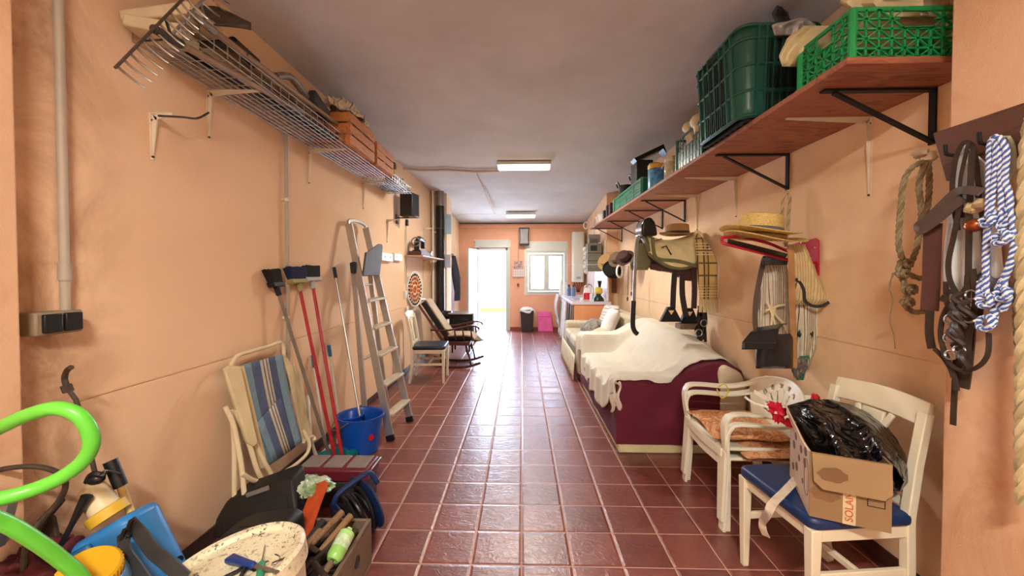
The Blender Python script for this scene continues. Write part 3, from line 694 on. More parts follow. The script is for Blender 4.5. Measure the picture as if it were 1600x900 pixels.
# flue and pipes at the pilaster
fx, fy = AY(688,400,6.9).x, 6.9
t = thing('flue_pipe', 'black stove flue rising to the ceiling at the left pilaster', 'pipe', (fx, fy, .72))
MB().cyl((fx, fy, .72), (fx, fy, 2.60), .075, n=24).build('pipe', m_blackp, t)
MB().cyl((fx, fy, 2.60), (fx, fy, ZC), .072, n=24).build('steel_section', m_steel, t)
MB().tube([(fx+.08*math.cos(2*PI*k/20), fy+.08*math.sin(2*PI*k/20), 2.2) for k in range(20)], .004, 6, closed=True).build('clamp', m_steel, t)
MB().tube(cr([(fx, fy, .80), (fx, fy, .72), (fx+.06, fy, .66), (fx+.2, fy, .65)], 5), .075, 20).build('elbow', m_blackp, t)
conduit(-1.575, 6.85, .35, ZC, .022, 'white waste pipe rising beside the black flue', mat=m_white)
b = MB(); p = AY(699,350,6.95); b.box((p.x+.015, 6.98, p.z), (.10,.012,.36)); t = tag(b.build('enamel_sign', M('pale_blue_sign', (176,208,226), .3), bevel=.003), 'pale blue panel on the wall right of the flue', 'sign')
b = MB(); p = AY(699,408,6.98); b.box((p.x+.01, 6.99, p.z), (.1,.012,.24)); tag(b.build('paper_sheet', M('bluish_paper', (190,196,214), .5), bevel=.002), 'bluish paper sheet hung below the pale blue panel', 'paper')
# stove behind the rocking chair
sx, sy = AY(722,520,6.9).x, 6.9
t = thing('wood_stove', 'dark cylindrical iron stove behind the rocking chair', 'stove', (sx, sy, 0))
b = MB(); b.rbox((sx, sy, .47), (.42,.42,.42), .1); b.build('body', m_iron, t, bevel=.02)
b = MB(); b.rbox((sx, sy, .69), (.46,.46,.02), .1); b.build('top_plate', M('grey_stove_top', (150,146,142), .3, .3), t, bevel=.006)
for dx in (-.15, .15):
    for dy in (-.15, .15): MB().cyl((sx+dx, sy+dy, 0), (sx+dx, sy+dy, .27), .014, .02, n=8).build('leg', m_iron, t)
MB().box((sx, sy-.215, .47), (.28,.02,.26)).build('door', m_blackp, t, bevel=.006)
# coats near the door, and bits on the far left wall
m_coat = M('dark_coat', (52,52,60), .9, bump=.4, bscale=40); XW = -1.53
def hang_cloth(y, zt, w, h, d, mat, name, label, cat, x=XW, s=1, seed=0, top=.3, folds=5):
    def f(u, v):
        k = 2*PI*u; ww = w*(top+(1-top)*min(1, v*2.2)); dd = d*(.4+.6*min(1, v*2))
        dd *= 1+.35*math.sin(k*folds+seed+v*2); return (x+s*(.03+dd*(.5+.5*math.cos(k))), y+ww*.5*math.sin(k)+.02*nz((u*3, v*3, seed)), zt-h*v+.02*math.sin(k*3+seed)*v)
    b = MB(); b.surf(f, 40, 16, cu=True); b.surf(lambda u, v: V(f(u, 1)).lerp(V((x+s*.05, y, zt-h)), v), 40, 1, cu=True); b.surf(lambda u, v: V(f(u, 0)).lerp(V((x+s*.05, y, zt+.01)), v), 40, 1, cu=True)
    return tag(b.build(name, mat), label, cat)
hang_cloth(8.35, AX(719,402,-1.45).z, .42, .95, .13, m_coat, 'coat', 'dark coat hanging on the left wall beside the open door', 'coat')
hang_cloth(7.95, 1.45, .2, .9, .08, M('lilac_cloth', (196,180,206), .8), 'apron', 'pale lilac apron hanging behind the dark coat', 'apron')
MB_ = MB(); MB_.bb((XW, 7.75, 1.75), (XW+.02, 8.6, 1.83)); t = tag(MB_.build('coat_rail', wood('brown_rail', (120,80,56), (150,104,72), 1), bevel=.004), 'wooden coat rail on the left wall by the door', 'rail')
b = MB(); b.lathe([(0,0),(.13,0),(.15,.45),(.14,.46),(.12,.02),(0,.02)], (-1.33, 8.75, 0), 20); tag(b.build('waste_tub', M('slate_blue_tub', (70,84,112), .5)), 'slate blue tub on the floor below the coat', 'tub')
conduit(-1.505, 7.52, 1.0, 2.66, .010, 'thin vertical conduit on the far left wall past the flue', mat=m_conduit)
b = MB(); b.box((-1.50, 7.52, 1.18), (.05,.08,.12)); b.box((-1.49, 7.75, 1.22), (.04,.05,.3)); tag(b.build('fuse_box', M('grey_fuse_box', (160,150,140), .5), bevel=.008), 'small grey switch box and intercom on the far left wall', 'box')
# ================================================================== things on the floor along the left wall
m_chairw = M('cream_painted_wood', (226,218,192), .42, var=.06, scale=4, bump=.08, bscale=30)
m_navy = M('navy_vinyl', (24,48,92), .38, var=.15, scale=20, bump=.15, bscale=200)
m_navyd = M('dark_navy_vinyl', (34,46,60), .35)
def white_chair(loc, rz, label, seatmat):
    """sits facing local +x"""
    t = thing('dining_chair', label, 'chair', loc, rz, None)
    B = lambda mb, n, m, par=None, **k: mb.build(n, m, par or t, world=False, **k)
    for y in (-.19, .19):
        B(MB().bar((.195, y, 0), (.195, y, .43), .028, .028, w1=.042, h1=.042), 'leg', m_chairw, bevel=.004)
        B(MB().tube4([(-.235, y, 0), (-.20, y, .22), (-.195, y, .45), (-.225, y, .66), (-.265, y, .86)], .036, .036, (1,0,0)), 'rear_post', m_chairw, bevel=.004)
        B(MB().bar((.18, y, .24), (-.19, y, .24), .018, .03), 'side_stretcher', m_chairw, bevel=.003)
        B(MB().bar((.18, y, .405), (-.19, y, .405), .022, .05), 'side_rail', m_chairw, bevel=.003)
    B(MB().bar((.19, -.18, .405), (.19, .18, .405), .022, .05), 'front_rail', m_chairw, bevel=.003)
    B(MB().bar((-.2, -.18, .405), (-.2, .18, .405), .022, .05), 'rear_rail', m_chairw, bevel=.003)
    B(MB().bar((.0, -.185, .24), (.0, .185, .24), .018, .026), 'cross_stretcher', m_chairw, bevel=.003)
    b = MB(); b.rbox((.005, 0, .452), (.43,.43,.05), .04); B(b, 'seat', seatmat, bevel=.018, seg=3)
    b = MB(); b.surf(lambda u, v: (-.255-.030*v-.018*math.sin(PI*u), -.198+.396*u, .80+.095*v+.012*math.sin(PI*u)), 16, 2); B(b, 'top_rail', m_chairw, solid=.026, bevel=.005)
    b = MB(); b.tube4([(-.205,-.19,.50),(-.21,0,.50),(-.205,.19,.50)], .03, .02, (1,0,0)); B(b, 'lower_rail', m_chairw)
    b = MB()
    b.tube4([(-.21,.0,.50),(-.232,.0,.66),(-.256,.0,.81)], lambda q: .045+.05*q, .014, (1,0,0))
    for s in (-1, 1): b.tube4(cr([(-.21,s*.012,.52),(-.225,s*.05,.62),(-.24,s*.03,.70),(-.256,s*.075,.81)], 4), .022, .014, (1,0,0))
    B(b, 'splat', m_chairw, bevel=.003)
    return t
chair_near = white_chair((1.285, 1.69, 0), PI+.10, 'cream wooden chair with royal blue seat, carrying the open cardboard box and bin bag', m_navy)
chair_far = white_chair((-1.20, 5.05, 0), .06, 'cream wooden chair with dark navy seat against the left wall before the rocking chair', m_navyd)
# rocking chair facing +x
m_rock = wood('dark_mahogany', (58,24,22), (84,38,32), 2, .3, 8, 6)
def rocker():
    t = thing('rocking_chair', 'dark wooden rocking chair with black and beige cushions by the left wall', 'rocking chair', (-1.0, 5.87, 0))
    y0, y1 = 5.64, 6.10
    for y in (y0, y1):
        MB().tube4(cr([(-1.40,y,.075),(-1.2,y,.03),(-.98,y,.016),(-.78,y,.03),(-.60,y,.085)], 6), .028, .034, (0,0,1)).build('rocker', m_rock, t, bevel=.004)
        b = MB(); b.tube([(-.74, y, .04), (-.76, y, .15), (-.80, y, .26), (-.82, y, .36)], lambda q: .016+.006*math.sin(q*12), 10); b.build('leg', m_rock, t)
        b = MB(); b.tube([(-1.18, y, .03), (-1.19, y, .36)], lambda q: .016+.006*math.sin(q*12), 10); b.build('leg', m_rock, t)
        b = MB(); yy = y+(.03 if y == y1 else -.03); b.tube4(cr([(-1.33,yy,.57),(-1.1,yy,.565),(-.9,yy,.60),(-.72,yy,.635),(-.64,yy,.615),(-.62,yy,.58)], 6), .05, .024, (0,0,1)); b.build('armrest', m_rock, t, bevel=.006)
        for k in range(4):
            x = -1.08+.12*k; MB().tube([(x, y, .40), (x-.01, yy, .49), (x-.02, yy, .585)], lambda q: .009+.005*math.sin(q*PI*3)**2, 8).build('spindle', m_rock, t)
    MB().bb((-1.22, y0-.02, .34), (-.76, y1+.02, .40)).build('seat_frame', m_rock, t, bevel=.01)
    for z in (.2,): MB().cyl((-.78, y0, z), (-.78, y1, z), .011, n=8).build('stretcher', m_rock, t); 
    def back(u, v): return (-1.13-.42*v*.9-.05*math.sin(v*PI), y0+(y1-y0)*u, .40+.56*v)
    for y in (y0, y1): MB().tube([(-1.15,y,.38),(-1.30,y,.62),(-1.46,y,.86),(-1.54,y,.98)], lambda q: .02-.004*q, 8).build('back_post', m_rock, t)
    b = MB(); b.tube(cr([(-1.54,y0,.98),(-1.55,5.87,1.0),(-1.54,y1,.98)], 5), .022, 8); b.build('crest_rail', m_rock, t)
    m_cush = M('black_cushion', (30,26,28), .8, bump=.2, bscale=60)
    m_stc = stripes('beige_brown_stripe', [(0,(204,180,146)),(.55,(126,92,70)),(.7,(204,180,146)),(.85,(150,120,92))], 1, 16)
    b = MB(); b.tube4(cr([(-1.10,5.87,.45),(-1.17,5.87,.55),(-1.29,5.87,.72),(-1.41,5.87,.90),(-1.46,5.87,.97)], 5), .40, .075, (1,0,.5)); b.build('back_cushion', m_cush, t, bevel=.025, seg=3)
    b = MB(); b.tube4(cr([(-1.06,5.87,.50),(-1.12,5.87,.56),(-1.24,5.87,.735),(-1.365,5.87,.92),(-1.42,5.87,1.0),(-1.48,5.87,.99)], 5), .34, .016, (1,0,.5)); b.build('back_cover', m_stc, t)
    b = MB(); b.box((-.94, 5.87, .435), (.42,.42,.07)); b.build('seat_cushion', m_cush, t, bevel=.03, seg=3)
    b = MB(); b.tube4(cr([(-1.12,5.87,.478),(-.9,5.87,.482),(-.76,5.87,.47),(-.70,5.87,.42),(-.715,5.87,.33)], 5), .40, .02, (0,0,1)); b.build('seat_cover', m_stc, t)
rocker()
# folded beach chair
m_frame = M('cream_tube', (218,202,166), .4, var=.05)
m_panel = M('cream_canvas', (206,190,150), .8, bump=.3, bscale=80)
tc = NT('deckchair_stripes'); tc.setp(.85)
def L(px, py, d=0):
    z = AX(px, py, -1.5).z; X = -1.555+(0.98-z)*.14+d; return AX(px, py, X)
t = thing('folding_beach_chair', 'folded blue striped beach chair with cream frame leaning on the left wall', 'beach chair', tuple(V((-1.44, 2.2, 0))))
# frame tubes
MB().tube(cr([L(357,600), L(360,575), L(370,557), L(392,549), L(420,541), L(437,535), L(443,543), L(443,556)], 5), .0115, 10).build('back_hoop', m_frame, t)
tl, tr, bl, br = L(378,570,.012), L(441,553,.012), L(416,730,.012), L(472,690,.012)
def fab(u, v):
    p = tl.lerp(tr, u).lerp(bl.lerp(br, u), v); return p+V((.03*math.sin(PI*u)*.3-.01*math.sin(PI*v), 0, 0))
U = (tr-tl).normalized()
b = MB(); b.surf(fab, 14, 18)
bl_a = tc.node('ShaderNodeAttribute', attribute_name='strip'); fr = bl_a.outputs['Fac']
c = tc.ramp(fr, [(0,(116,146,160)), (.17,(80,94,126)), (.36,(196,186,160)), (.42,(92,98,116)), (.45,(204,192,166)), (.50,(92,98,116)), (.53,(196,186,160)), (.57,(76,88,122)), (.76,(124,154,168)), (1,(110,140,156))], 'CONSTANT')
tc.col(tc.mix(.3, c, tc.ramp(tc.noise(40, 3), [(.3,(170,170,170)), (.7,(255,255,255))]), 'MULTIPLY')); tc.bump(tc.noise(300, 2), .3, .002)
fo = b.build('fabric', tc.m, t, solid=.003)
def strip_attr(o, p0, ax):
    at = o.data.attributes.new('strip', 'FLOAT', 'POINT'); Mi = WM[o.name]
    for i, v in enumerate(o.data.vertices): at.data[i].value = max(0, min(1, ((Mi@v.co)-p0).dot(ax)/ax.dot(ax)))
me = fo.data; at = me.attributes.new('strip', 'FLOAT', 'POINT')
for i in range(15):
    for j in range(19): at.data[i*19+j].value = i/14
pk = [fab(.02,.56)+V((.012,0,0)), fab(.64,.42)+V((.014,0,0)), fab(.70,.98)+V((.014,0,0)), fab(.10,.99)+V((.012,0,0))]
b = MB(); b.surf(lambda u, v: pk[0].lerp(pk[1], u).lerp(pk[3].lerp(pk[2], u), v), 14, 4); po = b.build('pocket', tc.m, t, solid=.004)
at = po.data.attributes.new('strip', 'FLOAT', 'POINT')
for i in range(15):
    for j in range(5): at.data[i*5+j].value = .02+.72*i/14
# left armrest panel, right side strip
pl = [L(345,578,-.0), L(352,570), L(372,572,.02), L(398,690,.05), L(392,697,.05), L(380,690,.03)]
MB().prism(pl, V((.03,-.012,0))).build('armrest', m_panel, t, bevel=.01)
MB().prism([L(442,553,.0), L(455,570,-.0), L(486,680,.0), L(473,690,.01)], V((.008,0,0))).build('side_panel', m_panel, t)
MB().prism([L(366,575,.0), L(379,571,.012), L(417,730,.012), L(404,732,.0)], V((.008,0,0))).build('side_panel', m_panel, t)
MB().prism([L(455,566,-.03), L(468,590,-.04), L(476,640,-.04), L(470,670,-.04)], V((.02,0,0))).build('armrest', m_panel, t, bevel=.006)
b = MB(); 
for q in ([L(352,636,.02), L(365,665,.03), L(376,720,.05), L(381,765,.05), L(384,800,.06)], [L(368,640,.03), L(388,690,.04), L(402,735,.05), L(415,760,.05), L(425,800,.1)]):
    MB().tube(cr(q, 4), .012, 10).build('leg_tube', m_frame, t)
for q in ([L(362,640,0), L(366,700,.0), L(366,760,.0), L(366,800,.0)], [L(398,690,.03), L(412,720,.04), L(424,745,.04), L(400,752,.06), L(378,740,.06)], [L(473,672,.01), L(483,690,.04), L(480,708,.05), L(462,726,.07), L(440,740,.09), L(420,752,.10)], [L(474,690,.02),L(488,682,.02),L(492,688,.03)]):
    MB().tube(cr(q, 4), .0115, 10).build('leg_tube', m_frame, t)
# toolbox
x0, x1, y0, y1 = -1.34, -.91, 2.24, 2.43
t = thing('toolbox', 'grey and burgundy plastic toolbox on the floor behind the cable reel', 'toolbox', ((x0+x1)/2, (y0+y1)/2, 0))
MB().bb((x0+.01, y0+.01, 0), (x1-.01, y1-.01, .16)).build('body', m_dark, t, bevel=.012)
MB().bb((x0, y0, .16), (x1, y1, .235)).build('lid', M('burgundy_plastic', (104,32,48), .4), t, bevel=.012)
for xx in (x0+.07, x0+.21, x1-.08): MB().bb((xx-.058, y0+.025, .233), (xx+.058, y1-.02, .245)).build('lid_tray', M('grey_tray_lid', (128,118,112), .4), t, bevel=.004)
for xx in (x0+.08, x1-.08): MB().bb((xx-.025, y0-.01, .14), (xx+.025, y0, .20)).build('latch', m_dark, t, bevel=.004)
b = MB(); b.tube(cr([(x1-.0, y0+.02, .20), (x1+.015, y0+.02, .23), (x1+.015, y1-.02, .23), (x1, y1-.02, .20)], 5), .006, 6); b.build('side_handle', m_steel, t)
# cable reel
t = thing('cable_reel', 'blue extension cable reel with black cable standing beside the toolbox', 'cable reel', (-.93, 2.03, 0))
ax = V((.62, .72, .22)).normalized(); c0 = AY(533, 818, 1.93); c1 = c0+ax*.16; R = .135
m_rb = M('blue_reel', (26,48,92), .4)
def disc(mb, c, r, th, ax_, n=36, hole=.0):
    q = ax_.to_track_quat('Z', 'Y').to_euler()
    mb.lathe([(hole,-th/2),(r-.01,-th/2),(r,-th/4),(r,th/4),(r-.01,th/2),(hole,th/2),(hole,-th/2)] if hole else [(0,-th/2),(r-.01,-th/2),(r,-th/4),(r,th/4),(r-.01,th/2),(0,th/2)], c, n, rot=q)
b = MB(); disc(b, c0, R*.86, .014, ax, hole=.06); b.build('flange', m_rb, t)
b = MB(); disc(b, c0-ax*.004, .075, .02, ax); b.build('socket_hub', m_dark, t)
b = MB(); disc(b, c1, R, .016, ax); b.build('flange', m_rb, t)
q = ax.to_track_quat('Z', 'Y').to_euler(); Rm = q.to_matrix(); pts = []
for k in range(24*9):
    a = 2*PI*k/24; s = (k/24)/9; rr = .098+.012*math.sin(s*31); pts.append(c0+Rm@V((rr*math.cos(a), rr*math.sin(a), .015+.125*abs(((s*3) % 2)-1))))
b = MB(); b.tube(pts, .0085, 6); b.build('cable', m_blackp, t)
b = MB(); b.tube(cr([c0+V((-.03,-.01,.11)), c0+V((-.01,.0,.155)), c0+V((.05,.06,.19)), c1+V((.0,.0,.165)), c1+V((.035,.02,.10))], 6), .014, 10); b.build('carry_handle', m_rb, t)
MB().tube(cr([c1+ax*.02, c1+ax*.035+V((0,0,-.08)), V(((c1+ax*.03).x, (c1+ax*.03).y, .014)), V(((c0-ax*.01).x, (c0-ax*.01).y, .014))], 4), .012, 8).build('foot', m_rb, t)
b = MB()
for s in (0, 1): b.cyl(AZ(573+s*2, 772+s*16, .02), AZ(590, 776+s*12, .02), .006, n=8)
tag(b.build('plug_pins', m_chrome), 'pair of shiny metal pieces on the floor right of the toolbox', 'fittings')
# power drill cases
m_case = M('black_case', (24,22,22), .5, var=.1, bump=.25, bscale=300)
cs = [(328,843),(336,812),(352,785),(370,775),(448,747),(457,749),(463,790),(461,838)]
P_ = [AY(x, y, 1.74+(860-y)*.0016) for x, y in cs]
t = thing('tool_case', 'black tool case with a slot handle standing upright in front of the beach chair', 'tool case', (-1.25, 1.8, 0))
MB().prism(P_, V((.0,.11,.02))).build('shell', m_case, t, bevel=.012, seg=3)
MB().prism([AY(x, y, 1.735+(860-y)*.0016) for x, y in ((352,812),(366,795),(448,772),(454,828),(350,838))], V((0,-.006,0))).build('front_panel', m_case, t, bevel=.004)
MB().prism([AY(x, y, 1.73+(860-y)*.0016) for x, y in ((384,771),(420,758),(421,765),(386,777))], V((0,-.004,0))).build('handle_slot', M('slot_grey', (110,104,100), .5), t)
t = thing('tool_case', 'second black tool case lying low in front of the upright one', 'tool case', (-1.2, 1.6, 0))
MB().prism([AY(x, y, 1.60) for x, y in ((322,880),(340,842),(372,826),(440,818),(452,825),(456,900),(322,905))], V((0,.12,0))).build('shell', m_case, t, bevel=.015, seg=3)
MB().tube(cr([AY(x, y, 1.595) for x, y in ((330,862),(345,843),(375,828),(438,820))], 4), .004, 6).build('edge_seam', m_dark, t)
# shopping bag, orange saw sheath
m_bag = M('green_white_bag', (206,216,200), .25, var=.3, scale=16, c2=(84,126,44))
c = AY(482, 764, 1.98); cloth_heap(c, .12, .09, .055, m_bag, 'shopping_bag', 'crumpled green and white shiny bag on top of the junk between case and toolbox', 'bag', 3, fold=.28)
c = AY(470, 792, 1.9); cloth_heap(c-V((0,0,.10)), .05, .06, .13, m_blackp, 'bin_liner', 'black bag squeezed between the tool case and the orange sheath', 'bag', 5, fold=.4)
m_or = M('orange_plastic', (188,76,34), .45, var=.2, scale=14)
a, d_ = AY(471, 842, 1.72), AY(499, 762, 1.94)
t = thing('saw_sheath', 'orange sheath standing slanted beside the black tool case', 'sheath', tuple(a))
ud = (d_-a).normalized(); sd = ud.cross(V((-.3,-.9,.3))).normalized()
b = MB(); b.tube4(cr([a-ud*.05, a, a.lerp(d_, .5)-sd*.004, d_, d_+ud*.012], 5), lambda q: .085 if q < .93 else .06, .026, (-.3,-.9,.3)); b.build('cover', m_or, t, bevel=.01, seg=3)
MB().tube(cr([a+V((.02,-.03,.02)), a+V((.05,-.05,.03)), a+V((.055,-.05,-.0)), a+V((.02,-.04,-.02))], 5), .003, 6).build('cord', m_white, t)
# wooden tool box
m_oldw = wood('old_grey_wood', (94,76,62), (126,106,88), 1, .8, 6, 10, .5)
bx0, bx1, by0, by1, bh = -1.12, -.725, 1.22, 1.83, .215
t = thing('wooden_tool_box', 'old open wooden box full of tools in the near left foreground', 'box', ((bx0+bx1)/2, (by0+by1)/2, 0))
b = MB(); b.bb((bx1-.018, by0, 0), (bx1, by1, bh)); sidep = b.build('side_board', m_oldw, t, bevel=.003)
b = MB(); b.cyl((bx1-.002, 1.665, .125), (bx1+.0015, 1.665, .125), .026, n=20); b.build('hand_hole', m_blackp, sidep)
MB().bb((bx0, by0, 0), (bx0+.018, by1, bh)).build('side_board', m_oldw, t, bevel=.003)
for y in (by0, by1-.018): MB().bb((bx0+.018, y, 0), (bx1-.018, y+.018, bh)).build('end_board', m_oldw, t, bevel=.003)
MB().bb((bx0+.018, by0+.018, .004), (bx1-.018, by1-.018, .02)).build('bottom', m_oldw, t)
m_brnw = wood('brown_tool_wood', (104,76,52), (140,108,76), 1, .6, 8, 8)
def stick(a, b_, r0, r1, mt, name, lab, cat=None, n=10):
    return tag(MB().cyl(a, b_, r0, r1, n=n).build(name, mt), lab, cat or name.replace('_', ' '))
a, d_ = AZ(548, 806, .27), AZ(500, 862, .22); stick(a, d_, .016, .013, m_handle, 'chisel', 'pale wooden tool handle sticking up towards the reel in the tool box')
def hammer(a, d_, lab):
    a, d_ = V(a), V(d_); u = (d_-a).normalized(); s = u.cross(V((0,0,1))).normalized(); t = thing('hammer', lab, 'hammer', tuple(a))
    MB().cyl(a, d_, .013, .016, n=10).build('handle', m_brnw, t)
    b = MB(); b.bar(a-s*.06, a+s*.06, .035, .035, w1=.02, h1=.012); b.build('head', m_rust, t, bevel=.006)
hammer(AZ(482, 855, .235), AZ(535, 800, .29), 'hammer with rusty head lying across the tool box by the orange sheath')
hammer(AZ(455, 880, .24), AZ(500, 830, .25), 'small hammer half hidden behind the white tub in the tool box')
for k, (p0, p1, r, mt, lb) in enumerate((((540,830),(470,895),.010,m_rust,'rusty iron bar lying across the open tool box'), ((505,815),(478,850),.018,m_dark,'dark cylindrical tool beside the orange sheath'), ((525,868),(500,905),.014,m_oldw,'rough wooden stick in the corner of the tool box'), ((556,826),(548,842),.012,m_rust,'rusty hook at the far corner of the tool box'), ((490,880),(520,915),.012,m_rust,'rusty rod at the bottom of the frame in the tool box'))):
    stick(AZ(*p0, .235-.02*(k % 2)), AZ(*p1, .21-.02*(k % 2)), r, r, mt, 'iron_rod' if mt is m_rust else 'tool_shaft', lb, 'tool')
b = MB()
for k in range(60):
    x = random.uniform(bx0+.05, bx1-.05); y = random.uniform(by0+.05, by1-.05); a = random.uniform(0, PI); l = random.uniform(.03, .1); z = random.uniform(.09, .14)
    b.bar((x, y, z), (x+l*math.cos(a), y+l*math.sin(a), z+random.uniform(-.02,.03)), random.uniform(.006,.02), .008)
for k in range(5): b.box((random.uniform(bx0+.1, bx1-.1), by0+.1+.1*k, .07), (.26,.09,.06), rot=(0,0,random.uniform(-.3,.3)))
tag(b.build('loose_tools', m_rust, smooth=False), 'jumble of small rusty iron bits filling the wooden tool box', 'scrap iron', kind='stuff')
# green spray can
a, d_ = AZ(541, 836, .285), AZ(524, 868, .25); u = (a-d_).normalized(); q = u.to_track_quat('Z','Y').to_euler()
t = thing('spray_bottle', 'light green spray can lying on the tools in the wooden box', 'spray can', tuple(d_))
LL = (a-d_).length+.03
MB().lathe([(0,.01),(.012,.01),(.012,0),(.024,0),(.032,.014),(.033,.02),(.033,LL*.45)], d_-u*.02, 24, rot=q).build('lower_body', M('lime_green', (150,206,110), .3), t)
MB().lathe([(.0331,LL*.42),(.0335,LL*.45),(.0335,LL*.8),(.0331,LL*.82)], d_-u*.02, 24, rot=q).build('label_sleeve', M('pale_green_label', (196,222,182), .35, var=.2, scale=60), t)
MB().lathe([(.033,LL*.8),(.033,LL*.98),(.022,LL*1.06),(.012,LL*1.08),(.012,LL*1.16),(0,LL*1.16)], d_-u*.02, 24, rot=q).build('upper_body', M('lime_green_pale', (168,214,134), .3), t)
# white tub with a dirty lid
tc = AZ(366, 893, .44); tilt = (0, -.16, 0); Rt = Euler(tilt).to_matrix(); RT = .205
t = thing('plastic_tub', 'big round cream tub with a dirt-covered lid in the near left corner', 'tub', (tc.x, tc.y, 0))
MB().lathe([(0,-.41),(.165,-.41),(.17,-.40),(.196,-.03),(.196,0),(0,0)], tc, 48, rot=tilt).build('body', M('off_white_tub', (226,212,192), .4, var=.05), t)
lid = NT('dirty_cream_lid'); lid.setp(.45)
d1_ = lid.ramp(lid.noise(50, 3, None, .7), [(.56,(0,0,0)), (.60,(255,255,255))]); rg_ = lid.ramp(lid.noise(7, 3), [(.40,(0,0,0)), (.62,(255,255,255))])
d2_ = lid.ramp(lid.noise(120, 2, None, .7), [(.63,(0,0,0)), (.66,(255,255,255))])
msk = lid.mix(1.0, lid.mix(1.0, d1_, d2_, 'ADD'), rg_, 'MULTIPLY')
base = lid.mix(lid.math('MULTIPLY', lid.ramp(lid.noise(5, 4), [(.5,(0,0,0)), (.7,(255,255,255))]), .45), lin((230,224,192)), lin((190,140,98)))
lid.col(lid.mix(msk, base, lin((58,46,36))))
LT = t
MB().lathe([(0,.012),(.172,.014),(.18,.028),(.198,.032),(.208,.022),(.209,-.03),(.200,-.034)], tc, 56, rot=tilt).build('lid', lid.m, t)
up_ = Rt@V((0,0,1))
def onlid(px, py, h=.014):
    n = up_; o = V((0,0,CAMH)); d = ray(px, py); p0 = tc+n*h; s = (p0-o).dot(n)/d.dot(n); return o+d*s
m_blueh = M('blue_handle', (26,52,120), .35)
a, d_, e_ = onlid(358,872,.03), onlid(398,884,.03), onlid(392,900,.025)
t = thing('pruning_knife', 'tool with a thick blue grip lying on the dirty lid', 'tool', tuple(a)); b = MB(); b.tube4([a, a.lerp(d_,.4), d_], lambda q: .034-.016*q, .018, tuple(up_)); b.build('grip', m_blueh, t, bevel=.006)
b = MB(); b.bar(d_, d_+(d_-a)*.8, .014, .004); b.build('blade', m_steel, t)
t = thing('screwdriver', 'screwdriver with translucent green handle lying on the dirty lid', 'screwdriver', tuple(onlid(410,885)))
a, d_ = onlid(414,852,.02), onlid(409,880,.02); MB().cyl(a, d_, .002, .0035, n=8).build('shaft', m_chrome, t); MB().cyl(d_, onlid(404,915,.022), .010, .013, n=10).build('handle', M('green_resin', (40,140,96), .2), t)
t = thing('pliers', 'black and chrome pliers lying on the dirty lid at the frame bottom', 'pliers', tuple(onlid(385,890)))
b = MB(); b.tube(cr([onlid(345,905,.02), onlid(370,893,.022), onlid(384,885,.022), onlid(398,890,.022)], 5), .006, 8); b.build('handle', m_blackp, t)
b = MB(); b.tube(cr([onlid(372,915,.02), onlid(378,897,.024), onlid(390,885,.024), onlid(406,884,.022)], 5), .006, 8); b.build('handle', m_blackp, t)
b = MB(); b.bar(onlid(396,886,.024), onlid(420,878,.02), .018, .01, w1=.008, h1=.006); b.build('jaws', m_chrome, t)
b = MB(); b.tube(cr([onlid(430,866,.02), onlid(437,870,.02), onlid(434,878,.02), onlid(424,882,.02)], 5), .0022, 6); tag(b.build('wire_hook', m_chrome), 'small bent wire hook on the right half of the dirty lid', 'hook')
b = MB(); b.tube(cr([onlid(452,868,.02), onlid(445,872,.02), onlid(425,880,.02)], 5), .003, 6); tag(b.build('nail', m_rust), 'rusty nail near the right rim of the dirty lid', 'nail')
# knapsack sprayer
m_tank = M('blue_tank', (50,128,196), .35, var=.08, scale=3)
t = thing('backpack_sprayer', 'blue backpack sprayer with yellow collar leaning in the left corner', 'sprayer', (-1.28, 1.25, 0))
c = AY(190, 868, 1.25); rot = (-.12, -.52, .1); Rk = Euler(rot).to_matrix()
b = MB(); b.rbox(c+Rk@V((0,0,-.1)), (.27,.15,.42), .05, rot=rot, n=5); b.build('tank', m_tank, t, bevel=.025, seg=4)
b = MB(); b.box(c+Rk@V((-.045,-.083,-.08)), (.13,.02,.34), rot=rot); b.build('front_recess', M('blue_tank_dark', (44,104,158), .4), t, bevel=.01)
ca = c+Rk@V((-.04,0,.10)); un = Rk@V((-.08,-.1,1)).normalized(); qn = un.to_track_quat('Z','Y').to_euler()
cA = AY(168, 800, 1.25)
MB().lathe([(0,-.02),(.055,-.02),(.055,.012),(.04,.016),(0,.016)], cA, 28, rot=qn).build('collar', M('yellow_collar', (206,168,52), .45), t)
MB().lathe([(0,0),(.042,.0),(.040,.06),(.036,.085),(.02,.10),(0,.10)], cA+un*.01, 24, rot=qn).build('filler_neck', M('yellowed_white', (214,200,160), .45), t)
b = MB(); p = AY(150, 748, 1.25); b.ball(p, (.026,.022,.02), 12, 8); b.tube(cr([p+V((-.03,0,-.01)), p+V((-.0,-.01,.02)), p+V((.03,0,.01))], 4), .01, 8); b.build('valve', m_blackp, t)
MB().tube(cr([AY(188,740,1.27), AY(166,735,1.25), AY(156,742,1.24)], 4), .003, 6).build('valve_cord', m_blackp, t)
MB().tube([AY(150,745,1.25), AY(132,668,1.24), AY(119,625,1.235), AY(105,606,1.23)], .0065, 10).build('lance', m_rust, t)
MB().tube(cr([AY(105,606,1.23), AY(101,592,1.23), AY(104,580,1.22), AY(111,574,1.21)], 5), .008, 10).build('nozzle', m_rust, t)
MB().cyl(AY(107,612,1.232), AY(103,602,1.228), .014, n=8).build('nozzle_nut', m_rust, t)
a, d_ = AY(172,720,1.3), AY(189,760,1.3); MB().cyl(a, d_, .020, .020, n=14).build('pump_grip', m_blackp, t)
MB().cyl(d_, AY(204,800,1.29), .012, n=12).build('pump_rod', M('yellowed_rod', (206,174,104), .4), t)
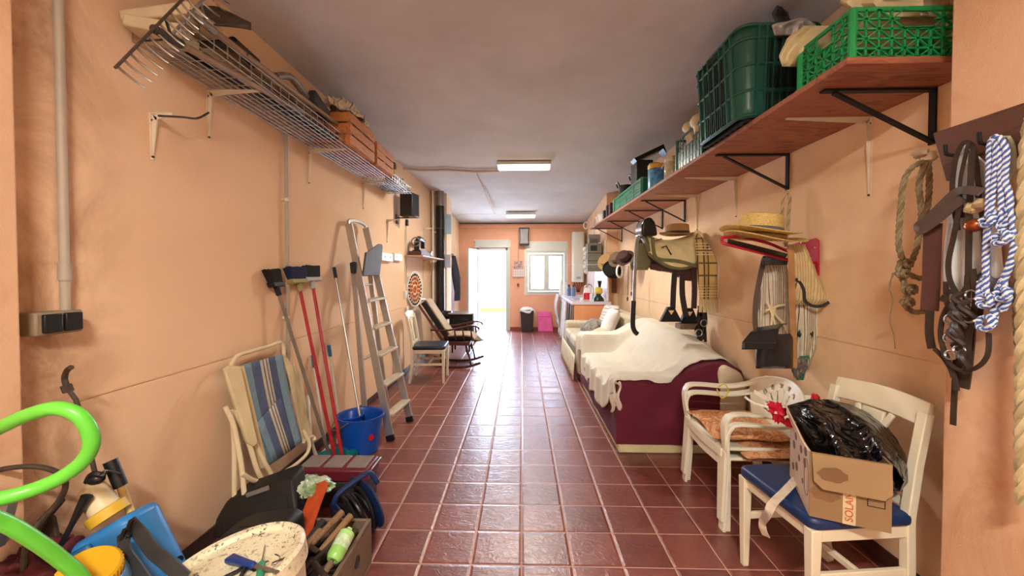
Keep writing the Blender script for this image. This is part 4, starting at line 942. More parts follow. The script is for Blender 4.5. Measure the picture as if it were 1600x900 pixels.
MB().tube([AY(136,775,1.2), AY(112,820,1.18), AY(90,862,1.16)], lambda q: .016 if q < .2 else .008, 10).build('side_tube', m_blackp, t)
MB().tube4(cr([AY(204,818,1.14), AY(222,838,1.11), AY(240,862,1.09), AY(262,880,1.07), AY(290,905,1.06)], 5), .04, .006, (0,-1,.3)).build('strap', m_dark, t)
MB().tube4(cr([AY(192,832,1.12), AY(196,862,1.09), AY(212,885,1.08), AY(232,915,1.07)], 5), .034, .006, (0,-1,.3)).build('strap', m_dark, t)
for q in (((196,826),(190,846)), ((202,835),(197,850)), ((206,812),(201,826))): MB().bar(AY(*q[0],1.11), AY(*q[1],1.11), .012, .01).build('strap_buckle', m_blackp, t, bevel=.002)
c2 = AY(284, 868, 1.3); MB().cyl(c2-V((.06,0,.02)), c2+V((.01,-.02,.0)), .013, n=12).build('side_knob', m_blackp, t)
# second jug with a yellow lid
cy_ = AY(140, 893, 1.0); rt = (.25,.35,0); u_ = Euler(rt).to_matrix()@V((0,0,1))
t = thing('plastic_jug', 'light blue jug with a wide mustard yellow screw lid in the bottom left corner', 'jug', tuple(cy_-u_*.3))
MB().lathe([(0,-.28),(.075,-.28),(.085,-.26),(.085,-.06),(.07,-.02),(0,-.02)], cy_, 30, rot=rt).build('body', M('light_blue_plastic', (110,164,214), .35), t)
b = MB(); b.lathe([(.056,-.03),(.063,-.03),(.064,.012),(.058,.018),(0,.018)], cy_, 40, rot=rt)
Rj = Euler(rt).to_matrix()
for k in range(36):
    a = 2*PI*k/36; p = cy_+Rj@V((.0645*math.cos(a), .0645*math.sin(a), -.008)); b.cyl(p-u_*.016, p+u_*.016, .0025, n=5)
b.build('lid', M('mustard_plastic', (206,158,30), .4), t)
# green hose
def HP(l, Y): return [AY(x, y, Y+dy) for x, y, dy in l]
m_hose = M('green_hose', (98,196,62), .32, var=.05)
pts = HP([(150,960,.16),(128,905,.12),(92,872,.08),(55,845,.04),(10,818,.0),(-50,795,-.04),(-120,770,.0),(-130,725,.05),(-60,698,.06),(0,668,.05),(45,648,.04),(90,638,.04),(126,652,.05),(143,685,.06),(134,715,.06),(104,741,.05),(60,762,.03),(10,777,.0),(-60,792,-.03),(-130,840,-.02)], .80)
tag(MB().tube(cr(pts, 8), .0155, 16).build('garden_hose', m_hose), 'thick bright green hose looping into the left edge of the picture', 'hose')
b = MB(); b.tube(cr(HP([(-40,760,0),(-10,738,0),(25,730,0),(65,730,.02),(96,742,.04),(102,762,.05),(88,788,.05),(62,815,.03),(42,845,.0),(36,900,0)], 1.08), 6), .0075, 8)
tag(b.build('bent_iron_rod', m_rust), 'brown bent rod arching behind the green hose', 'rod')
stick(HP([(6,775,0)], 1.0)[0], HP([(-14,850,0)], 1.0)[0], .028, .03, M('dull_alloy', (150,146,138), .3, .7), 'metal_can', 'dull metal cylinder at the left edge behind the hose', 'can')
cloth_heap(AY(45, 905, 1.12), .13, .12, .09, M('maroon_cloth', (84,26,30), .7, bump=.3), 'maroon_rag', 'dark maroon rag in the bottom left corner behind the hose', 'rag', 8, fold=.35)
t = thing('garden_shears', 'dark rusty tool standing behind the lower hose loop', 'tool', tuple(AY(70,860,1.15)-V((0,0,.2))))
MB().tube(cr([AY(95,782,1.15), AY(62,822,1.15), AY(50,850,1.15), AY(56,905,1.15)], 4), .011, 8).build('arm', m_rust, t)
MB().prism([AY(68,800,1.17), AY(82,810,1.17), AY(92,860,1.17), AY(88,900,1.17), AY(58,900,1.17), AY(60,840,1.17)], V((0,.012,0))).build('blade', m_rust, t, bevel=.003)
# ================================================================== right wall shelf and what stands on it
m_shelf = wood('reddish_shelf_board', (128,72,52), (168,104,74), 0, .6, 3, 5, .5)
SZ = 2.182
b = MB(); b.bb((1.215, 1.49, SZ), (XR, 6.95, SZ+.026)); shelf = tag(b.build('wall_shelf', m_shelf, bevel=.003), 'long reddish board shelf high along the right wall', 'shelf')
TZ = SZ+.0262
def iron_bracket(y, label, drop=.235, arm=.47):
    t = thing('shelf_bracket', label, 'bracket', (XR-.02, y, SZ-drop))
    MB().bar((XR-.008, y, SZ), (XR-.008, y, SZ-drop), .028, .008, up=(1,0,0)).build('wall_leg', m_iron, t)
    MB().bar((XR-.004, y, SZ-.006), (XR-arm, y, SZ-.006), .028, .010).build('arm', m_iron, t)
    MB().bar((XR-.012, y, SZ-drop+.012), (XR-arm+.05, y, SZ-.014), .010, .022, up=(0,1,0)).build('diagonal', m_iron, t)
    return t
for px, lb in ((1455,'black iron bracket nearest the camera, with the straw-coloured halter tied to it'), (1230,'second black iron bracket from the camera, plaited rope hanging from it'), (1070,'third black iron bracket from the camera'), (1035,'fourth black iron bracket from the camera'), (998,'fifth black iron bracket from the camera, over the sofa'), (972,'black iron bracket at the far end of the long shelf')):
    iron_bracket(AX(px, 250, XR-.01).y, lb)
for px, lb in ((1360,'nearest of the white brackets under the right shelf'), (1152,'middle white bracket under the right shelf'), (1091,'farthest white bracket under the right shelf')):
    y = AX(px, 250, XR).y; bracket(y, SZ-.001, .42, {1360:.40,1152:.33}.get(px,.36), lb, wall=XR, mat=m_brk, w=.03)
m_gl = M('bright_green_crate', (34,150,84), .4, var=.08); m_gd = M('dark_green_crate', (40,92,80), .3, var=.12, scale=3); m_gm = M('mid_green_crate', (26,112,72), .4)
def lattice(mb, o, u, v, W, Hh, nx, nz, th, hole=True, diag=True, solid_low=0):
    """one crate wall from o, u and v unit vectors"""
    o, u, v = V(o), V(u), V(v); n = u.cross(v)
    P = lambda a, c: o+u*a+v*c
    def bar(a, c, w_): mb.bar(a, c, w_, th, up=n)
    hx0, hx1, hz0 = W*.36, W*.64, Hh*.62
    inh = lambda a, c: hole and hx0 < a < hx1 and c > hz0
    for i in range(nx+1):
        a = W*i/nx
        if hole and hx0 < a < hx1: bar(P(a, 0), P(a, hz0), th)
        else: bar(P(a, 0), P(a, Hh), th*(1.6 if i in (0, nx) else 1))
    for j in range(nz+1):
        c = Hh*j/nz
        if hole and hz0+.001 < c < Hh-.001: bar(P(0, c), P(hx0, c), th*.8); bar(P(hx1, c), P(W, c), th*.8)
        else: bar(P(0, c), P(W, c), th*(2.2 if j == nz else .9))
    if hole: bar(P(hx0, hz0), P(hx1, hz0), th)
    if diag:
        for i in range(nx):
            for j in range(nz):
                a, c = W*i/nx, Hh*j/nz
                if inh(a+W/nx/2, c+Hh/nz/2): continue
                if (i+j) % 2: bar(P(a, c), P(a+W/nx, c+Hh/nz), th*.55)
                else: bar(P(a+W/nx, c), P(a, c+Hh/nz), th*.55)
def plastic_crate(x0, x1, y0, y1, z, h, mat, label, nx=12, ny=9, nz=5, th=.006, diag=True, group=None, panel=0):
    t = thing('plastic_crate', label, 'crate', ((x0+x1)/2, (y0+y1)/2, z))
    if panel:
        e = .004; hp = h*panel
        for lo, hi in (((x0,y0,z),(x1,y0+e,z+hp)), ((x0,y1-e,z),(x1,y1,z+hp)), ((x0,y0,z),(x0+e,y1,z+hp)), ((x1-e,y0,z),(x1,y1,z+hp))): MB().bb(lo, hi).build('side_panel', mat, t, smooth=False)
    for o, u, W, n_ in (((x0,y0,z),(1,0,0),x1-x0,nx), ((x0,y0,z),(0,1,0),y1-y0,ny), ((x0,y1,z),(1,0,0),x1-x0,nx), ((x1,y0,z),(0,1,0),y1-y0,ny)):
        b = MB(); lattice(b, o, u, (0,0,1), W, h, n_, nz, th, diag=diag); b.build('side_wall', mat, t, smooth=False)
    b = MB()
    for i in range(nx+1): b.box((x0+(x1-x0)*i/nx, (y0+y1)/2, z+.005), (th, y1-y0, th))
    for i in range(ny+1): b.box(((x0+x1)/2, y0+(y1-y0)*i/ny, z+.005), (x1-x0, th, th))
    b.build('base_grid', mat, t, smooth=False)
    for x in (x0, x1):
        for y in (y0, y1): MB().cyl((x, y, z), (x, y, z+h), th*1.9, n=10).build('corner_post', mat, t)
    return t
plastic_crate(1.245, 1.72, 1.505, 1.775, TZ, .182, m_gl, 'bright green lattice crate at the near end of the right shelf', 10, 6, 5, .0075)
# tall dark green harvest crate: ribbed, rounded
def harvest(x0, x1, y0, y1, z, h, label):
    t = thing('harvest_crate', label, 'crate', ((x0+x1)/2, (y0+y1)/2, z))
    cx, cy, hx, hy = (x0+x1)/2, (y0+y1)/2, (x1-x0)/2, (y1-y0)/2
    def rim(g, zz, r=.07, n=6):
        out = []
        for sx, sy, a0 in ((1,1,0), (-1,1,90), (-1,-1,180), (1,-1,270)):
            for k in range(n+1):
                a = math.radians(a0+90*k/n); out.append(V((cx+sx*(hx+g-r)+r*math.cos(a), cy+sy*(hy+g-r)+r*math.sin(a), zz)))
        return out
    b = MB(); lo, hi = rim(-.025, z+.01), rim(0, z+h); n = len(lo)
    rows = [[b.bm.verts.new(p.lerp(q, k/8)) for p, q in zip(lo, hi)] for k in range(9)]
    for k in range(8):
        for i in range(n): b._f([rows[k][i], rows[k][(i+1)%n], rows[k+1][(i+1)%n], rows[k+1][i]])
    b.build('shell', m_gd, t, solid=.004)
    b = MB()
    for f in (.03, .30, .58, .86, 1.0): b.tube([p.lerp(q, f)+(p-V((cx, cy, p.z))).normalized()*.004 for p, q in zip(lo, hi)], .008, 6, closed=True)
    b.build('bands', m_gd, t)
    b = MB()
    for y in [y0+.09+(y1-y0-.18)*k/6 for k in range(7)]: b.bar((x0+.018, y, z+.02), (x0-.006, y, z+h), .012, .012)
    for x in [x0+.09+(x1-x0-.18)*k/6 for k in range(7)]: b.bar((x, y0+.018, z+.02), (x, y0-.006, z+h), .012, .012)
    b.build('ribs', m_gd, t)
    # grids of small slots on the faces
    ms_ = M('crate_slots', (10,34,28), .6)
    for r0, r1 in ((.06,.28), (.33,.56), (.61,.84)):
        b = MB(); b2 = MB()
        for k in range(9):
            yy = y0+.17+.024*k*(y1-y0)/.56
            b.bar((x0+.014-.02*r0, yy, z+h*r0), (x0+.016-.02*r1, yy, z+h*r1), .008, .012)
            xx = x0+.14+.020*k*(x1-x0)/.45
            b2.bar((xx, y0+.014-.02*r0, z+h*r0), (xx, y0+.016-.02*r1, z+h*r1), .008, .012)
        b.build('slotted_panel', ms_, t); b2.build('slotted_panel', ms_, t)
    b = MB(); b.bar((x0-.009, (y0+y1)/2-.06, z+h*.93), (x0-.009, (y0+y1)/2+.06, z+h*.93), .004, .03, up=(0,0,1)); b.build('hand_grip', M('crate_slots_b', (8,26,22), .6), t)
    b = MB()
    for k in range(8): b.box((cx, y0+.06+(y1-y0-.12)*k/7, z+.008), (x1-x0-.1, .03, .012))
    for k in range(4): b.box((x0+.06+(x1-x0-.12)*k/3, cy, z+.004), (.02, y1-y0-.1, .008))
    b.build('base_slats', M('crate_base_black', (18,34,30), .5), t)
    return t
harvest(1.13, 1.56, 2.05, 2.60, TZ, .475, 'tall dark green ribbed harvest crate on the right shelf')
plastic_crate(1.235, 1.60, 2.68, 3.12, TZ, .24, m_gd, 'small dark green crate behind the tall harvest crate', 8, 8, 4, .007, False, panel=.6)
plastic_crate(1.225, 1.60, 3.98, 5.15, TZ, .16, m_gm, 'long low green slatted crate far along the right shelf', 6, 4, 6, .011, False, panel=.9)
b = MB(); b.prism([(1.19,2.62,TZ+.001),(1.19,3.05,TZ+.001),(1.23,3.05,TZ+.001),(1.23,2.62,TZ+.001)], (0,0,.012))
m_jar = M('cream_plastic_jar', (222,212,180), .5); m_clear = M('cloudy_jar', (190,180,150), .15, var=.3, scale=30)
for (px, py, Y, r, lb) in ((1092,187,2.80,.058,'larger pale round bottle end sticking out of the small dark green crate'), (1076,197,2.98,.045,'smaller pale round bottle end sticking out of the small dark green crate')):
    p = AY(px, py, Y); t = thing('plastic_bottle', lb, 'bottle', (p.x, p.y, TZ+.02))
    MB().ball((p.x, p.y, p.z-.01), (r, r*1.2, r*.9), 14, 8).build('shoulder', m_jar, t)
    MB().cyl((p.x+.06, p.y, TZ+.015), (p.x, p.y, p.z), r*.8, n=16).build('body', m_jar, t)
def jar(px, py_base, Y, r, h, mat, label, lid=None, name='jar', cat='jar', band=None, X=None):
    p = AY(px, py_base, Y); x = p.x if X is None else X; t = thing(name, label, cat, (x, Y, TZ))
    MB().lathe([(0,0),(r*.94,0),(r,.006),(r,h*.8),(r*.9,h*.86),(r*.86,h*.9),(0,h*.9)], (x, Y, TZ), 22).build('body', mat, t)
    if lid: MB().lathe([(r*.95,h*.84),(r*1.02,h*.84),(r*1.02,h),(r*.97,h*1.02),(0,h*1.02)], (x, Y, TZ), 22).build('lid', lid, t)
    if band: MB().lathe([(r*1.002,h*.35),(r*1.012,h*.36),(r*1.012,h*.62),(r*1.002,h*.63)], (x, Y, TZ), 22).build('label_band', band, t)
    return t
m_yl = M('yellow_lid', (226,178,64), .45); m_bl = M('blue_printed_tub', (30,110,186), .3, var=.5, scale=22, c2=(120,190,220))
jar(1018, 298, 3.80, .085, .235, m_bl, 'blue printed tub with a yellow lid at the shelf edge', m_yl, 'paint_tub', 'tub', X=1.312)
jar(1042, 287, 3.36, .062, .165, m_clear, 'cloudy jar with mixed contents at the shelf edge beside the blue tub', m_jar, X=1.285)
jar(1050, 258, 3.62, .05, .30, M('brown_bottle', (84,62,44), .25), 'brown bottle with a white label behind the cloudy jar', None, 'glass_bottle', 'bottle', M('label_paper', (230,230,226), .5), X=1.43)
jar(1035, 258, 3.86, .06, .31, m_jar, 'tall cream bottle behind the blue tub, right of the other cream one', None, 'plastic_bottle', 'bottle', X=1.46)
jar(1016, 258, 4.02+.0, .055, .31, m_jar, 'tall cream bottle against the black case', M('tan_cap', (180,160,130), .5), 'plastic_bottle', 'bottle', X=1.36)
jar(1072, 262, 3.17, .05, .115, m_jar, 'small cream pot at the shelf edge by the dark green crate', None, X=1.30)
b = MB(); b.box((1.40, 3.24, TZ+.06), (.09,.09,.12)); tag(b.build('blue_carton', M('royal_blue_card', (22,58,140), .5), bevel=.004), 'royal blue carton behind the small cream pot', 'carton')
b = MB(); b.surf(lambda u, v: (1.27+.20*u, 3.40+.34*v-.17, TZ+.17+.012*math.sin(PI*u)*2-.025*(2*v-1)**2), 10, 10); tag(b.build('flat_tan_board', M('tan_leather', (150,112,78), .6, var=.2), solid=.02), 'curved tan leather piece lying over the cloudy jar', 'leather')
# black case with a tilted lid
t = thing('black_toolbox', 'black open case with raised lid behind the yellow-lidded tub', 'case', (1.42, 4.15, TZ))
MB().bb((1.225, 4.17, TZ+.165), (1.40, 4.40, 2.61)).build('body', m_blackp, t, bevel=.008)
MB().prism([AY(991,247,4.15), AY(1037,225,4.15), AY(1043,241,4.15), AY(1036,232,4.15), AY(995,252,4.15)], V((.0,.14,.0))).build('lid', m_blackp, t)
# black rubber buckets over the low green crate
for (x, Y, r, lb) in ((1.33, 4.95, .10, 'black rubber bucket with handle loops in the low green crate'), (1.37, 4.55, .09, 'second black rubber bucket next to the black case')):
    t = thing('rubber_bucket', lb, 'bucket', (x, Y, TZ+.02))
    MB().lathe([(0,0),(r*.75,0),(r,.27),(r*1.06,.28),(r*.95,.27),(r*.7,.02),(0,.02)], (x, Y, TZ+.015), 24).build('body', m_blackp, t)
    b = MB(); b.tube(cr([(x-r, Y-.05, TZ+.28), (x-r-.02, Y-.04, TZ+.33), (x-r-.02, Y+.04, TZ+.33), (x-r, Y+.05, TZ+.28)], 5), .009, 8); b.build('handle', m_blackp, t)
# books, cup, tin at the far end
for k, (y, w_, h_, c, lb) in enumerate(((5.62,.05,.20,(70,26,34),'dark red book nearest of the three at the far end of the shelf'), (5.80,.045,.20,(52,22,30),'darker maroon book in the middle of the three on the shelf end'), (6.02,.04,.16,(30,28,30),'black book farthest of the three on the shelf end'))):
    t = thing('book', lb, 'book', (1.33, y, TZ)); MB().bb((1.26, y-w_, TZ), (1.40, y+w_, TZ+h_)).build('cover', M('book_cover_%s' % 'abc'[k], c, .6), t, bevel=.003)
    MB().bb((1.262, y-w_+.006, TZ+.004), (1.404, y+w_-.006, TZ+h_-.006)).build('pages', m_jar, t)
t = thing('drinking_cup', 'white cup at the far end of the right shelf', 'cup', (1.30, 6.30, TZ)); MB().lathe([(0,0),(.05,0),(.075,.14),(.07,.14),(.045,.01),(0,.01)], (1.30, 6.30, TZ), 20).build('body', m_sock, t)
MB().tube(cr([(1.23,6.28,TZ+.11),(1.20,6.28,TZ+.08),(1.235,6.28,TZ+.04)],5), .008, 6).build('handle', m_sock, t)
b = MB(); b.box((1.42, 5.38, TZ+.09), (.14,.12,.18)); b.box((1.42,5.38,TZ+.19), (.10,.08,.03)); tag(b.build('tin_box', M('dull_tin', (120,110,104), .4, .5), bevel=.005), 'dull tin box between the books and the low green crate', 'tin')
# generic soft body seen against the wall: rows = (v, left px, right px)
def soft(rows, Y, d, mat, name, parent=None, folds=4, amp=.25, seed=0, n=44, m=26, yfun=None, Xp=None):
    rs = sorted(rows)
    def row(py):
        for (a, l0, r0), (b_, l1, r1) in zip(rs, rs[1:]):
            if py <= b_: k = (py-a)/(b_-a); k = k*k*(3-2*k)*.5+k*.5; return l0+(l1-l0)*k, r0+(r1-r0)*k
        return rs[-1][1:]
    y0, y1 = rs[0][0], rs[-1][0]
    def f(u, v):
        py = y0+(y1-y0)*v; l, r = row(py); k = 2*PI*u; c_, s_ = math.cos(k), math.sin(k)
        cx = (l+r)/2+(r-l)/2*math.copysign(abs(c_)**(.75), c_)
        YY = (yfun(py) if yfun else Y)
        fo = 1+amp*math.sin(folds*(c_*1.6+.4*v)+seed)+amp*.8*noise.noise(V((c_*2.2+seed, v*3, s_)))
        if Xp is not None: return AX(cx, py, Xp-d*s_*fo*(.35+.65*min(1, v*5, (1-v)*9+.25)))
        return AY(cx, py+1.5*noise.noise(V((c_*3, v*4, seed))), YY-d*s_*fo*(.35+.65*min(1, v*5, (1-v)*9+.25)))
    b = MB(); b.surf(f, n, m, cu=True)
    for v in (0, 1):
        ce = sum((V(f(i/n, v)) for i in range(n)), V((0,0,0)))/n; b.surf(lambda u, w_: V(f(u, v)).lerp(ce, w_), n, 1, cu=True)
    bmesh.ops.remove_doubles(b.bm, verts=b.bm.verts, dist=1e-5)
    return b.build(name, mat, parent)
# cloths on the crates
m_cr = M('cream_cotton', (224,212,168), .9, bump=.3, bscale=200, var=.08); m_ws = stripes('white_shirt_cloth', [(0,(214,216,216)),(.7,(180,184,190)),(.8,(220,220,220))], 1, 30)
tag(soft([(40,1255,1330),(62,1228,1345),(88,1217,1300),(104,1222,1262)], 1.86, .07, m_cr, 'cotton_sack', folds=5, amp=.5, seed=2), 'cream cotton sack rolled over the side of the bright green crate', 'sack')
tag(soft([(28,1245,1262),(40,1205,1275),(56,1210,1265)], 2.05, .09, m_ws, 'shirt_cloth', folds=6, amp=.4, seed=5), 'white striped cloth bunched between the two big green crates', 'cloth')
tag(soft([(-20,1330,1480),(4,1312,1484),(18,1330,1484),(30,1345,1482)], 1.66, .11, m_cr, 'cotton_blanket', folds=6, amp=.4, seed=9), 'cream blanket heaped inside the bright green crate', 'blanket')
tag(soft([(8,1212,1220),(22,1206,1232),(38,1212,1240)], 2.2, .06, m_dark, 'dark_bag', folds=3, amp=.3, seed=9), 'small black bag poking above the tall harvest crate', 'bag')
tag(soft([(-20,1338,1362),(-4,1345,1376),(10,1362,1385)], 1.75, .05, M('blue_checked_cloth', (180,190,204), .8), 'checked_cloth', folds=3, amp=.3, seed=4), 'pale blue cloth on top of the bright green crate', 'cloth')
# ================================================================== far end of the room, right and back
m_orwall = wall_mat('orange_masonry', (232,164,120), .25)
cx0, cx1, cy0, cy1, cz = .86, XF, 6.72, 9.0, .905
t = thing('kitchen_counter', 'masonry counter with a lilac white top and gathered curtain below', 'counter', ((cx0+cx1)/2, (cy0+cy1)/2, 0))
MB().bb((cx0+.05, cy0, 0), (cx1, cy0+.08, cz-.05)).build('end_wall', m_orwall, t)
MB().bb((cx0+.05, cy1-.08, 0), (cx1, cy1, cz-.05)).build('end_wall', m_orwall, t)
MB().bb((cx0+.01, cy0-.02, cz-.05), (cx1, cy1+.02, cz)).build('worktop', M('lilac_white_top', (222,216,226), .25, var=.03), t, bevel=.006)
MB().bb((cx1-.03, cy0+.2, cz), (cx1, cy1, cz+.65)).build('tiled_splashback', M('pale_pink_tiles', (232,214,214), .25), t)
MB().bb((cx0+.12, cy0+.55, cz-.001), (cx1-.12, cy0+1.0, cz+.003)).build('sink', M('steel_sink', (170,172,184), .3, .6), t, bevel=.004)
m_curt = stripes('brown_striped_curtain', [(0,(158,142,130)),(.35,(104,86,78)),(.5,(176,162,150)),(.75,(84,66,60))], 1, 7)
def curtain(x, y0, y1, z0, z1, nf, amp, name, mat, parent):
    def f(u, v): return (x+(amp*(.4+.6*v))*math.sin(u*nf*2*PI)+.012*math.sin(u*23)-.03*v, y0+(y1-y0)*u, z1+(z0-z1)*v)
    b = MB(); b.surf(f, nf*14, 8); return b.build(name, mat, parent, solid=.003)
curtain(cx0+.03, cy0+.02, 7.65, .02, cz-.055, 6, .030, 'curtain', m_curt, t)
curtain(cx0+.03, 7.7, 8.9, .02, cz-.055, 6, .03, 'curtain', M('pale_curtain', (214,208,206), .85), t)
MB().cyl((cx0+.03, cy0, cz-.06), (cx0+.03, cy1, cz-.06), .006, n=6).build('curtain_rod', m_white, t)
b = MB(); b.surf(lambda u, v: (cx0-.03-.05*math.sin(PI*min(1,v*1.3))-.02*math.sin(u*14), 8.55+.5*u, cz+.02-.72*v), 24, 8); tag(b.build('tea_towel', stripes('towel_stripes', [(0,(206,206,214)),(.5,(120,124,150)),(.65,(230,230,232))], 1, 12), solid=.006), 'grey and blue striped towel hanging over the far end of the counter', 'towel')
def on_counter(px, Y, prof, mat, name, label, cat, parts=()):
    p = AY(px, 465, Y); t = thing(name, label, cat, (p.x, Y, cz))
    MB().lathe(prof, (p.x, Y, cz), 18).build('body', mat, t)
    for pn, pf, mt in parts: MB().lathe(pf, (p.x, Y, cz), 18).build(pn, mt, t)
    return t
m_blb = M('blue_bottle', (86,124,176), .3)
for px, Y, lb in ((889,8.5,'left blue spray bottle on the counter'), (896,8.4,'right blue spray bottle on the counter')):
    on_counter(px, Y, [(0,0),(.04,0),(.042,.15),(.02,.2),(0,.2)], m_blb, 'spray_bottle', lb, 'bottle', (('cap', [(.018,.19),(.022,.2),(.022,.25),(0,.25)], m_dark),))
on_counter(877, 8.8, [(0,0),(.05,0),(.05,.22),(.02,.28),(0,.28)], m_sock, 'detergent_bottle', 'white bottle at the left end of the counter row', 'bottle', (('cap', [(.02,.27),(.024,.28),(.024,.33),(0,.33)], m_sock),))
on_counter(883, 8.7, [(0,0),(.045,0),(.045,.26),(.02,.3),(0,.3)], m_sock, 'detergent_bottle', 'second white bottle on the counter, beside the blue ones', 'bottle', (('cap', [(.02,.29),(.022,.3),(.022,.34),(0,.34)], m_jar),))
on_counter(917, 7.35, [(0,0),(.07,0),(.075,.11),(.06,.13),(0,.13)], M('red_container', (206,44,50), .3), 'red_canister', 'red canister on the counter with a white lid', 'canister', (('lid', [(.062,.125),(.055,.17),(.03,.22),(0,.22)], m_sock),))
on_counter(924, 7.15, [(0,0),(.03,0),(.03,.10),(.012,.13),(0,.13)], m_sock, 'small_bottle', 'small white bottle right of the red canister', 'bottle')
on_counter(909, 6.95, [(0,0),(.035,0),(.038,.06),(.034,.06),(.03,.01),(0,.01)], m_sock, 'white_cup', 'small white cup near the counter front edge', 'cup')
p = AY(935, 470, 6.92); t = thing('coffee_maker', 'dark green appliance with yellow bowl and black funnel on the counter corner', 'appliance', (p.x, 6.92, cz))
MB().lathe([(0,0),(.10,0),(.09,.05),(.05,.10),(.05,.13),(0,.13)], (p.x, 6.92, cz), 18).build('base', M('bottle_green', (16,52,44), .3), t)
MB().lathe([(.04,.12),(.075,.15),(.07,.22),(.03,.25),(0,.25)], (p.x, 6.92, cz), 18).build('bowl', M('yellow_bowl', (222,200,80), .3), t)
MB().lathe([(.02,.24),(.025,.28),(.04,.36),(0,.36)], (p.x+.02, 6.92, cz), 18).build('funnel', m_blackp, t)
t = thing('kitchen_tap', 'curved chrome tap over the sink', 'tap', (1.30, 7.5, cz)); b = MB(); b.tube(cr([(1.38,7.5,cz),(1.38,7.5,cz+.2),(1.32,7.5,cz+.28),(1.22,7.5,cz+.24),(1.21,7.5,cz+.18)],5), .012, 8); b.build('spout', m_chrome, t); MB().cyl((1.38,7.42,cz+.03),(1.38,7.58,cz+.03),.012,n=8).build('handles', m_chrome, t)
# hanging grey units, garlic, pipe, heater
def unit(px0, px1, py0, py1, Y, d, mat, name, label, cat, **k):
    a, c = AY(px0, py0, Y), AY(px1, py1, Y); b = MB(); b.bb((a.x, Y, c.z), (c.x, Y+d, a.z)); return tag(b.build(name, mat, bevel=.01, **k), label, cat)
t = thing('stereo_stack', 'stack of grey metal boxes on the right wall beyond the hats', 'box', tuple(AY(929,424,7.35)))
m_gbox = M('grey_metal_box', (132,132,118), .45, .2)
for y0, y1, x0, x1 in ((424,408,918,942), (407.5,396,918,941), (395.5,380,918,942)):
    a, c = AY(x0, y1, 7.35), AY(x1, y0, 7.35); MB().bb((a.x, 7.35, c.z), (c.x-.02, 7.65, a.z)).build('drawer_unit', m_gbox, t, bevel=.008)
a, c = AY(921,381,7.35), AY(933,392,7.35); MB().bb((a.x+.02, 7.342, c.z), (c.x, 7.35, a.z-.03)).build('face_plate', m_dark, t)
a, c = AY(921,372,7.4), AY(935,380,7.4); MB().bb((a.x, 7.4, c.z), (c.x, 7.6, a.z)).build('top_box', M('grey_brown_box', (112,100,96), .5), t, bevel=.005)
unit(919, 940, 366, 379, 7.7, .04, M('dark_framed_sheet', (150,150,156), .4), 'framed_notice', 'small framed panel on the far right wall under the shelf end', 'frame')
t = thing('garlic_string', 'string of white garlic bulbs hanging left of the grey boxes', 'garlic', tuple(AY(915,425,7.5)))
for k in range(6): MB().ball(AY(914.5+1.5*(k%2), 389+7*k, 7.5), (.045,.04,.045), 12, 8, dis=.15).build('bulb', m_sock, t)
MB().tube([AY(915,378,7.5), AY(915,424,7.5)], .005, 6).build('string', m_handle, t)
t = thing('water_heater', 'tall white gas water heater on the back wall by the corner', 'water heater', (1.40, 9.3, 1.2))
a, c = AY(895,362,9.15), AY(913,441,9.15); b = MB(); b.rbox(((a.x+c.x)/2, 9.29, (a.z+c.z)/2), (c.x-a.x, .30, a.z-c.z), .05); b.build('casing', m_upvc, t, bevel=.01)
MB().bb(((a.x+c.x)/2-.05, 9.13, c.z+.08), ((a.x+c.x)/2+.05, 9.14, c.z+.13)).build('control_panel', M('grey_panel', (170,170,176), .4), t)
for k in range(4): MB().tube(cr([(a.x+.05+.06*k, 9.26, c.z), (a.x+.07+.05*k, 9.25, c.z-.08), (a.x+.10+.03*k, 9.24, c.z-.14), (a.x+.12+.02*k, 9.3, c.z-.24)], 4), .011, 8).build('copper_pipe', M('copper', (140,92,70), .4, .7), t)
conduit(XF-.03, 8.2, .9, 2.55, .018, 'white pipe on the far right wall next to the heater', mat=m_white)
b = MB(); p = AY(915.5,352,8.2); b.tube([(p.x+.05*math.cos(2*PI*k/24), 8.2, p.z+.07*math.sin(2*PI*k/24)) for k in range(24)], .012, 8, closed=True); tag(b.build('wall_ring', m_white), 'white ring on top of the white pipe under the ceiling', 'ring')
conduit(XF-.02, 7.12, 0, 2.0, .012, 'white pipe at the corner of the far right wall step', mat=m_white)
# arched niche plaque on the step
cxp = AY(959.5,445,YS); w_ = .045; b = MB()
pts = [(cxp.x-w_, YS-.012, cxp.z-.15), (cxp.x+w_, YS-.012, cxp.z-.15), (cxp.x+w_, YS-.012, cxp.z+.10)]+[(cxp.x+w_*math.cos(PI*k/8), YS-.012, cxp.z+.10+.06*math.sin(PI*k/8)) for k in range(1,8)]+[(cxp.x-w_, YS-.012, cxp.z+.10)]
tag(b.prism(pts, (0,.012,0)).build('arched_plaque', wood('brown_plaque', (96,62,44), (120,82,58), 2)), 'small brown arched plaque on the wall step beyond the hats', 'plaque')
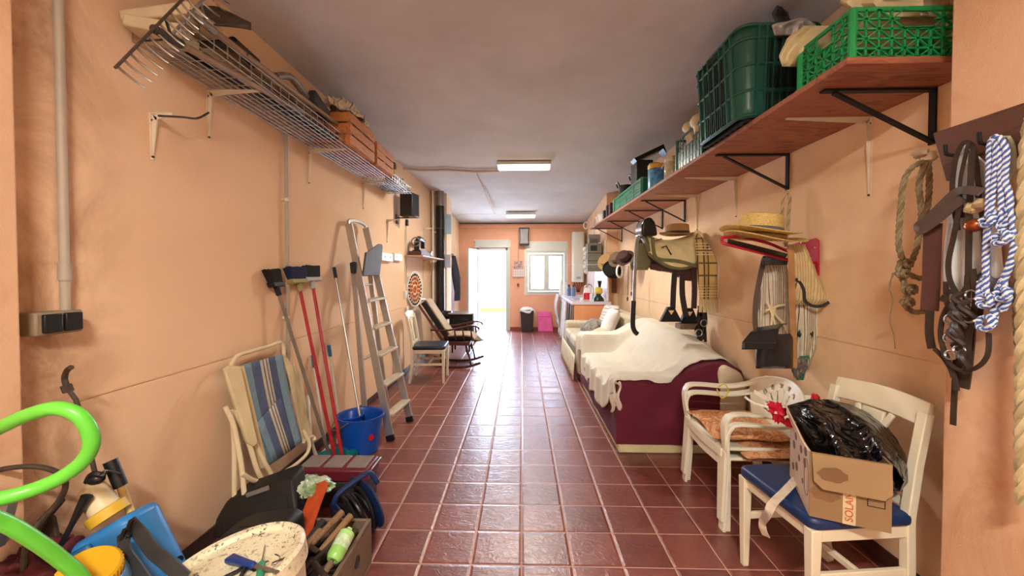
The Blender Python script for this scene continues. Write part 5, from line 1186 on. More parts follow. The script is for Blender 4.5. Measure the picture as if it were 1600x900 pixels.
# bin, pink panel, speaker, calendar on the back wall
a, c = AY(812,484,9.12), AY(835,520,9.12); mx = (a.x+c.x)/2
t = thing('waste_bin', 'dark brown waste bin with white liner against the back wall', 'bin', (mx, 9.25, 0))
MB().box((mx, 9.25, .26), (.27,.22,.52), tap=1.18).build('body', M('dark_brown_bin', (58,48,50), .45), t, bevel=.012)
b = MB(); b.surf(lambda u, v: (mx+.165*math.copysign(abs(math.cos(2*PI*u))**.5, math.cos(2*PI*u))*(1+.05*v)+.03*v*math.sin(9*u*PI), 9.25+.135*math.copysign(abs(math.sin(2*PI*u))**.5, math.sin(2*PI*u))*(1+.05*v), .535-.06*v+.02*math.sin(u*31)), 40, 4, cu=True)
b.surf(lambda u, v: (mx+.165*(1-v)*math.cos(2*PI*u), 9.25+.135*(1-v)*math.sin(2*PI*u), .535+.05*math.sin(PI*v)+.02*nz((u*4, v*4, 1))), 30, 5, cu=True); b.build('liner', m_sock, t)
a, c = AY(840,488,9.2), AY(865,521,9.2); t = thing('folding_stool', 'pink plastic folded stool leaning on the back wall', 'stool', ((a.x+c.x)/2, 9.3, 0))
mp = M('pink_plastic', (236,92,168), .4)
MB().prism([(a.x, 9.38, .47), (c.x-.05, 9.38, .47), (c.x, 9.26, 0), (a.x+.01, 9.26, 0)], (0,.03,0)).build('panel', mp, t, bevel=.012)
b = MB(); b.bar((a.x+.05,9.35,.36), (c.x-.08,9.35,.36), .02, .012); b.bar((a.x+.05,9.30,.12), (c.x-.06,9.30,.12), .02, .012); b.build('ribs', mp, t)
a, c = AY(811,356,9.35), AY(827,383,9.35)
t = thing('loudspeaker', 'grey hourglass-shaped loudspeaker high on the back wall', 'speaker', ((a.x+c.x)/2, 9.38, c.z))
W = c.x-a.x; mx = (a.x+c.x)/2; mz = (a.z+c.z)/2; hh = (a.z-c.z)/2
def hg(s, y): return [(mx+sx*W/2*s*(1-.16*(1-abs(k))**.6*1), y, mz+hh*s*k) for sx, ks in ((1,(-1,-.5,0,.5,1)), (-1,(1,.5,0,-.5,-1))) for k in ks]
MB().prism(hg(1, 9.28), (0,.17,0)).build('cabinet', m_dark, t, bevel=.012); MB().prism(hg(.84, 9.27), (0,.012,0)).build('grille', M('grey_grille', (150,150,148), .5, bump=.8, bscale=400), t, bevel=.006)
conduit(AY(810,395,9.44).x, 9.44, 1.25, 2.45, .006, 'thin cable running down the back wall between door and window', mat=m_conduit)
a, c = AY(801,408,9.43), AY(819,433,9.43); t = thing('wall_calendar', 'calendar with a picture above the month sheet on the back wall', 'calendar', ((a.x+c.x)/2, 9.43, c.z))
mz = a.z-(a.z-c.z)*.48
MB().bb((a.x+.03, 9.425, mz), (c.x-.03, 9.435, a.z)).build('picture', M('calendar_picture', (120,70,66), .5, var=.6, scale=25, c2=(220,190,180)), t)
cal = NT('calendar_sheet'); cal.setp(.6); o_ = cal.sep(); gx = cal.math('GREATER_THAN', cal.math('SINE', cal.math('MULTIPLY', o_[0], 150)), .35); gz = cal.math('GREATER_THAN', cal.math('SINE', cal.math('MULTIPLY', o_[2], 110)), .2)
cal.col(cal.mix(cal.math('MULTIPLY', gx, gz), lin((232,224,216)), lin((160,120,120)))); MB().bb((a.x, 9.425, c.z), (c.x, 9.434, mz)).build('month_sheet', cal.m, t)
b = MB(); p = AY(809.5,445,9.43); b.box(p, (.05,.03,.07)); tag(b.build('hanging_tag', m_basered, bevel=.004), 'small brown tag hanging below the calendar', 'tag')
b = MB(); b.tube([(DX1+.08, 9.42, 1.60), (.6, 8.7, 1.585), (1.0, 7.6, 1.565), (XR-.02, 6.2, 1.55)], .003, 5); tag(b.build('clothes_line', m_white), 'thin white line stretched across the far end of the room', 'line')
# ceiling lamps and conduits
def lamp(x, y, z, w_, label):
    t = thing('ceiling_lamp', label, 'lamp', (x, y, z))
    b = MB(); b.bb((x-w_/2, y-.055, z-.04), (x+w_/2, y+.055, z)); b.build('housing', m_upvc, t, bevel=.006)
    e = NT('lamp_diffuser'); e.setp(.4); e.b.inputs['Emission Color'].default_value = lin((255,244,232)); e.b.inputs['Emission Strength'].default_value = 2.2 if y < 6 and y > 0 else 6; e.b.inputs['Base Color'].default_value = lin((240,238,230))
    b = MB(); b.bb((x-w_/2+.01, y-.045, z-.10), (x+w_/2-.01, y+.045, z-.04)); b.build('diffuser', e.m, t, bevel=.02, seg=3)
lamp(.03, 5.08, ZC-.01, .70, 'nearer of the two fluorescent ceiling lamps in view')
lamp(-.02, 8.42, 2.705, .64, 'farther ceiling lamp, close to the back wall')
lamp(-.05, -.85, ZC-.01, .70, 'ceiling lamp outside the view, over the near end of the room')
def ct(pts, r, lb): tag(MB().tube([AZ(x, y, z) for x, y, z in pts], r, 8).build('ceiling_conduit', M('pink_conduit', (206,178,164), .6)), lb, 'conduit')
ct([(622,262,2.835),(655,266,2.835),(700,265,2.835),(740,268,2.835),(780,267,2.835)], .016, 'conduit along the ceiling from the left wall to the nearer lamp')
ct([(742,268,2.838),(748,282,2.838),(773,334,2.66)], .014, 'slanting conduit on the ceiling joining the two lamp runs')
ct([(706,338,2.70),(720,334,2.72),(772,334,2.72),(792,335,2.72)], .012, 'thin conduit on the ceiling leading to the farther lamp')
# ================================================================== sofas
m_mar = M('maroon_slipcover', (98,26,48), .85, bump=.25, bscale=120, var=.08); m_throw = M('white_cotton_throw', (226,222,208), .9, bump=.25, bscale=160, var=.04)
m_creamf = M('cream_upholstery', (214,204,176), .85, bump=.3, bscale=200)
def ss(a, b_, x): x = max(0, min(1, (x-a)/(b_-a))); return x*x*(3-2*x)
SY0, SY1, SX0, SX1 = 2.99, 4.84, .735, 1.70
t = thing('sofa', 'long sofa in a maroon slipcover half hidden under a white throw', 'sofa', ((SX0+SX1)/2, (SY0+SY1)/2, 0))
MB().bb((SX0+.02, SY0+.01, 0), (SX1-.02, SY1-.05, .10)).build('base', M('cream_base_board', (208,200,160), .6, var=.1), t, bevel=.012)
def backtop(Y): return .70+.13*ss(3.0, 3.9, Y)
def H(X, Y):
    """height of the covered sofa"""
    seat = .475+.02*math.sin(X*5)
    bk = seat+(backtop(Y)-seat)*ss(1.02, 1.50, X)
    arm = .585+.0*X
    if X > 1.05: arm = max(arm, .585+(backtop(Y)-.585)*ss(1.10, 1.52, X))
    near = 1-ss(3.16, 3.34, Y); far = ss(4.50, 4.60, Y)
    farm = .665+(backtop(Y)-.665)*ss(1.1, 1.5, X)
    h = max(bk, arm*near+bk*(1-near), farm*far+bk*(1-far))
    h -= .05*ss(1.60, 1.72, X)
    return h
def edge_drop(X, Y, r=.05):
    d = 0
    e = X-SX0
    if e < r: d = max(d, r-math.sqrt(max(0, r*r-(r-max(0,e))**2)))
    e = Y-SY0
    if e < r: d = max(d, r-math.sqrt(max(0, r*r-(r-max(0,e))**2)))
    return d
b = MB(); NX, NY = 40, 60
def body(u, v):
    X = SX0+(SX1-SX0)*u; Y = SY0+(SY1-SY0)*v; return (X, Y, H(X, Y)-edge_drop(X, Y, .04)-.004)
b.surf(body, NX, NY)
def wall_(f, n): # side skirt from path f(u) down to the floor gap, with soft bulges
    def g(u, v):
        p, nn = f(u); k = math.sin(PI*v); return V((p[0], p[1], p[2]+(.075-p[2])*v))+V(nn)*((.016*k+.012*noise.noise(V((u*9, v*5, 2.2)))+.012*math.sin(v*5+u*9)*k)*math.sin(PI*min(1,max(0,u)))**.5)
    b.surf(g, n, 14)
wall_(lambda u: (body(0, u), (-1,0,0)), 60); wall_(lambda u: (body(u, 0), (0,-1,0)), 40)
b.surf(lambda u, v: (lambda p: (p[0], p[1], p[2]+(.075-p[2])*v))(body(u, 1)), 20, 3); b.surf(lambda u, v: (lambda p: (p[0], p[1], p[2]+(.075-p[2])*v))(body(1, u)), 20, 3)
bmesh.ops.remove_doubles(b.bm, verts=b.bm.verts, dist=1e-4)
b.build('slipcover', m_mar, t)
# cream back corner showing at the near right end
b = MB(); b.prism([(1.52, SY0-.02, .30), (1.72, SY0-.02, .28), (1.73, SY0-.02, .52), (1.68, SY0-.02, .64), (1.56, SY0-.02, .70), (1.50, SY0-.02, .66)], (0,.10,0)); b.build('back_corner', m_creamf, t, bevel=.03, seg=3)
# throw
def thr(u, v):
    # v: 0 near end .. 1 far end ; u: 0 back .. 1 front hem
    L = (SX1-.03)-SX0; hang = .08+.14*ss(.0,.12,v)*(1-ss(.5,.85,v)*.2)+.02*math.sin(v*26); s = u*(L+hang); X_ = max(SX0, SX1-.03-s); ys = SY0+.004+.13*ss(1.14, 1.38, X_)+.012*math.sin(X_*16)*ss(.9,1.1,X_); Y = ys+(SY1-.002-ys)*v
    if s < L: X = SX1-.03-s; z = H(X, Y)-edge_drop(X, Y, .035)+.010; return V((X-.012*ss(L-.06, L, s), Y-.012*(1-ss(0,.02,v)), z+.010*noise.noise(V((X*9,Y*7,0)))+.006*noise.noise(V((X*22,Y*16+X*10,3)))+.004*math.sin(Y*40+X*9)*ss(.6,1,u)))
    d = s-L; X0 = SX0; z0 = H(X0, Y)-edge_drop(X0, Y, .035)+.01
    return V((X0-.022-.010*math.sin(v*40)-.04*d, Y-.012*(1-ss(0,.02,v))-.02*d*(v < .1), z0-d))
b = MB(); b.surf(thr, 70, 90)
tag(b.build('white_throw', m_throw, solid=.006), 'white throw spread over the maroon sofa', 'throw')
# soft fall of the throw at the near front corner and right back corner
b = MB(); b.surf(lambda u, v: (SX0-.03+.05*u+.012*math.sin(v*9), SY0-.03+.02*math.sin(v*7)+.06*(1-u)*0+.10*(1-u)-.0, .56-.26*v*(1-.15*u)-.01*math.sin(u*12)), 10, 14)
tag(b.build('throw_tassel', m_throw, solid=.01), 'gathered corner of white cloth hanging at the near front of the maroon sofa', 'cloth')
# second sofa
fx0, fx1, fy0, fy1 = .70, 1.62, 4.98, 6.52
m_beis = stripes('beige_striped_upholstery', [(0,(214,204,182)),(.5,(198,186,160)),(.62,(220,212,192)),(.9,(188,174,146))], 1, 8)
t = thing('sofa', 'smaller beige two-seat sofa with striped cushions beyond the covered one', 'sofa', ((fx0+fx1)/2, (fy0+fy1)/2, 0))
MB().bb((fx0+.05, fy0+.22, .12), (fx1, fy1-.22, .40)).build('seat_base', m_beis, t, bevel=.03, seg=3)
for y in (fy0, fy1-.20):
    MB().bb((fx0+.02, y, .08), (fx1-.02, y+.20, .62)).build('armrest', m_beis if y > fy0 else m_creamf, t, bevel=.05, seg=4)
MB().box((fx1-.16, (fy0+fy1)/2, .48), (.26, fy1-fy0-.06, .72), rot=(0,.12,0)).build('backrest', m_beis, t, bevel=.06, seg=4)
for k in (0,1): MB().bb((fx0+.01, fy0+.22+.55*k, .38), (fx1-.3, fy0+.22+.55*(k+1)-.01, .52)).build('seat_cushion', m_beis, t, bevel=.04, seg=3)
b = MB(); b.surf(lambda u, v: (fx0-.012-.02*v-.012*math.sin(u*60)*v, fy0+(fy1-fy0)*u, .34-.31*v), 90, 5); b.build('skirt', m_creamf, t, solid=.006)
def cushion(c, w, h, d, rot, mat, label, bulge=1):
    c = V(c); R_ = Euler(rot).to_matrix(); b = MB()
    def f(u, v, s):
        x, z = (u*2-1), (v*2-1); k = max(0, (1-x**4)*(1-z**4))**.55; pin = 1-.06*(1-abs(x))**2*abs(z)-.06*(1-abs(z))**2*abs(x)
        return c+R_@V((s*d/2*k, x*w/2*pin, z*h/2*pin))
    b.surf(lambda u, v: f(u, v, 1), 14, 14); b.surf(lambda u, v: f(u, v, -1), 14, 14); bmesh.ops.remove_doubles(b.bm, verts=b.bm.verts, dist=1e-5)
    return tag(b.build('cushion', mat, sub=1), label, 'cushion')
m_c1 = stripes('grey_wavy_cushion', [(0,(222,216,212)),(.4,(168,160,160)),(.55,(226,222,216)),(.8,(188,180,176))], 2, 11, distort=.12)
m_c2 = M('white_cushion', (228,226,222), .85, bump=.2, bscale=100); m_c3 = M('grey_brown_cushion', (140,132,124), .85, var=.5, scale=22)
cushion((1.28, 5.72, .74), .46, .44, .16, (0,.35,.15), m_c1, 'grey patterned cushion leaning at the back of the beige sofa')
cushion((1.22, 5.36, .72), .44, .42, .16, (0,.38,-.05), m_c2, 'white cushion in front of the grey patterned one on the beige sofa')
cushion((1.06, 5.86, .60), .36, .30, .14, (0,.9,.3), m_c3, 'grey brown cushion lying on the beige sofa seat')
cushion((1.02, 5.20, .58), .3, .26, .12, (0,1.1,.1), m_creamf, 'small cream cushion lying near the covered sofa arm')
# ================================================================== plastic chairs
m_mono = M('white_resin', (232,228,208), .35, var=.04)
def monobloc(loc, rz, label, dz=0):
    t = thing('garden_chair', label, 'chair', loc, rz)
    B = lambda mb, n, par=None, **k: mb.build(n, m_mono, par or t, world=False, **k)
    Z = dz
    for s in (-1, 1):
        b = MB()   # front leg with armrest support: flared channel
        b.tube4(cr([(.235, s*.255, 0), (.225, s*.243, .20), (.215, s*.232, .42)], 5), lambda q: .05+.035*q, .018, (1,0,0))
        b.tube4(cr([(.212, s*.262, 0), (.205, s*.248, .20), (.20, s*.236, .42)], 5), .03, .016, (0,1,0)); b.shift(lambda p: V((p.x,p.y,p.z*.9+Z))); B(b, 'leg', bevel=.003)
        b = MB(); b.tube4(cr([(-.25, s*.23, 0), (-.225, s*.215, .22), (-.20, s*.195, .42)], 5), lambda q: .045+.02*q, .018, (1,0,0)); b.tube4(cr([(-.24,s*.245,0),(-.21,s*.225,.22),(-.185,s*.205,.42)],5), .03, .014, (0,1,0)); b.shift(lambda p: V((p.x,p.y,p.z*.9+Z))); B(b, 'leg', bevel=.003)
        b = MB()   # armrest loop
        b.tube4(cr([(.205,s*.245,.40),(.222,s*.262,.50),(.225,s*.272,.60),(.19,s*.28,.652),(.10,s*.285,.655),(-.02,s*.285,.645),(-.12,s*.272,.655),(-.21,s*.24,.69),(-.27,s*.19,.74)], 6), .052, .018, lambda q: (1-q*2, s*.1, .9) if q < .35 else (0, -s*.25*q, 1)); b.shift(lambda p: V((p.x,p.y,p.z*.9+Z))); B(b, 'armrest', bevel=.004)
    b = MB(); b.surf(lambda u, v: (-.20+.42*u, (.235+.01*u)*(2*v-1), Z+.382-.03*math.sin(PI*u)*math.sin(PI*v)-.02*(u > .93)), 14, 14); B(b, 'seat', solid=.012)
    b = MB(); b.tube4(cr([(.225,-.24,.405),(.235,0,.40),(.225,.24,.405)],5), .05, .012, (1,0,0)); b.shift(lambda p: V((p.x,p.y,p.z*.9+Z))); B(b, 'apron')
    # fan back with cut-outs
    NU, NV = 84, 40
    def bk(u, v):
        a = (2*u-1); w_ = .20+.06*v; top = .69+.095*max(0,1-a*a)**.7
        z = .44+(top-.44)*v; x = -.205-.075*v+.045*a*a*(.4+v)*1.3
        return V((x, w_*a, Z+z*.9))
    b = MB(); b.surf(bk, NU, NV); dl = []
    for f in b.bm.faces:
        c = f.calc_center_median(); y, z = c.y, (c.z-Z)/.9
        # petals radiating from the base centre
        dy, dz_ = y, z-.50; r_ = math.hypot(dy, dz_); a = math.atan2(dy, dz_)
        k = a/.30; fr = abs(k-round(k)); rr = .15+.06*(1-abs(a)/1.5)
        if .09 < r_ < rr and abs(a) < 1.3 and fr < .17*math.sin(PI*(r_-.06)/(rr-.04)): dl.append(f)
        elif rr+.012 < r_ < rr+.045 and abs(a) < 1.0 and abs(k-math.floor(k)-.5) < .22 and z < .74: dl.append(f)
    bmesh.ops.delete(b.bm, geom=dl, context='FACES'); B(b, 'backrest', solid=.012)
    return t
chL = V((1.325, 2.36, 0)); chR = PI-.02
monobloc(chL, chR, 'upper white plastic garden chair, the stacked one carrying the patterned cushion', .055)
monobloc(chL+V((.010,0,0)), chR, 'lower white plastic garden chair of the stacked pair beside the maroon sofa', 0)
m_flor = NT('orange_floral'); m_flor.setp(.8); f_ = m_flor.noise(13, 3, None, .5, 2.2)
m_flor.col(m_flor.ramp(f_, [(.40,(214,164,122)), (.47,(222,178,138)), (.50,(190,112,58)), (.60,(202,130,74)), (.66,(222,178,138))])); m_flor.bump(f_, .4, .004)
b = MB()
def cu(u, v, s):
    A, B_, C_, D_ = AZ(1062,650,.60)+V((0,0,-.02)), AZ(1158,634,.60), AZ(1218,650,.58), AZ(1135,694,.56)
    p = A.lerp(B_, u).lerp(D_.lerp(C_, u), v); k = max(0, (1-(2*u-1)**4)*(1-(2*v-1)**4))**.5
    return p+V((0,0,s*.028*k-.03*math.sin(PI*u)*math.sin(PI*v)+.008*nz((u*4,v*4,1))-.0))
cz_ = .478
def cu2(u, v, s):
    p = V((1.10+.42*v, 2.60-.44*u, cz_)); k = max(0, (1-(2*u-1)**4)*(1-(2*v-1)**4))**.5
    return p+V((.02*math.sin(u*5), .01*math.sin(v*6), s*.026*k+.012*nz((u*3,v*3,1))+.045*(1-v)*0))
b.surf(lambda u, v: cu2(u, v, 1), 18, 18); b.surf(lambda u, v: cu2(u, v, -1), 18, 18); bmesh.ops.remove_doubles(b.bm, verts=b.bm.verts, dist=1e-5)
tag(b.build('patterned_cushion', m_flor.m), 'orange floral cushion lying on the stacked garden chairs', 'cushion')
b = MB(); b.surf(lambda u, v: cu2(u, v, 1)-V((-.12,.10,.062)), 12, 12); b.surf(lambda u, v: cu2(u, v, -1)-V((-.12,.10,.075)), 12, 12)
bm_ = b.bm
tag(b.build('patterned_cushion', m_flor.m), 'second orange floral cushion squeezed below the first one', 'cushion')
b = MB(); b.tube(cr([AY(1122,605,2.55), AY(1132,600,2.5), AY(1138,612,2.5), AY(1128,622,2.52), AY(1120,608,2.56)], 4), .004, 6); tag(b.build('yellow_string', M('yellow_cord', (214,190,60), .6)), 'yellow cord tied to the far armrest of the garden chair', 'cord')
# ================================================================== box and bin bag on the near chair
m_card = M('brown_cardboard', (140,112,78), .8, var=.08, scale=4, bump=.1, bscale=60); m_cardw = M('printed_white_card', (206,184,160), .7, var=.05)
zS = .479; p0, p1 = AZ(1264,806,zS), AZ(1393,834,zS); ux_ = (p1-p0); ux_.z = 0; Wb = ux_.length; ux_.normalize(); uy_ = V((-ux_.y, ux_.x, 0)); Db = .33; Hb = AY(1277,706,p0.y).z-zS
t = thing('cardboard_box', 'open brown cardboard box standing on the royal blue chair seat', 'box', tuple(p0+ux_*Wb/2+uy_*Db/2))
P = lambda a, c, z: p0+ux_*a+uy_*c+V((0,0,z))
MB().prism([P(0,0,0), P(Wb,0,0), P(Wb,0,Hb), P(0,0,Hb)], uy_*.005).build('front_panel', m_card, t, smooth=False)
MB().prism([P(0,Db,0), P(Wb,Db,0), P(Wb,Db,Hb), P(0,Db,Hb)], -uy_*.005).build('back_panel', m_card, t, smooth=False)
lp = MB().prism([P(0,.005,0), P(0,Db-.005,0), P(0,Db-.005,Hb), P(0,.005,Hb)], ux_*.005).build('side_panel', m_cardw, t, smooth=False)
MB().prism([P(Wb,.005,0), P(Wb,Db-.005,0), P(Wb,Db-.005,Hb), P(Wb,.005,Hb)], -ux_*.005).build('side_panel', m_card, t, smooth=False)
MB().prism([P(.005,.005,0), P(Wb-.005,.005,0), P(Wb-.005,Db-.005,0), P(.005,Db-.005,0)], V((0,0,.005))).build('bottom', m_card, t, smooth=False)
fl = [P(.005,-.004,Hb), P(Wb-.004,-.004,Hb), P(Wb-.006,-.020,Hb*.60), P(Wb-.03,-.022,Hb*.50), P(.035,-.022,Hb*.50), P(.008,-.020,Hb*.60)]
MB().prism(fl, -uy_*.004).build('flap', M('cardboard_flap', (150,122,86), .8, var=.06, scale=4), t, smooth=False)
MB().prism([P(-.004,.01,Hb), P(-.004,Db-.03,Hb), P(-.03,Db-.05,Hb+.09), P(-.02,.03,Hb+.03)], ux_*.004).build('side_flap', m_cardw, t, smooth=False)
b = MB(); b.prism([P(Wb*.42,-.002,.0), P(Wb*.58,-.002,.0), P(Wb*.58,-.002,Hb*.5), P(Wb*.42,-.002,Hb*.5)], uy_*.001); b.build('packing_tape', M('clear_tape', (204,186,150), .2), t, smooth=False)
m_ink = M('box_print', (116,96,84), .8)
for a, c, r in ((.06,Hb*.9,.02), (.13,Hb*.82,.018), (.07,Hb*.7,.02), (.16,Hb*.62,.015), (.22,Hb*.9,.018), (.25,Hb*.7,.02), (.20,Hb*.4,.02), (.26,Hb*.3,.018), (.1,Hb*.35,.012)):
    pts = [P(-.0012, a+r*math.cos(2*PI*k/14), c+r*.9*math.sin(2*PI*k/14)) for k in range(14)]; MB().prism(pts, ux_*.001).build('printed_mark', m_ink, lp, smooth=False)
b = MB(); b.tube([P(-.001, .045+.03*math.cos(2*PI*k/24), Hb*.52+.07*math.copysign(abs(math.sin(2*PI*k/24))**.5, math.sin(2*PI*k/24))) for k in range(24)], .0012, 4, closed=True)
b.build('printed_outline', m_ink, lp, smooth=False)
b = MB()
for q0, q1 in (((.72,.34),(.92,.34)), ((.92,.34),(.92,.45)), ((.92,.45),(.72,.45)), ((.72,.45),(.72,.34))): b.bar(P(Wb*q0[0],-.001,Hb*q0[1]), P(Wb*q1[0],-.001,Hb*q1[1]), .002, .002)
b.build('printed_frame', M('dark_ink', (40,34,30), .8), t, smooth=False)
def text(s, size, mat, M4, name, parent, ext=.0006):
    cu_ = bpy.data.curves.new(name, 'FONT'); cu_.body = s; cu_.size = size; cu_.extrude = ext; cu_.align_x = 'LEFT'
    tmp = bpy.data.objects.new(name, cu_); COL.objects.link(tmp); dg = bpy.context.evaluated_depsgraph_get(); dg.update()
    me = bpy.data.meshes.new_from_object(tmp.evaluated_get(dg)); bpy.data.objects.remove(tmp); bpy.data.curves.remove(cu_)
    me.transform(WM[parent.name].inverted()@M4); me.materials.clear(); me.materials.append(mat)
    o = bpy.data.objects.new(name, me); COL.objects.link(o); o.parent = parent; WM[o.name] = WM[parent.name]; return o
R4 = Matrix.Identity(4); xd, yd, zd = V((0,0,1)), -ux_, -uy_
o4 = P(Wb*.545,-.004,.012)
for i, vv in enumerate((xd, yd, zd, o4)):
    for j in range(3): R4[j][i] = vv[j]
text('SOLAN', .034, M('orange_tape_print', (196,98,44), .5), R4, 'tape_lettering', t)
# stain patches on the box front
b = MB()
def blob(cx, cz_, rx, rz__, y): 
    b.prism([P(cx+rx*math.cos(2*PI*k/18)*(1+.12*math.sin(k*2.3)), y, cz_+rz__*math.sin(2*PI*k/18)*(1+.1*math.cos(k*1.7))) for k in range(18)], uy_*.0006)
blob(Wb*.27, Hb*.74, Wb*.18, Hb*.11, -.0185-.006); b.build('stain', M('card_stain', (118,88,58), .85), t, smooth=False)
b = MB(); blob(Wb*.2, Hb*.40, Wb*.19, Hb*.12, -.0014); b.build('stain', M('card_stain_b', (124,92,60), .85), t, smooth=False)
# bin bag: wrinkled glossy bag resting over the box
m_binb = NT('black_bin_bag'); m_binb.setp(.16, 0, .7); m_binb.col(m_binb.ramp(m_binb.noise(6), [(0,(12,12,14)),(1,(20,21,24))]))
wv = m_binb.noise(6, 1.5, m_binb.mapping((1,1.5,1.2)), .5, 2.2); m_binb.bump(wv, .9, .05)
rowsb = [(624,1262,1300),(634,1228,1335),(648,1232,1362),(668,1252,1388),(690,1268,1404),(712,1280,1416),(734,1345,1422),(752,1388,1422),(768,1392,1412)]
bb_ = soft(rowsb, 1.72, .14, m_binb.m, 'bin_bag', folds=5, amp=.22, seed=3, n=90, m=60, yfun=lambda py: 1.79-.0021*min(96,py-624))
tag(bb_, 'shiny black bin bag stuffed on top of the cardboard box', 'bag')
b = MB(); m_red = M('red_tie', (184,24,46), .3)
b.ball(AY(1216,645,1.80), (.028,.028,.040), 16, 10, dis=.9); b.ball(AY(1236,662,1.76), (.022,.03,.02), 10, 6, dis=.5); b.ball(AY(1206,634,1.83), (.018,.02,.02), 10, 6, dis=.4)
tag(b.build('red_bow', m_red), 'red crumpled ribbon at the left neck of the bin bag', 'ribbon')
b = MB(); b.ball(AY(1274,622,1.84), (.016,.02,.022), 10, 6, dis=.6); tag(b.build('red_ribbon_tip', m_red), 'red tip showing behind the top of the bin bag', 'ribbon')
b = MB(); b.tube4([AY(x, y, Y) for x, y, Y in ((1178,612,1.9),(1196,622,1.88),(1212,632,1.84),(1228,640,1.80))], .03, .003, (.3,-.6,.8)); b.tube(cr([AY(1164,620,1.86),AY(1178,630,1.85),AY(1200,636,1.83)],4), .006, 6); tag(b.build('clear_wrapping', M('clear_white_wrap', (222,216,208), .15)), 'clear white plastic strip sticking out left of the red ribbon', 'wrapping')
# flattened tape strip hanging over the seat
m_tape = M('silvery_strip', (206,192,172), .25, var=.2, scale=30)
q = [AY(x, y, Y) for x, y, Y in ((1254,738,1.62),(1240,750,1.60),(1222,768,1.575),(1208,782,1.55)) ]
zf = lambda p, z: V((p.x, p.y, z))
b = MB(); b.tube4(cr([AZ(1250,742,.50), AZ(1228,766,.495), AZ(1208,786,.49), AZ(1205,802,.462)+V((-.012,0,0)), AY(1192,815,1.60), AY(1192,826,1.60), AY(1197,838,1.60)], 5), .032, .003, lambda q: (0,.0,1) if q < .45 else (-1,-.4,.2)); tag(b.build('tape_strip', m_tape), 'crumpled pale tape strip hanging over the edge of the blue seat', 'tape')
# ================================================================== things hanging on the right wall
m_leath = M('dark_brown_leather', (52,42,36), .45, var=.2, scale=20, bump=.2, bscale=90); m_leath2 = M('reddish_brown_leather', (82,50,46), .5, var=.15); m_tan = M('tan_leather_strap', (168,128,84), .55, var=.15, scale=20, bump=.2, bscale=80)
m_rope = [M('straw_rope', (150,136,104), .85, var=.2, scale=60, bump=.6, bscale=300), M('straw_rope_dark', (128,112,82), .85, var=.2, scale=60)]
m_rblue = [M('blue_white_rope_blue', (70,100,170), .6, var=.1, scale=60), M('blue_white_rope_white', (226,232,238), .6)]
m_rthick = [M('pale_hemp', (196,178,136), .9, var=.12, scale=60, bump=.6, bscale=300), M('hemp_dark', (168,150,110), .9, var=.12, scale=60)]  # hemp in two tones, the darker one on a single strand
PXs = lambda l, X: [AX(x, y, X+(r[0] if r else 0)) for x, y, *r in l]
PYs = lambda l, Y: [AY(x, y, Y+(r[0] if r else 0)) for x, y, *r in l]
# --- straw halter on the nearest iron bracket
t = thing('rope_halter', 'knotted straw-coloured rope halter hanging from the nearest iron bracket', 'halter', tuple(AY(1425,550,1.62)))
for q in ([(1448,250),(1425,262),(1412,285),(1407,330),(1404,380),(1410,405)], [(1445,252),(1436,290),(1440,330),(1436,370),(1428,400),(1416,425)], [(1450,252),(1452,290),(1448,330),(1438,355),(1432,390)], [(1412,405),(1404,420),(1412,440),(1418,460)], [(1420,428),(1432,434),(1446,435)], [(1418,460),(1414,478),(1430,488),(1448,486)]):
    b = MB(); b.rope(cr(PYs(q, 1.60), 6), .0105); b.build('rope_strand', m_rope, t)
for x, y, r in ((1412,412,.020),(1408,428,.018),(1418,452,.022),(1415,472,.018)):
    b = MB(); b.rope([AY(x, y, 1.60)+V((r*math.cos(k*.7), -.012+.012*math.sin(k*.7*.5), r*.7*math.sin(k*.7))) for k in range(19)], .008); b.build('knot', m_rope, t)
b = MB(); b.tube(cr(PYs([(1398,425),(1390,445),(1395,470),(1391,500),(1397,525),(1399,545)], 1.6), 5), .0022, 5); b.tube(cr(PYs([(1395,426),(1392,440),(1390,455)], 1.6), 3), .0022, 5); b.build('loose_twine', m_rope[1], t)
b = MB(); b.ball(AY(1450,245,1.60), (.028,.025,.022), 10, 7, dis=.5); b.ball(AY(1438,240,1.60), (.02,.03,.016), 8, 6, dis=.5); tag(b.build('rag_knot', M('pale_rag', (190,168,136), .9)), 'pale rag knotted around the foot of the nearest iron bracket', 'rag')
# --- board with hooks on the pillar
XB = 1.50
b = MB(); b.prism([AX(1465,208,XB-.002), AX(1640,150,XB-.002), AX(1640,250,XB-.002), AX(1486,283,XB-.002)], (-.018,0,0))
tag(b.build('hook_board', wood('dark_hook_board', (78,48,36), (98,62,46), 1, .4), bevel=.003), 'dark brown hook board fixed on the pale right pillar', 'board')
def hookp(px, py): return AX(px, py, XB-.02)
for px, py, lb in ((1505,240,'hook on the dark board holding the harness'), (1560,222,'hook on the dark board holding the blue rope')):
    p = hookp(px, py); tag(MB().tube(cr([p, p+V((-.03,0,-.005)), p+V((-.055,0,.0)), p+V((-.06,0,.03))], 5), .006, 8).build('coat_hook', m_iron), lb, 'hook')
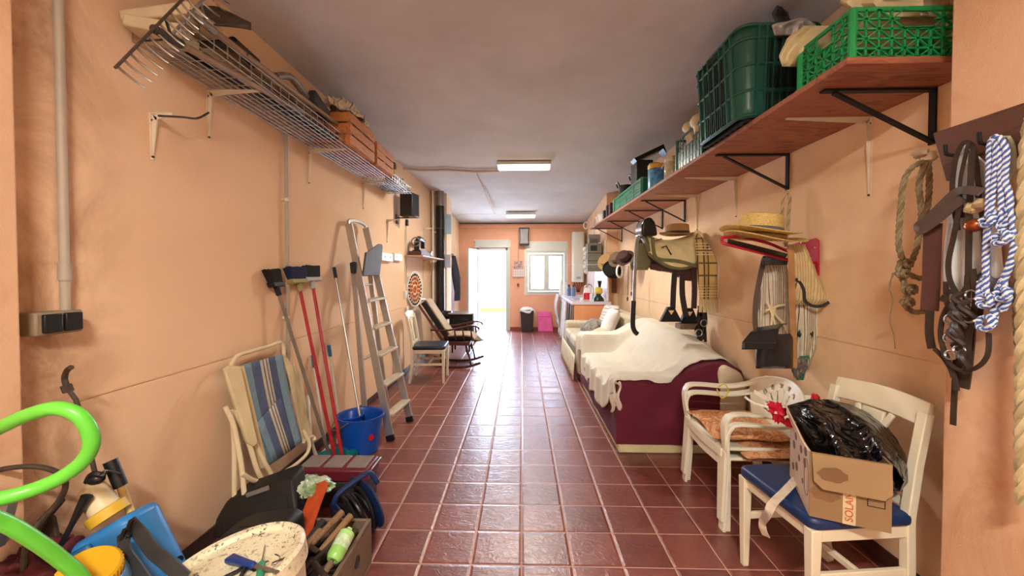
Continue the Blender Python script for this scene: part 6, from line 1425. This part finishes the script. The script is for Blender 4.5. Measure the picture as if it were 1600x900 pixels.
# --- harness
t = thing('horse_harness', 'tangled dark leather horse harness hanging from the hook board', 'harness', tuple(AX(1500,660,1.44)))
def st(q, w_, X, mat, nm='strap', th=.004, up=(-1,-.4,.1), par=None): MB().tube4(cr(PXs(q, X), 5), w_*.74, th, up).build(nm, mat, par or t)
for q, w_, X, m_ in (([(1497,360),(1488,300),(1493,250),(1505,224),(1519,228),(1526,260),(1530,310)], .017, 1.43, m_leath), ([(1505,340),(1500,290),(1508,245),(1514,222)], .012, 1.42, m_leath), ([(1519,235),(1516,300),(1514,360),(1513,430)], .020, 1.41, m_leath), ([(1527,300),(1537,350),(1539,420),(1530,500)], .018, 1.43, m_leath), ([(1513,430),(1510,470),(1508,490)], .022, 1.41, m_leath)):
    st(q, w_, X, m_)
st([(1534,300,-.02),(1500,298),(1475,318),(1448,345),(1436,352),(1440,360),(1462,345),(1480,330),(1505,310)], .036, 1.40, M('worn_brown_leather', (86,72,66), .5), 'browband', .005, (-1,-.8,.2))
st([(1458,350),(1456,400),(1455,440),(1452,485)], .062, 1.44, m_leath2, 'wide_strap', .008)
st([(1453,484),(1452,520),(1456,545)], .03, 1.44, m_leath)
for q in ([(1500,320),(1490,370),(1482,410),(1485,440),(1500,465)], [(1470,470),(1485,455),(1500,462),(1515,440)], [(1480,480),(1472,500),(1470,530),(1480,560),(1490,590)], [(1500,470),(1510,500),(1505,540),(1497,580)], [(1520,420),(1524,470),(1515,520),(1512,560)], [(1478,440),(1480,475),(1495,500),(1500,530)], [(1460,545),(1475,560),(1490,585),(1495,610)]):
    st(q, .018, 1.41, m_leath)
st([(1470,530),(1478,560),(1500,578),(1525,575),(1543,555),(1545,520)], .016, 1.40, m_leath, 'noseband', .004, (-1,-.5,0))
st([(1494,560),(1492,600),(1490,640),(1489,664)], .020, 1.43, m_leath, 'rein_end')
st([(1515,500),(1512,540),(1508,580),(1504,606)], .040, 1.44, m_leath, 'rein_end', .01)
for k in range(16):
    random.seed(k+40); p = AX(1482+random.random()*36, 455+random.random()*105, 1.40); b = MB()
    if k % 3 == 0: b.tube([p+V((.003*math.cos(a_), .016*math.sin(a_), .014*math.cos(a_))) for a_ in [2*PI*i/14 for i in range(14)]], .0035, 6, closed=True); b.build('buckle_ring', m_steel, t)
    else: b.tube(cr([p, p+V((-.015,.012*(-1)**k,-.02)), p+V((.0,-.015,-.05)), p+V((.01,.01,-.07))], 4), .009, 6); b.build('leather_knot', m_leath, t)
tag(soft([(226,1502,1512),(260,1494,1545),(330,1482,1558),(400,1474,1566),(440,1474,1570),(452,1486,1566)], 1.24, .02, M('pale_blue_cloth', (224,230,232), .9, bump=.2, bscale=60), 'pale_cloth', folds=6, amp=.5, seed=6, Xp=1.462), 'pale blue grey cloth hanging behind the harness and blue rope', 'cloth')
tag(soft([(425,1505,1545),(440,1508,1578),(462,1530,1582),(480,1535,1560)], 1.2, .02, M('grey_felt', (108,108,112), .9), 'grey_strap_pad', folds=3, amp=.3, seed=1, Xp=1.455), 'grey felt pad poking out right of the blue rope', 'pad')
b = MB(); b.ball(AX(1534,318,1.41), (.02,.03,.018), 10, 6, dis=.5); b.ball(AX(1520,325,1.41), (.02,.02,.018), 10, 6, dis=.5); tag(b.build('twine_knot', m_rthick[0]), 'frayed pale twine tied across the harness', 'twine')
b = MB(); b.ball(AX(1521,352,1.42), (.02,.025,.022), 12, 8); tag(b.build('copper_bell', M('copper_bell_metal', (176,96,54), .3, .8)), 'small copper coloured bell among the harness straps', 'bell')
# --- blue and white rope
t = thing('blue_rope', 'blue and white twisted rope hanging in knotted loops from the hook board', 'rope', tuple(AX(1560,520,1.40)))
for q in ([(1560,215),(1548,222),(1546,260),(1545,320),(1541,380),(1540,430),(1541,470)], [(1553,212),(1562,240),(1565,290),(1566,350),(1570,380)], [(1560,214),(1572,235),(1570,280),(1578,310),(1574,345),(1562,360)], [(1556,213),(1556,260),(1550,310),(1545,350)], [(1562,328),(1578,330),(1584,360),(1582,400),(1568,440),(1556,465)], [(1552,330),(1560,352),(1575,372),(1585,385),(1575,420),(1560,450)], [(1541,430),(1534,445),(1546,462),(1556,478),(1548,495)], [(1572,460),(1568,440),(1560,450),(1556,480),(1552,510)], [(1532,440),(1530,470),(1536,480)], [(1560,470),(1565,485),(1575,470),(1576,455),(1568,448)]):
    b = MB(); b.rope(cr(PXs(q, 1.39), 6), .0078, strands=4, pitch=.034); b.build('rope_strand', m_rblue, t)
for x, y, r in ((1570,372,.022),(1548,345,.018),(1545,470,.022),(1545,505,.024),(1572,460,.018)):
    b = MB(); b.rope([AX(x, y, 1.385)+V((-.01+.012*math.sin(k*.8), r*math.cos(k*.7), r*.8*math.sin(k*.7))) for k in range(19)], .0075, strands=4, pitch=.034); b.build('knot', m_rblue, t)
b = MB()
for k in range(4): b.tube(cr(PXs([(1566+k*3,214),(1574+k*3,230),(1575+k*3,260),(1568+k*3,280)], 1.45), 5), .006, 6)
tag(b.build('coiled_cord', M('grey_green_cord', (166,166,140), .8)), 'coil of grey green cord hanging behind the blue rope', 'cord')
# thick rope at the frame edge
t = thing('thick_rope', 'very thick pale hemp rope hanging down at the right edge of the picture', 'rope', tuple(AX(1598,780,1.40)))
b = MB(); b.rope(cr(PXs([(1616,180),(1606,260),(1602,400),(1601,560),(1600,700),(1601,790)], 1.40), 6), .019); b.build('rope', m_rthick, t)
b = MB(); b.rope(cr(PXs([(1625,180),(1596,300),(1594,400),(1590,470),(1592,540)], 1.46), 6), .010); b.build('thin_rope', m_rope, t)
# --- red rack with hats
t = thing('saddle_rack', 'red metal wall rack with dark webbing holding two straw hats', 'rack', tuple(AX(1262,440,1.74)))
m_redm = M('red_enamel', (196,34,56), .35, var=.08)
pl_ = NT('red_spotted'); pl_.setp(.5); v_ = pl_.node('ShaderNodeTexVoronoi'); v_.inputs['Scale'].default_value = 26; pl_.link(pl_.tc.outputs['Object'], v_.inputs['Vector'])
pl_.col(pl_.ramp(v_.outputs['Distance'], [(0,(236,220,220)),(.18,(236,220,220)),(.22,(186,26,50))], 'CONSTANT'))
MB().prism([AX(1230,384,1.744), AX(1276,372,1.744), AX(1281,376,1.744), AX(1281,432,1.744), AX(1262,425,1.744)], (-.01,0,0)).build('wall_plate', pl_.m, t, bevel=.002)
tipA, tipB = AY(1131,371,2.30), AY(1133,381,2.26)
wA, wB = V((1.73, 2.46, AY(1225,388,2.4).z)), V((1.73, 2.24, 1.50))
qa = [AY(1236,394,2.40), AY(1200,380,2.36), AY(1160,371,2.32), tipA, AY(1128,376,2.28), tipB, AY(1165,389,2.26), AY(1200,398,2.27), AY(1226,405,2.28)]
b = MB(); b.tube(cr([wA]+qa+[V((1.735,2.33,qa[-1].z-.02))], 5), .0095, 8); b.build('loop_tube', m_redm, t)
b = MB(); b.surf(lambda u, v: AY(1137+95*u, 373+24*u, 2.33).lerp(AY(1137+90*u, 379+24*u, 2.24), v), 8, 4); b.build('webbing', m_blackp, t, solid=.004)
def hat(c, R_, ch, cr_, rot, mat, band, label, wav=.02, name='straw_hat', squash=1.0):
    t = thing(name, label, 'hat', tuple(V(c))); c = V(c); E = Euler(rot).to_matrix()
    def f(u, v):
        a = 2*PI*u
        if v < .45: r = cr_*(v/.45)**.7; z = ch*(1-.12*(v/.45)**2)
        elif v < .6: k = (v-.45)/.15; r = cr_*(1+.05*k); z = ch*(.88*(1-k))+.002
        else: k = (v-.6)/.4; r = cr_*1.05+(R_-cr_*1.05)*k; z = .0+wav*k*math.cos(2*a)+.012*k*k
        return c+E@V((r*math.cos(a)*1.08, r*math.sin(a)*squash, z))
    b = MB(); b.surf(f, 48, 26, cu=True); bmesh.ops.remove_doubles(b.bm, verts=b.bm.verts, dist=1e-5); b.build('crown_and_brim', mat, t, solid=.004)
    b = MB(); b.surf(lambda u, v: c+E@V((cr_*1.075*math.cos(2*PI*u)*1.08, cr_*1.075*math.sin(2*PI*u)*squash, .004+.028*v)), 40, 1, cu=True); b.build('hat_band', band, t, solid=.002)
    return t
m_straw = NT('yellow_straw'); m_straw.setp(.7); wv_ = m_straw.noise(90, 3, m_straw.mapping((1,1,3))); m_straw.col(m_straw.ramp(wv_, [(.3,(196,160,84)),(.55,(232,206,130)),(.8,(246,226,158))])); m_straw.bump(wv_, .7, .004); m_straw = m_straw.m
m_gband = M('grey_ribbon', (108,110,112), .7)
hc = AY(1190,366,2.30)
hat(hc+V((.01,.0,-.030)), .205, .03, .10, (.10,.08,.2), m_straw, m_tan, 'lower straw hat of the two stacked on the red rack', .018)
hat(hc+V((-.015,.0,.006)), .200, .115, .105, (.05,.09,.2), m_straw, m_gband, 'upper straw hat with a grey ribbon, stacked on the red rack', .014)
# plaited rope from the second bracket
t = thing('plaited_rope', 'plaited pale rope hanging from the second iron bracket beside the straw hats', 'rope', tuple(AY(1230,380,2.52)))
for q in ([(1230,298),(1224,310),(1222,335),(1224,362),(1228,385)], [(1230,298),(1234,312),(1232,338),(1231,362),(1228,385)]): MB().rope(cr(PYs(q, 2.50), 6), .010).build('rope_strand', m_rthick, t)
# --- striped garments, shoulder bag
m_sh1 = stripes('grey_pinstripe', [(0,(216,206,184)),(.62,(110,98,90)),(.8,(222,212,192))], 0, 66, distort=.008); m_sh2 = stripes('yellow_pinstripe', [(0,(220,200,148)),(.62,(120,104,76)),(.76,(230,212,164))], 0, 56, distort=.010); m_sh3 = stripes('ticking_stripe', [(0,(216,208,182)),(.5,(70,66,62)),(.72,(224,214,190))], 0, 60, distort=.03)
tag(soft([(404,1190,1228),(430,1187,1232),(470,1184,1236),(510,1182,1240),(548,1188,1240)], 2.42, .05, m_sh1, 'striped_shirt', folds=5, amp=.22, seed=1, n=60), 'grey pinstriped shirt hanging left of the tan bag strap', 'shirt')
tag(soft([(382,1232,1258),(400,1234,1266),(425,1236,1276),(450,1236,1288),(466,1238,1297),(476,1242,1288)], 2.30, .06, m_sh2, 'striped_jacket', folds=3, amp=.2, seed=3, n=60), 'yellow cream striped jacket on the right of the red rack', 'jacket')
tag(soft([(455,1236,1262),(480,1234,1284),(510,1236,1284),(540,1240,1278),(566,1242,1268),(578,1244,1264)], 2.36, .055, m_sh3, 'striped_trousers', folds=4, amp=.22, seed=7, n=60), 'dark striped cloth hanging below the yellow jacket', 'cloth')
b = MB(); b.ball(AY(1258,522,2.315), (.045,.015,.032), 14, 8, dis=.5); tag(b.build('black_patch', m_dark), 'black ragged patch on the dark striped cloth', 'patch')
tag(soft([(556,1250,1264),(570,1238,1262),(585,1240,1258),(594,1244,1256)], 2.30, .03, M('emerald_cloth', (26,130,100), .4), 'green_cloth', folds=3, amp=.4, seed=2), 'emerald green cloth end hanging under the black bag', 'cloth')
tag(soft([(400,1192,1206),(405,1190,1232),(414,1192,1230)], 2.30, .03, m_dark, 'dark_belt', folds=3, amp=.2, seed=2), 'dark folded belt under the red rack loop', 'belt')
b = MB(); b.tube4(cr(PYs([(1243,436),(1250,442),(1256,454),(1258,470),(1270,478),(1284,478),(1295,472)], 2.235), 5), .016, .006, (0,-1,0)); tag(b.build('grey_piping', m_dark), 'dark grey strap curving over the yellow striped jacket', 'strap')
b = MB(); 
for q in ([(1196,486),(1206,482),(1216,478),(1226,476)], [(1206,482),(1214,495),(1224,505),(1230,520)], [(1212,478),(1206,500),(1204,530)], [(1198,470),(1206,490),(1214,520)]): b.tube(cr(PYs(q, 2.33), 4), .007, 6)
tag(b.build('cloth_ties', m_cr), 'cream cloth ties knotted in front of the pinstriped shirt', 'ties')
t = thing('leather_bag', 'black leather shoulder bag with lifted flap hanging below the red rack', 'bag', tuple(AY(1210,578,2.15)))
m_blk = M('black_leather', (40,39,42), .2, var=.15, bump=.2, bscale=60)
soft([(522,1184,1240),(540,1181,1240),(560,1180,1240),(576,1181,1240)], 2.18, .055, m_blk, 'pouch', t, folds=2, amp=.12, seed=2, n=50)
b = MB(); A_, B_ = AY(1192,512,2.23), AY(1231,506,2.23); 
def flp(u, v):
    top = A_.lerp(B_, u); mid = AY(1172+46*u, 520-7*u, 2.10); low = AY(1160+52*u, 534+1*u, 2.06); low2 = AY(1159+52*u, 546+0*u, 2.055)
    ps = [top, top.lerp(mid,.5)+V((0,0,.012)), mid, low, low2]; k = v*3.999; i = int(k); return ps[i].lerp(ps[i+1], k-i)
b.surf(flp, 12, 20); b.build('flap', m_blk, t, solid=.006)
MB().bar(AY(1161,535,2.05), AY(1211,536,2.05), .004, .006).build('flap_seam', m_dark, t)
b = MB(); b.tube4(cr(PYs([(1232,388,.0),(1236,398,-.02),(1237,440),(1238,480),(1240,520),(1241,560),(1240,575)], 2.17), 5), .034, .004, (0,-1,0)); b.build('tan_strap', m_tan, t)
b = MB(); b.tube4(cr(PYs([(1194,404),(1188,430),(1181,470),(1180,505),(1184,528)], 2.36), 5), .030, .004, (0,-1,0)); b.build('dark_strap', M('grey_brown_strap', (92,78,66), .6), t)
tag(soft([(560,1232,1262),(575,1236,1262),(590,1240,1252)], 2.27, .03, M('zigzag_cloth', (120,110,104), .9, var=.6, scale=70), 'fringed_scarf', folds=6, amp=.4, seed=4), 'small patterned scarf end showing beside the black bag', 'scarf')
# --- saddle on its wall bracket
t = thing('horse_saddle', 'country saddle covered in pale sheepskin resting on a wall bracket', 'saddle', tuple(AY(1050,412,3.75)))
m_sheep = M('pale_sheepskin', (250,238,184), .9, bump=.7, bscale=50, var=.1, scale=14); m_olive = M('olive_canvas', (120,118,84), .85, bump=.3, bscale=120)
def sadY(py): return 3.70
def shell(u, v):
    # u along the saddle axis (towards wall), v over the top from near side to far side
    X0, X1 = 1.17, 1.70; X = X0+(X1-X0)*u; a = (v-.5)*2
    zt = 1.775-.065*math.sin(PI*min(1,u*1.05))+.03*(u > .9)*(u-.9)*10; hw = .20+.02*math.sin(PI*u)
    drop = (.18+.05*u)+.05*math.sin(PI*u)
    return V((X+.02*nz((u*5,v*5,1)), 3.80+hw*math.sin(a*1.25)*1.05, zt-drop*(1-math.cos(a*1.45))*1.15))
b = MB(); b.surf(shell, 28, 28); b.build('sheepskin_cover', m_sheep, t, solid=.03)
b = MB(); b.surf(lambda u, v: (lambda p: V((p.x+(-.01), 3.80+(p.y-3.80)*.93, p.z-.03)))(shell(u, v)), 16, 16); b.build('flap_panels', m_leath, t, solid=.03)
b = MB()
for v_e in (0.0, 1.0): b.tube([shell(k/20, v_e)+V((0,0,-.008)) for k in range(21)], .017, 8)
b.tube([shell(0, k/20) for k in range(21)], .02, 8); b.build('leather_rim', m_olive, t)
b = MB(); b.tube(PYs([(1034,387),(1041,384),(1047,395),(1049,398)], 3.585), .006, 6); b.tube(PYs([(1022,377),(1034,373)], 3.60), .005, 6); b.build('buckle_loop', m_dark, t)
b = MB(); b.prism([AY(x, y, 3.62) for x, y in ((1003,368),(1003,352),(1007,343),(1013,339),(1019,340),(1024,347),(1027,358),(1028,368))], (0,.22,0)); b.build('cantle_block', m_blk, t, bevel=.02, seg=3)
tag(soft([(380,996,1010),(395,992,1016),(412,984,1018),(422,986,1012)], 3.66, .06, m_olive, 'olive_saddlebag', folds=2, amp=.1, seed=2), 'olive canvas bag hanging at the free end of the saddle', 'bag')
MB().tube4(cr([AY(1020,372,3.60), AY(1022,395,3.575), AY(1030,405,3.57), AY(1060,408,3.56), AY(1088,416,3.56)], 5), .03, .012, (0,-1,0)).build('olive_trim', m_olive, t)
MB().bb((1.20, 3.74, 1.52), (XR-.004, 3.86, 1.56)).build('support_arm', m_oldw, t, bevel=.006)
b = MB(); b.prism([AY(x, y, 3.62) for x, y in ((1016,412),(1090,416),(1088,440),(1070,438),(1050,426),(1018,421))], (0,.06,0)); b.build('girth_flap', m_leath2, t, bevel=.01)
for q, w_, m_ in (([(1054,425),(1052,455),(1051,482)], .05, m_leath), ([(1066,428),(1066,460),(1072,495)], .05, m_leath), ([(1084,418),(1085,450),(1084,482)], .05, m_leath2)):
    MB().tube4(cr(PYs(q, 3.60), 4), w_, .01, (0,-1,0)).build('stirrup_leather', m_, t)
for (cx, top, base, w_, Y) in ((1049,480,503,17,3.55), (1078,482,506,15,3.66)):
    s = MB().prism([AY(cx-5,top,Y), AY(cx+5,top,Y), AY(cx+w_,base,Y), AY(cx-w_,base,Y)], (0,.05,0)).build('stirrup', m_iron, t, bevel=.005)
    MB().prism([AY(cx-4.5,top+5,Y-.003), AY(cx+4.5,top+5,Y-.003), AY(cx,top+12,Y-.003)], (0,.002,0)).build('stirrup_opening', m_wall, s, smooth=False)
b = MB(); b.bb(tuple(AY(1055,512,3.72)), tuple(AY(1092,507,3.60))); tag(b.build('stirrup_ledge', m_oldw), 'narrow ledge under the iron stirrups', 'ledge')
# riding whip / leather staff
t = thing('leather_staff', 'long leather strap with dark rounded end hanging from the saddle tip', 'strap', tuple(AY(990,522,3.5)))
MB().tube4(cr(PYs([(999,368),(995,380),(993,415),(991,450),(990,490)], 3.52), 5), .028, .010, (0,-1,0)).build('pale_strap', M('silvery_leather', (150,142,136), .3, var=.2), t)
MB().tube(cr(PYs([(990,470),(989,495),(989,510),(992,518),(996,522)], 3.51), 5), .022, 12).build('dark_end', m_blk, t)
# felt hat on the saddle
hat(AY(1058,367,3.72)+V((0,0,0)), .15, .105, .095, (0,0,0), M('ochre_felt', (172,134,84), .85, bump=.3, bscale=200), m_dark, 'ochre felt hat with a dark band on top of the saddle', .01, 'felt_hat')
# plaid scarf
pd = NT('plaid'); pd.setp(.9); s_ = pd.sep()
wx = pd.math('FRACT', pd.math('MULTIPLY', pd.math('ADD', s_[0], 5), 22)); wz = pd.math('FRACT', pd.math('MULTIPLY', s_[2], 9)); big = pd.math('LESS_THAN', pd.math('ABSOLUTE', pd.math('SUBTRACT', pd.math('FRACT', pd.math('MULTIPLY', s_[2], 2.6)), .5)), .16)
lx = pd.math('MULTIPLY', pd.math('LESS_THAN', wx, .28), pd.math('LESS_THAN', s_[0], .03)); lz = pd.math('LESS_THAN', wz, .14)
c_ = pd.mix(lx, lin((208,182,116)), lin((78,68,58))); c_ = pd.mix(lz, c_, lin((112,94,70))); c_ = pd.mix(pd.math('MULTIPLY', big, pd.math('LESS_THAN', pd.math('FRACT', pd.math('MULTIPLY', s_[2], 40)), .35)), c_, lin((232,216,170)))
pd.col(c_); pd.bump(pd.noise(300, 2), .4, .003)
def scarfY(v): return 3.62
t = thing('plaid_scarf', 'beige plaid scarf with fringe hanging over the wall end of the saddle', 'scarf', tuple(AY(1105,490,3.5)))
b = MB()
def sc_(u, v):
    py = 364+104*v; l = 1086+7*v; r = 1098+22*min(1, v*2.4)**.6; px = l+(r-l)*u
    return AY(px, py+6*abs(u-.35)*(1-v)*(1-v)*3, 3.54-.05*math.sin(v*2)+.012*math.sin(u*11+v*2))
b.surf(sc_, 24, 30); b.build('cloth', pd.m, t, solid=.012)
b = MB()
for k in range(16):
    p = V(sc_(k/15, 1)); b.tube([p, p+V((.004*math.sin(k*3), .0, -.05)), p+V((.008*math.sin(k*5), 0, -.115))], .006, 5)
b.build('fringe', m_cr, t)
# dark bridle hanging below the scarf
t = thing('dark_bridle', 'dark tangled bridle hanging low beneath the plaid scarf', 'bridle', tuple(AY(1096,536,3.5)))
for k in range(9):
    random.seed(k+5); x = 1088+random.random()*16; b = MB(); b.tube4(cr(PYs([(x,478),(x+random.uniform(-4,4),500),(x+random.uniform(-6,6),515),(x+random.uniform(-5,5),530+random.random()*6)], 3.52+.02*(k % 3)), 5), .022, .008, (0,-1,0)); b.build('strap', m_blackp if k % 2 else m_leath, t)
for x, y in ((1092,520),(1100,505)): MB().tube([AY(x, y, 3.49)+V((.03*math.cos(a_), 0, .03*math.sin(a_))) for a_ in [2*PI*i/16 for i in range(16)]], .005, 6, closed=True).build('ring', m_steel, t)
# --- caps and hats on the wall beyond the saddle
def walhat(px, py, Y, mat, band, lab, R_=.15, rot=(1.2,0,-.6), ch=.10, nm='straw_hat'): hat(AY(px, py, Y), R_, ch, R_*.58, rot, mat, band, lab, .012, nm)
m_strd = M('tan_straw', (196,158,108), .8, bump=.4, bscale=100)
walhat(949, 408, 6.5, m_strd, m_dark, 'tan straw hat, leftmost of the hats on the far part of the right wall', .17, (1.1,0,-.9))
walhat(957, 421, 6.3, M('black_felt', (34,30,30), .85), m_dark, 'black felt hat hanging below the tan straw hat', .15, (1.7,.2,-.6), nm='felt_hat')
walhat(965, 405, 6.0, M('khaki_cap', (120,100,76), .85), m_dark, 'khaki brown hat right of the tan straw hat', .14, (1.0,0,-.9), nm='cloth_hat')
walhat(977, 403, 5.6, M('maroon_cap', (76,48,50), .85), m_dark, 'maroon brown hat nearest to the saddle on the wall', .13, (1.0,0,-.8), nm='cloth_hat')
p = AY(968, 424, 5.8); b = MB(); b.tube([p+V((.05*math.cos(a_), .03*math.cos(a_), .09*math.sin(a_))) for a_ in [2*PI*i/20 for i in range(20)]], .014, 8, closed=True); tag(b.build('white_ring', m_sock), 'white oval ring hanging below the wall hats', 'ring')
for px, y1, lb in ((982,470,'left one of two thin dark cords below the wall hats'), (988,462,'right one of two thin dark cords below the wall hats')):
    t = thing('tassel_cord', lb, 'cord', tuple(AY(px, y1, 5.3))); MB().tube([AY(px, 415, 5.3), AY(px-1, y1-8, 5.3)], .005, 5).build('cord', m_dark, t); MB().ball(AY(px-1.5, y1-3, 5.3), (.012,.012,.035), 8, 6).build('tassel', m_dark, t)
# ================================================================== light
w = bpy.data.worlds.new('sky'); SC.world = w; w.use_nodes = True; nt = w.node_tree
bg = nt.nodes['Background']; tcw = nt.nodes.new('ShaderNodeTexCoord'); sp = nt.nodes.new('ShaderNodeSeparateXYZ'); nt.links.new(tcw.outputs['Generated'], sp.inputs[0])
rp = nt.nodes.new('ShaderNodeValToRGB'); e = rp.color_ramp.elements; e[0].position = .0; e[0].color = lin((206,226,255)); e[1].position = .45; e[1].color = lin((150,195,255))
nt.links.new(sp.outputs['Z'], rp.inputs['Fac']); nt.links.new(rp.outputs['Color'], bg.inputs['Color']); bg.inputs['Strength'].default_value = 9.0
def area(name, loc, sx, sy, power, col, rot=(0,0,0), spread=None):
    l = bpy.data.lights.new(name, 'AREA'); l.shape = 'RECTANGLE'; l.size = sx; l.size_y = sy; l.energy = power; l.color = col[:3]
    if spread: l.spread = spread
    o = bpy.data.objects.new(name, l); o.location = loc; o.rotation_euler = rot; COL.objects.link(o); return o
# daylight through the open door and the window
area('door_daylight', ((DX0+DX1)/2, YB+.3, 1.1), .7, 1.9, 125, (.66,.80,1.0), (-PI/2, 0, 0)).rotation_euler = (-PI/2, 0, 0)
area('window_daylight', ((WX0+WX1)/2, YB+.3, 1.45), .85, .95, 55, (.66,.80,1.0), (-PI/2, 0, 0))
# ceiling lamps: two in view, one more of the row above the photographer
area('tube_light', (.03, 5.08, ZC-.115), .6, .05, 60, (1.0,.93,.82))
area('tube_light_rear', (-.02, 8.45, 2.60), .55, .05, 17, (1.0,.95,.9))
area('tube_light_front', (-.05, -.85, ZC-.12), .6, .08, 135, (1.0,.93,.81))
SC.view_settings.view_transform = 'Standard'; SC.view_settings.look = 'None'; SC.view_settings.gamma = 1; SC.view_settings.use_curve_mapping = False
SC.view_settings.exposure = 0.12
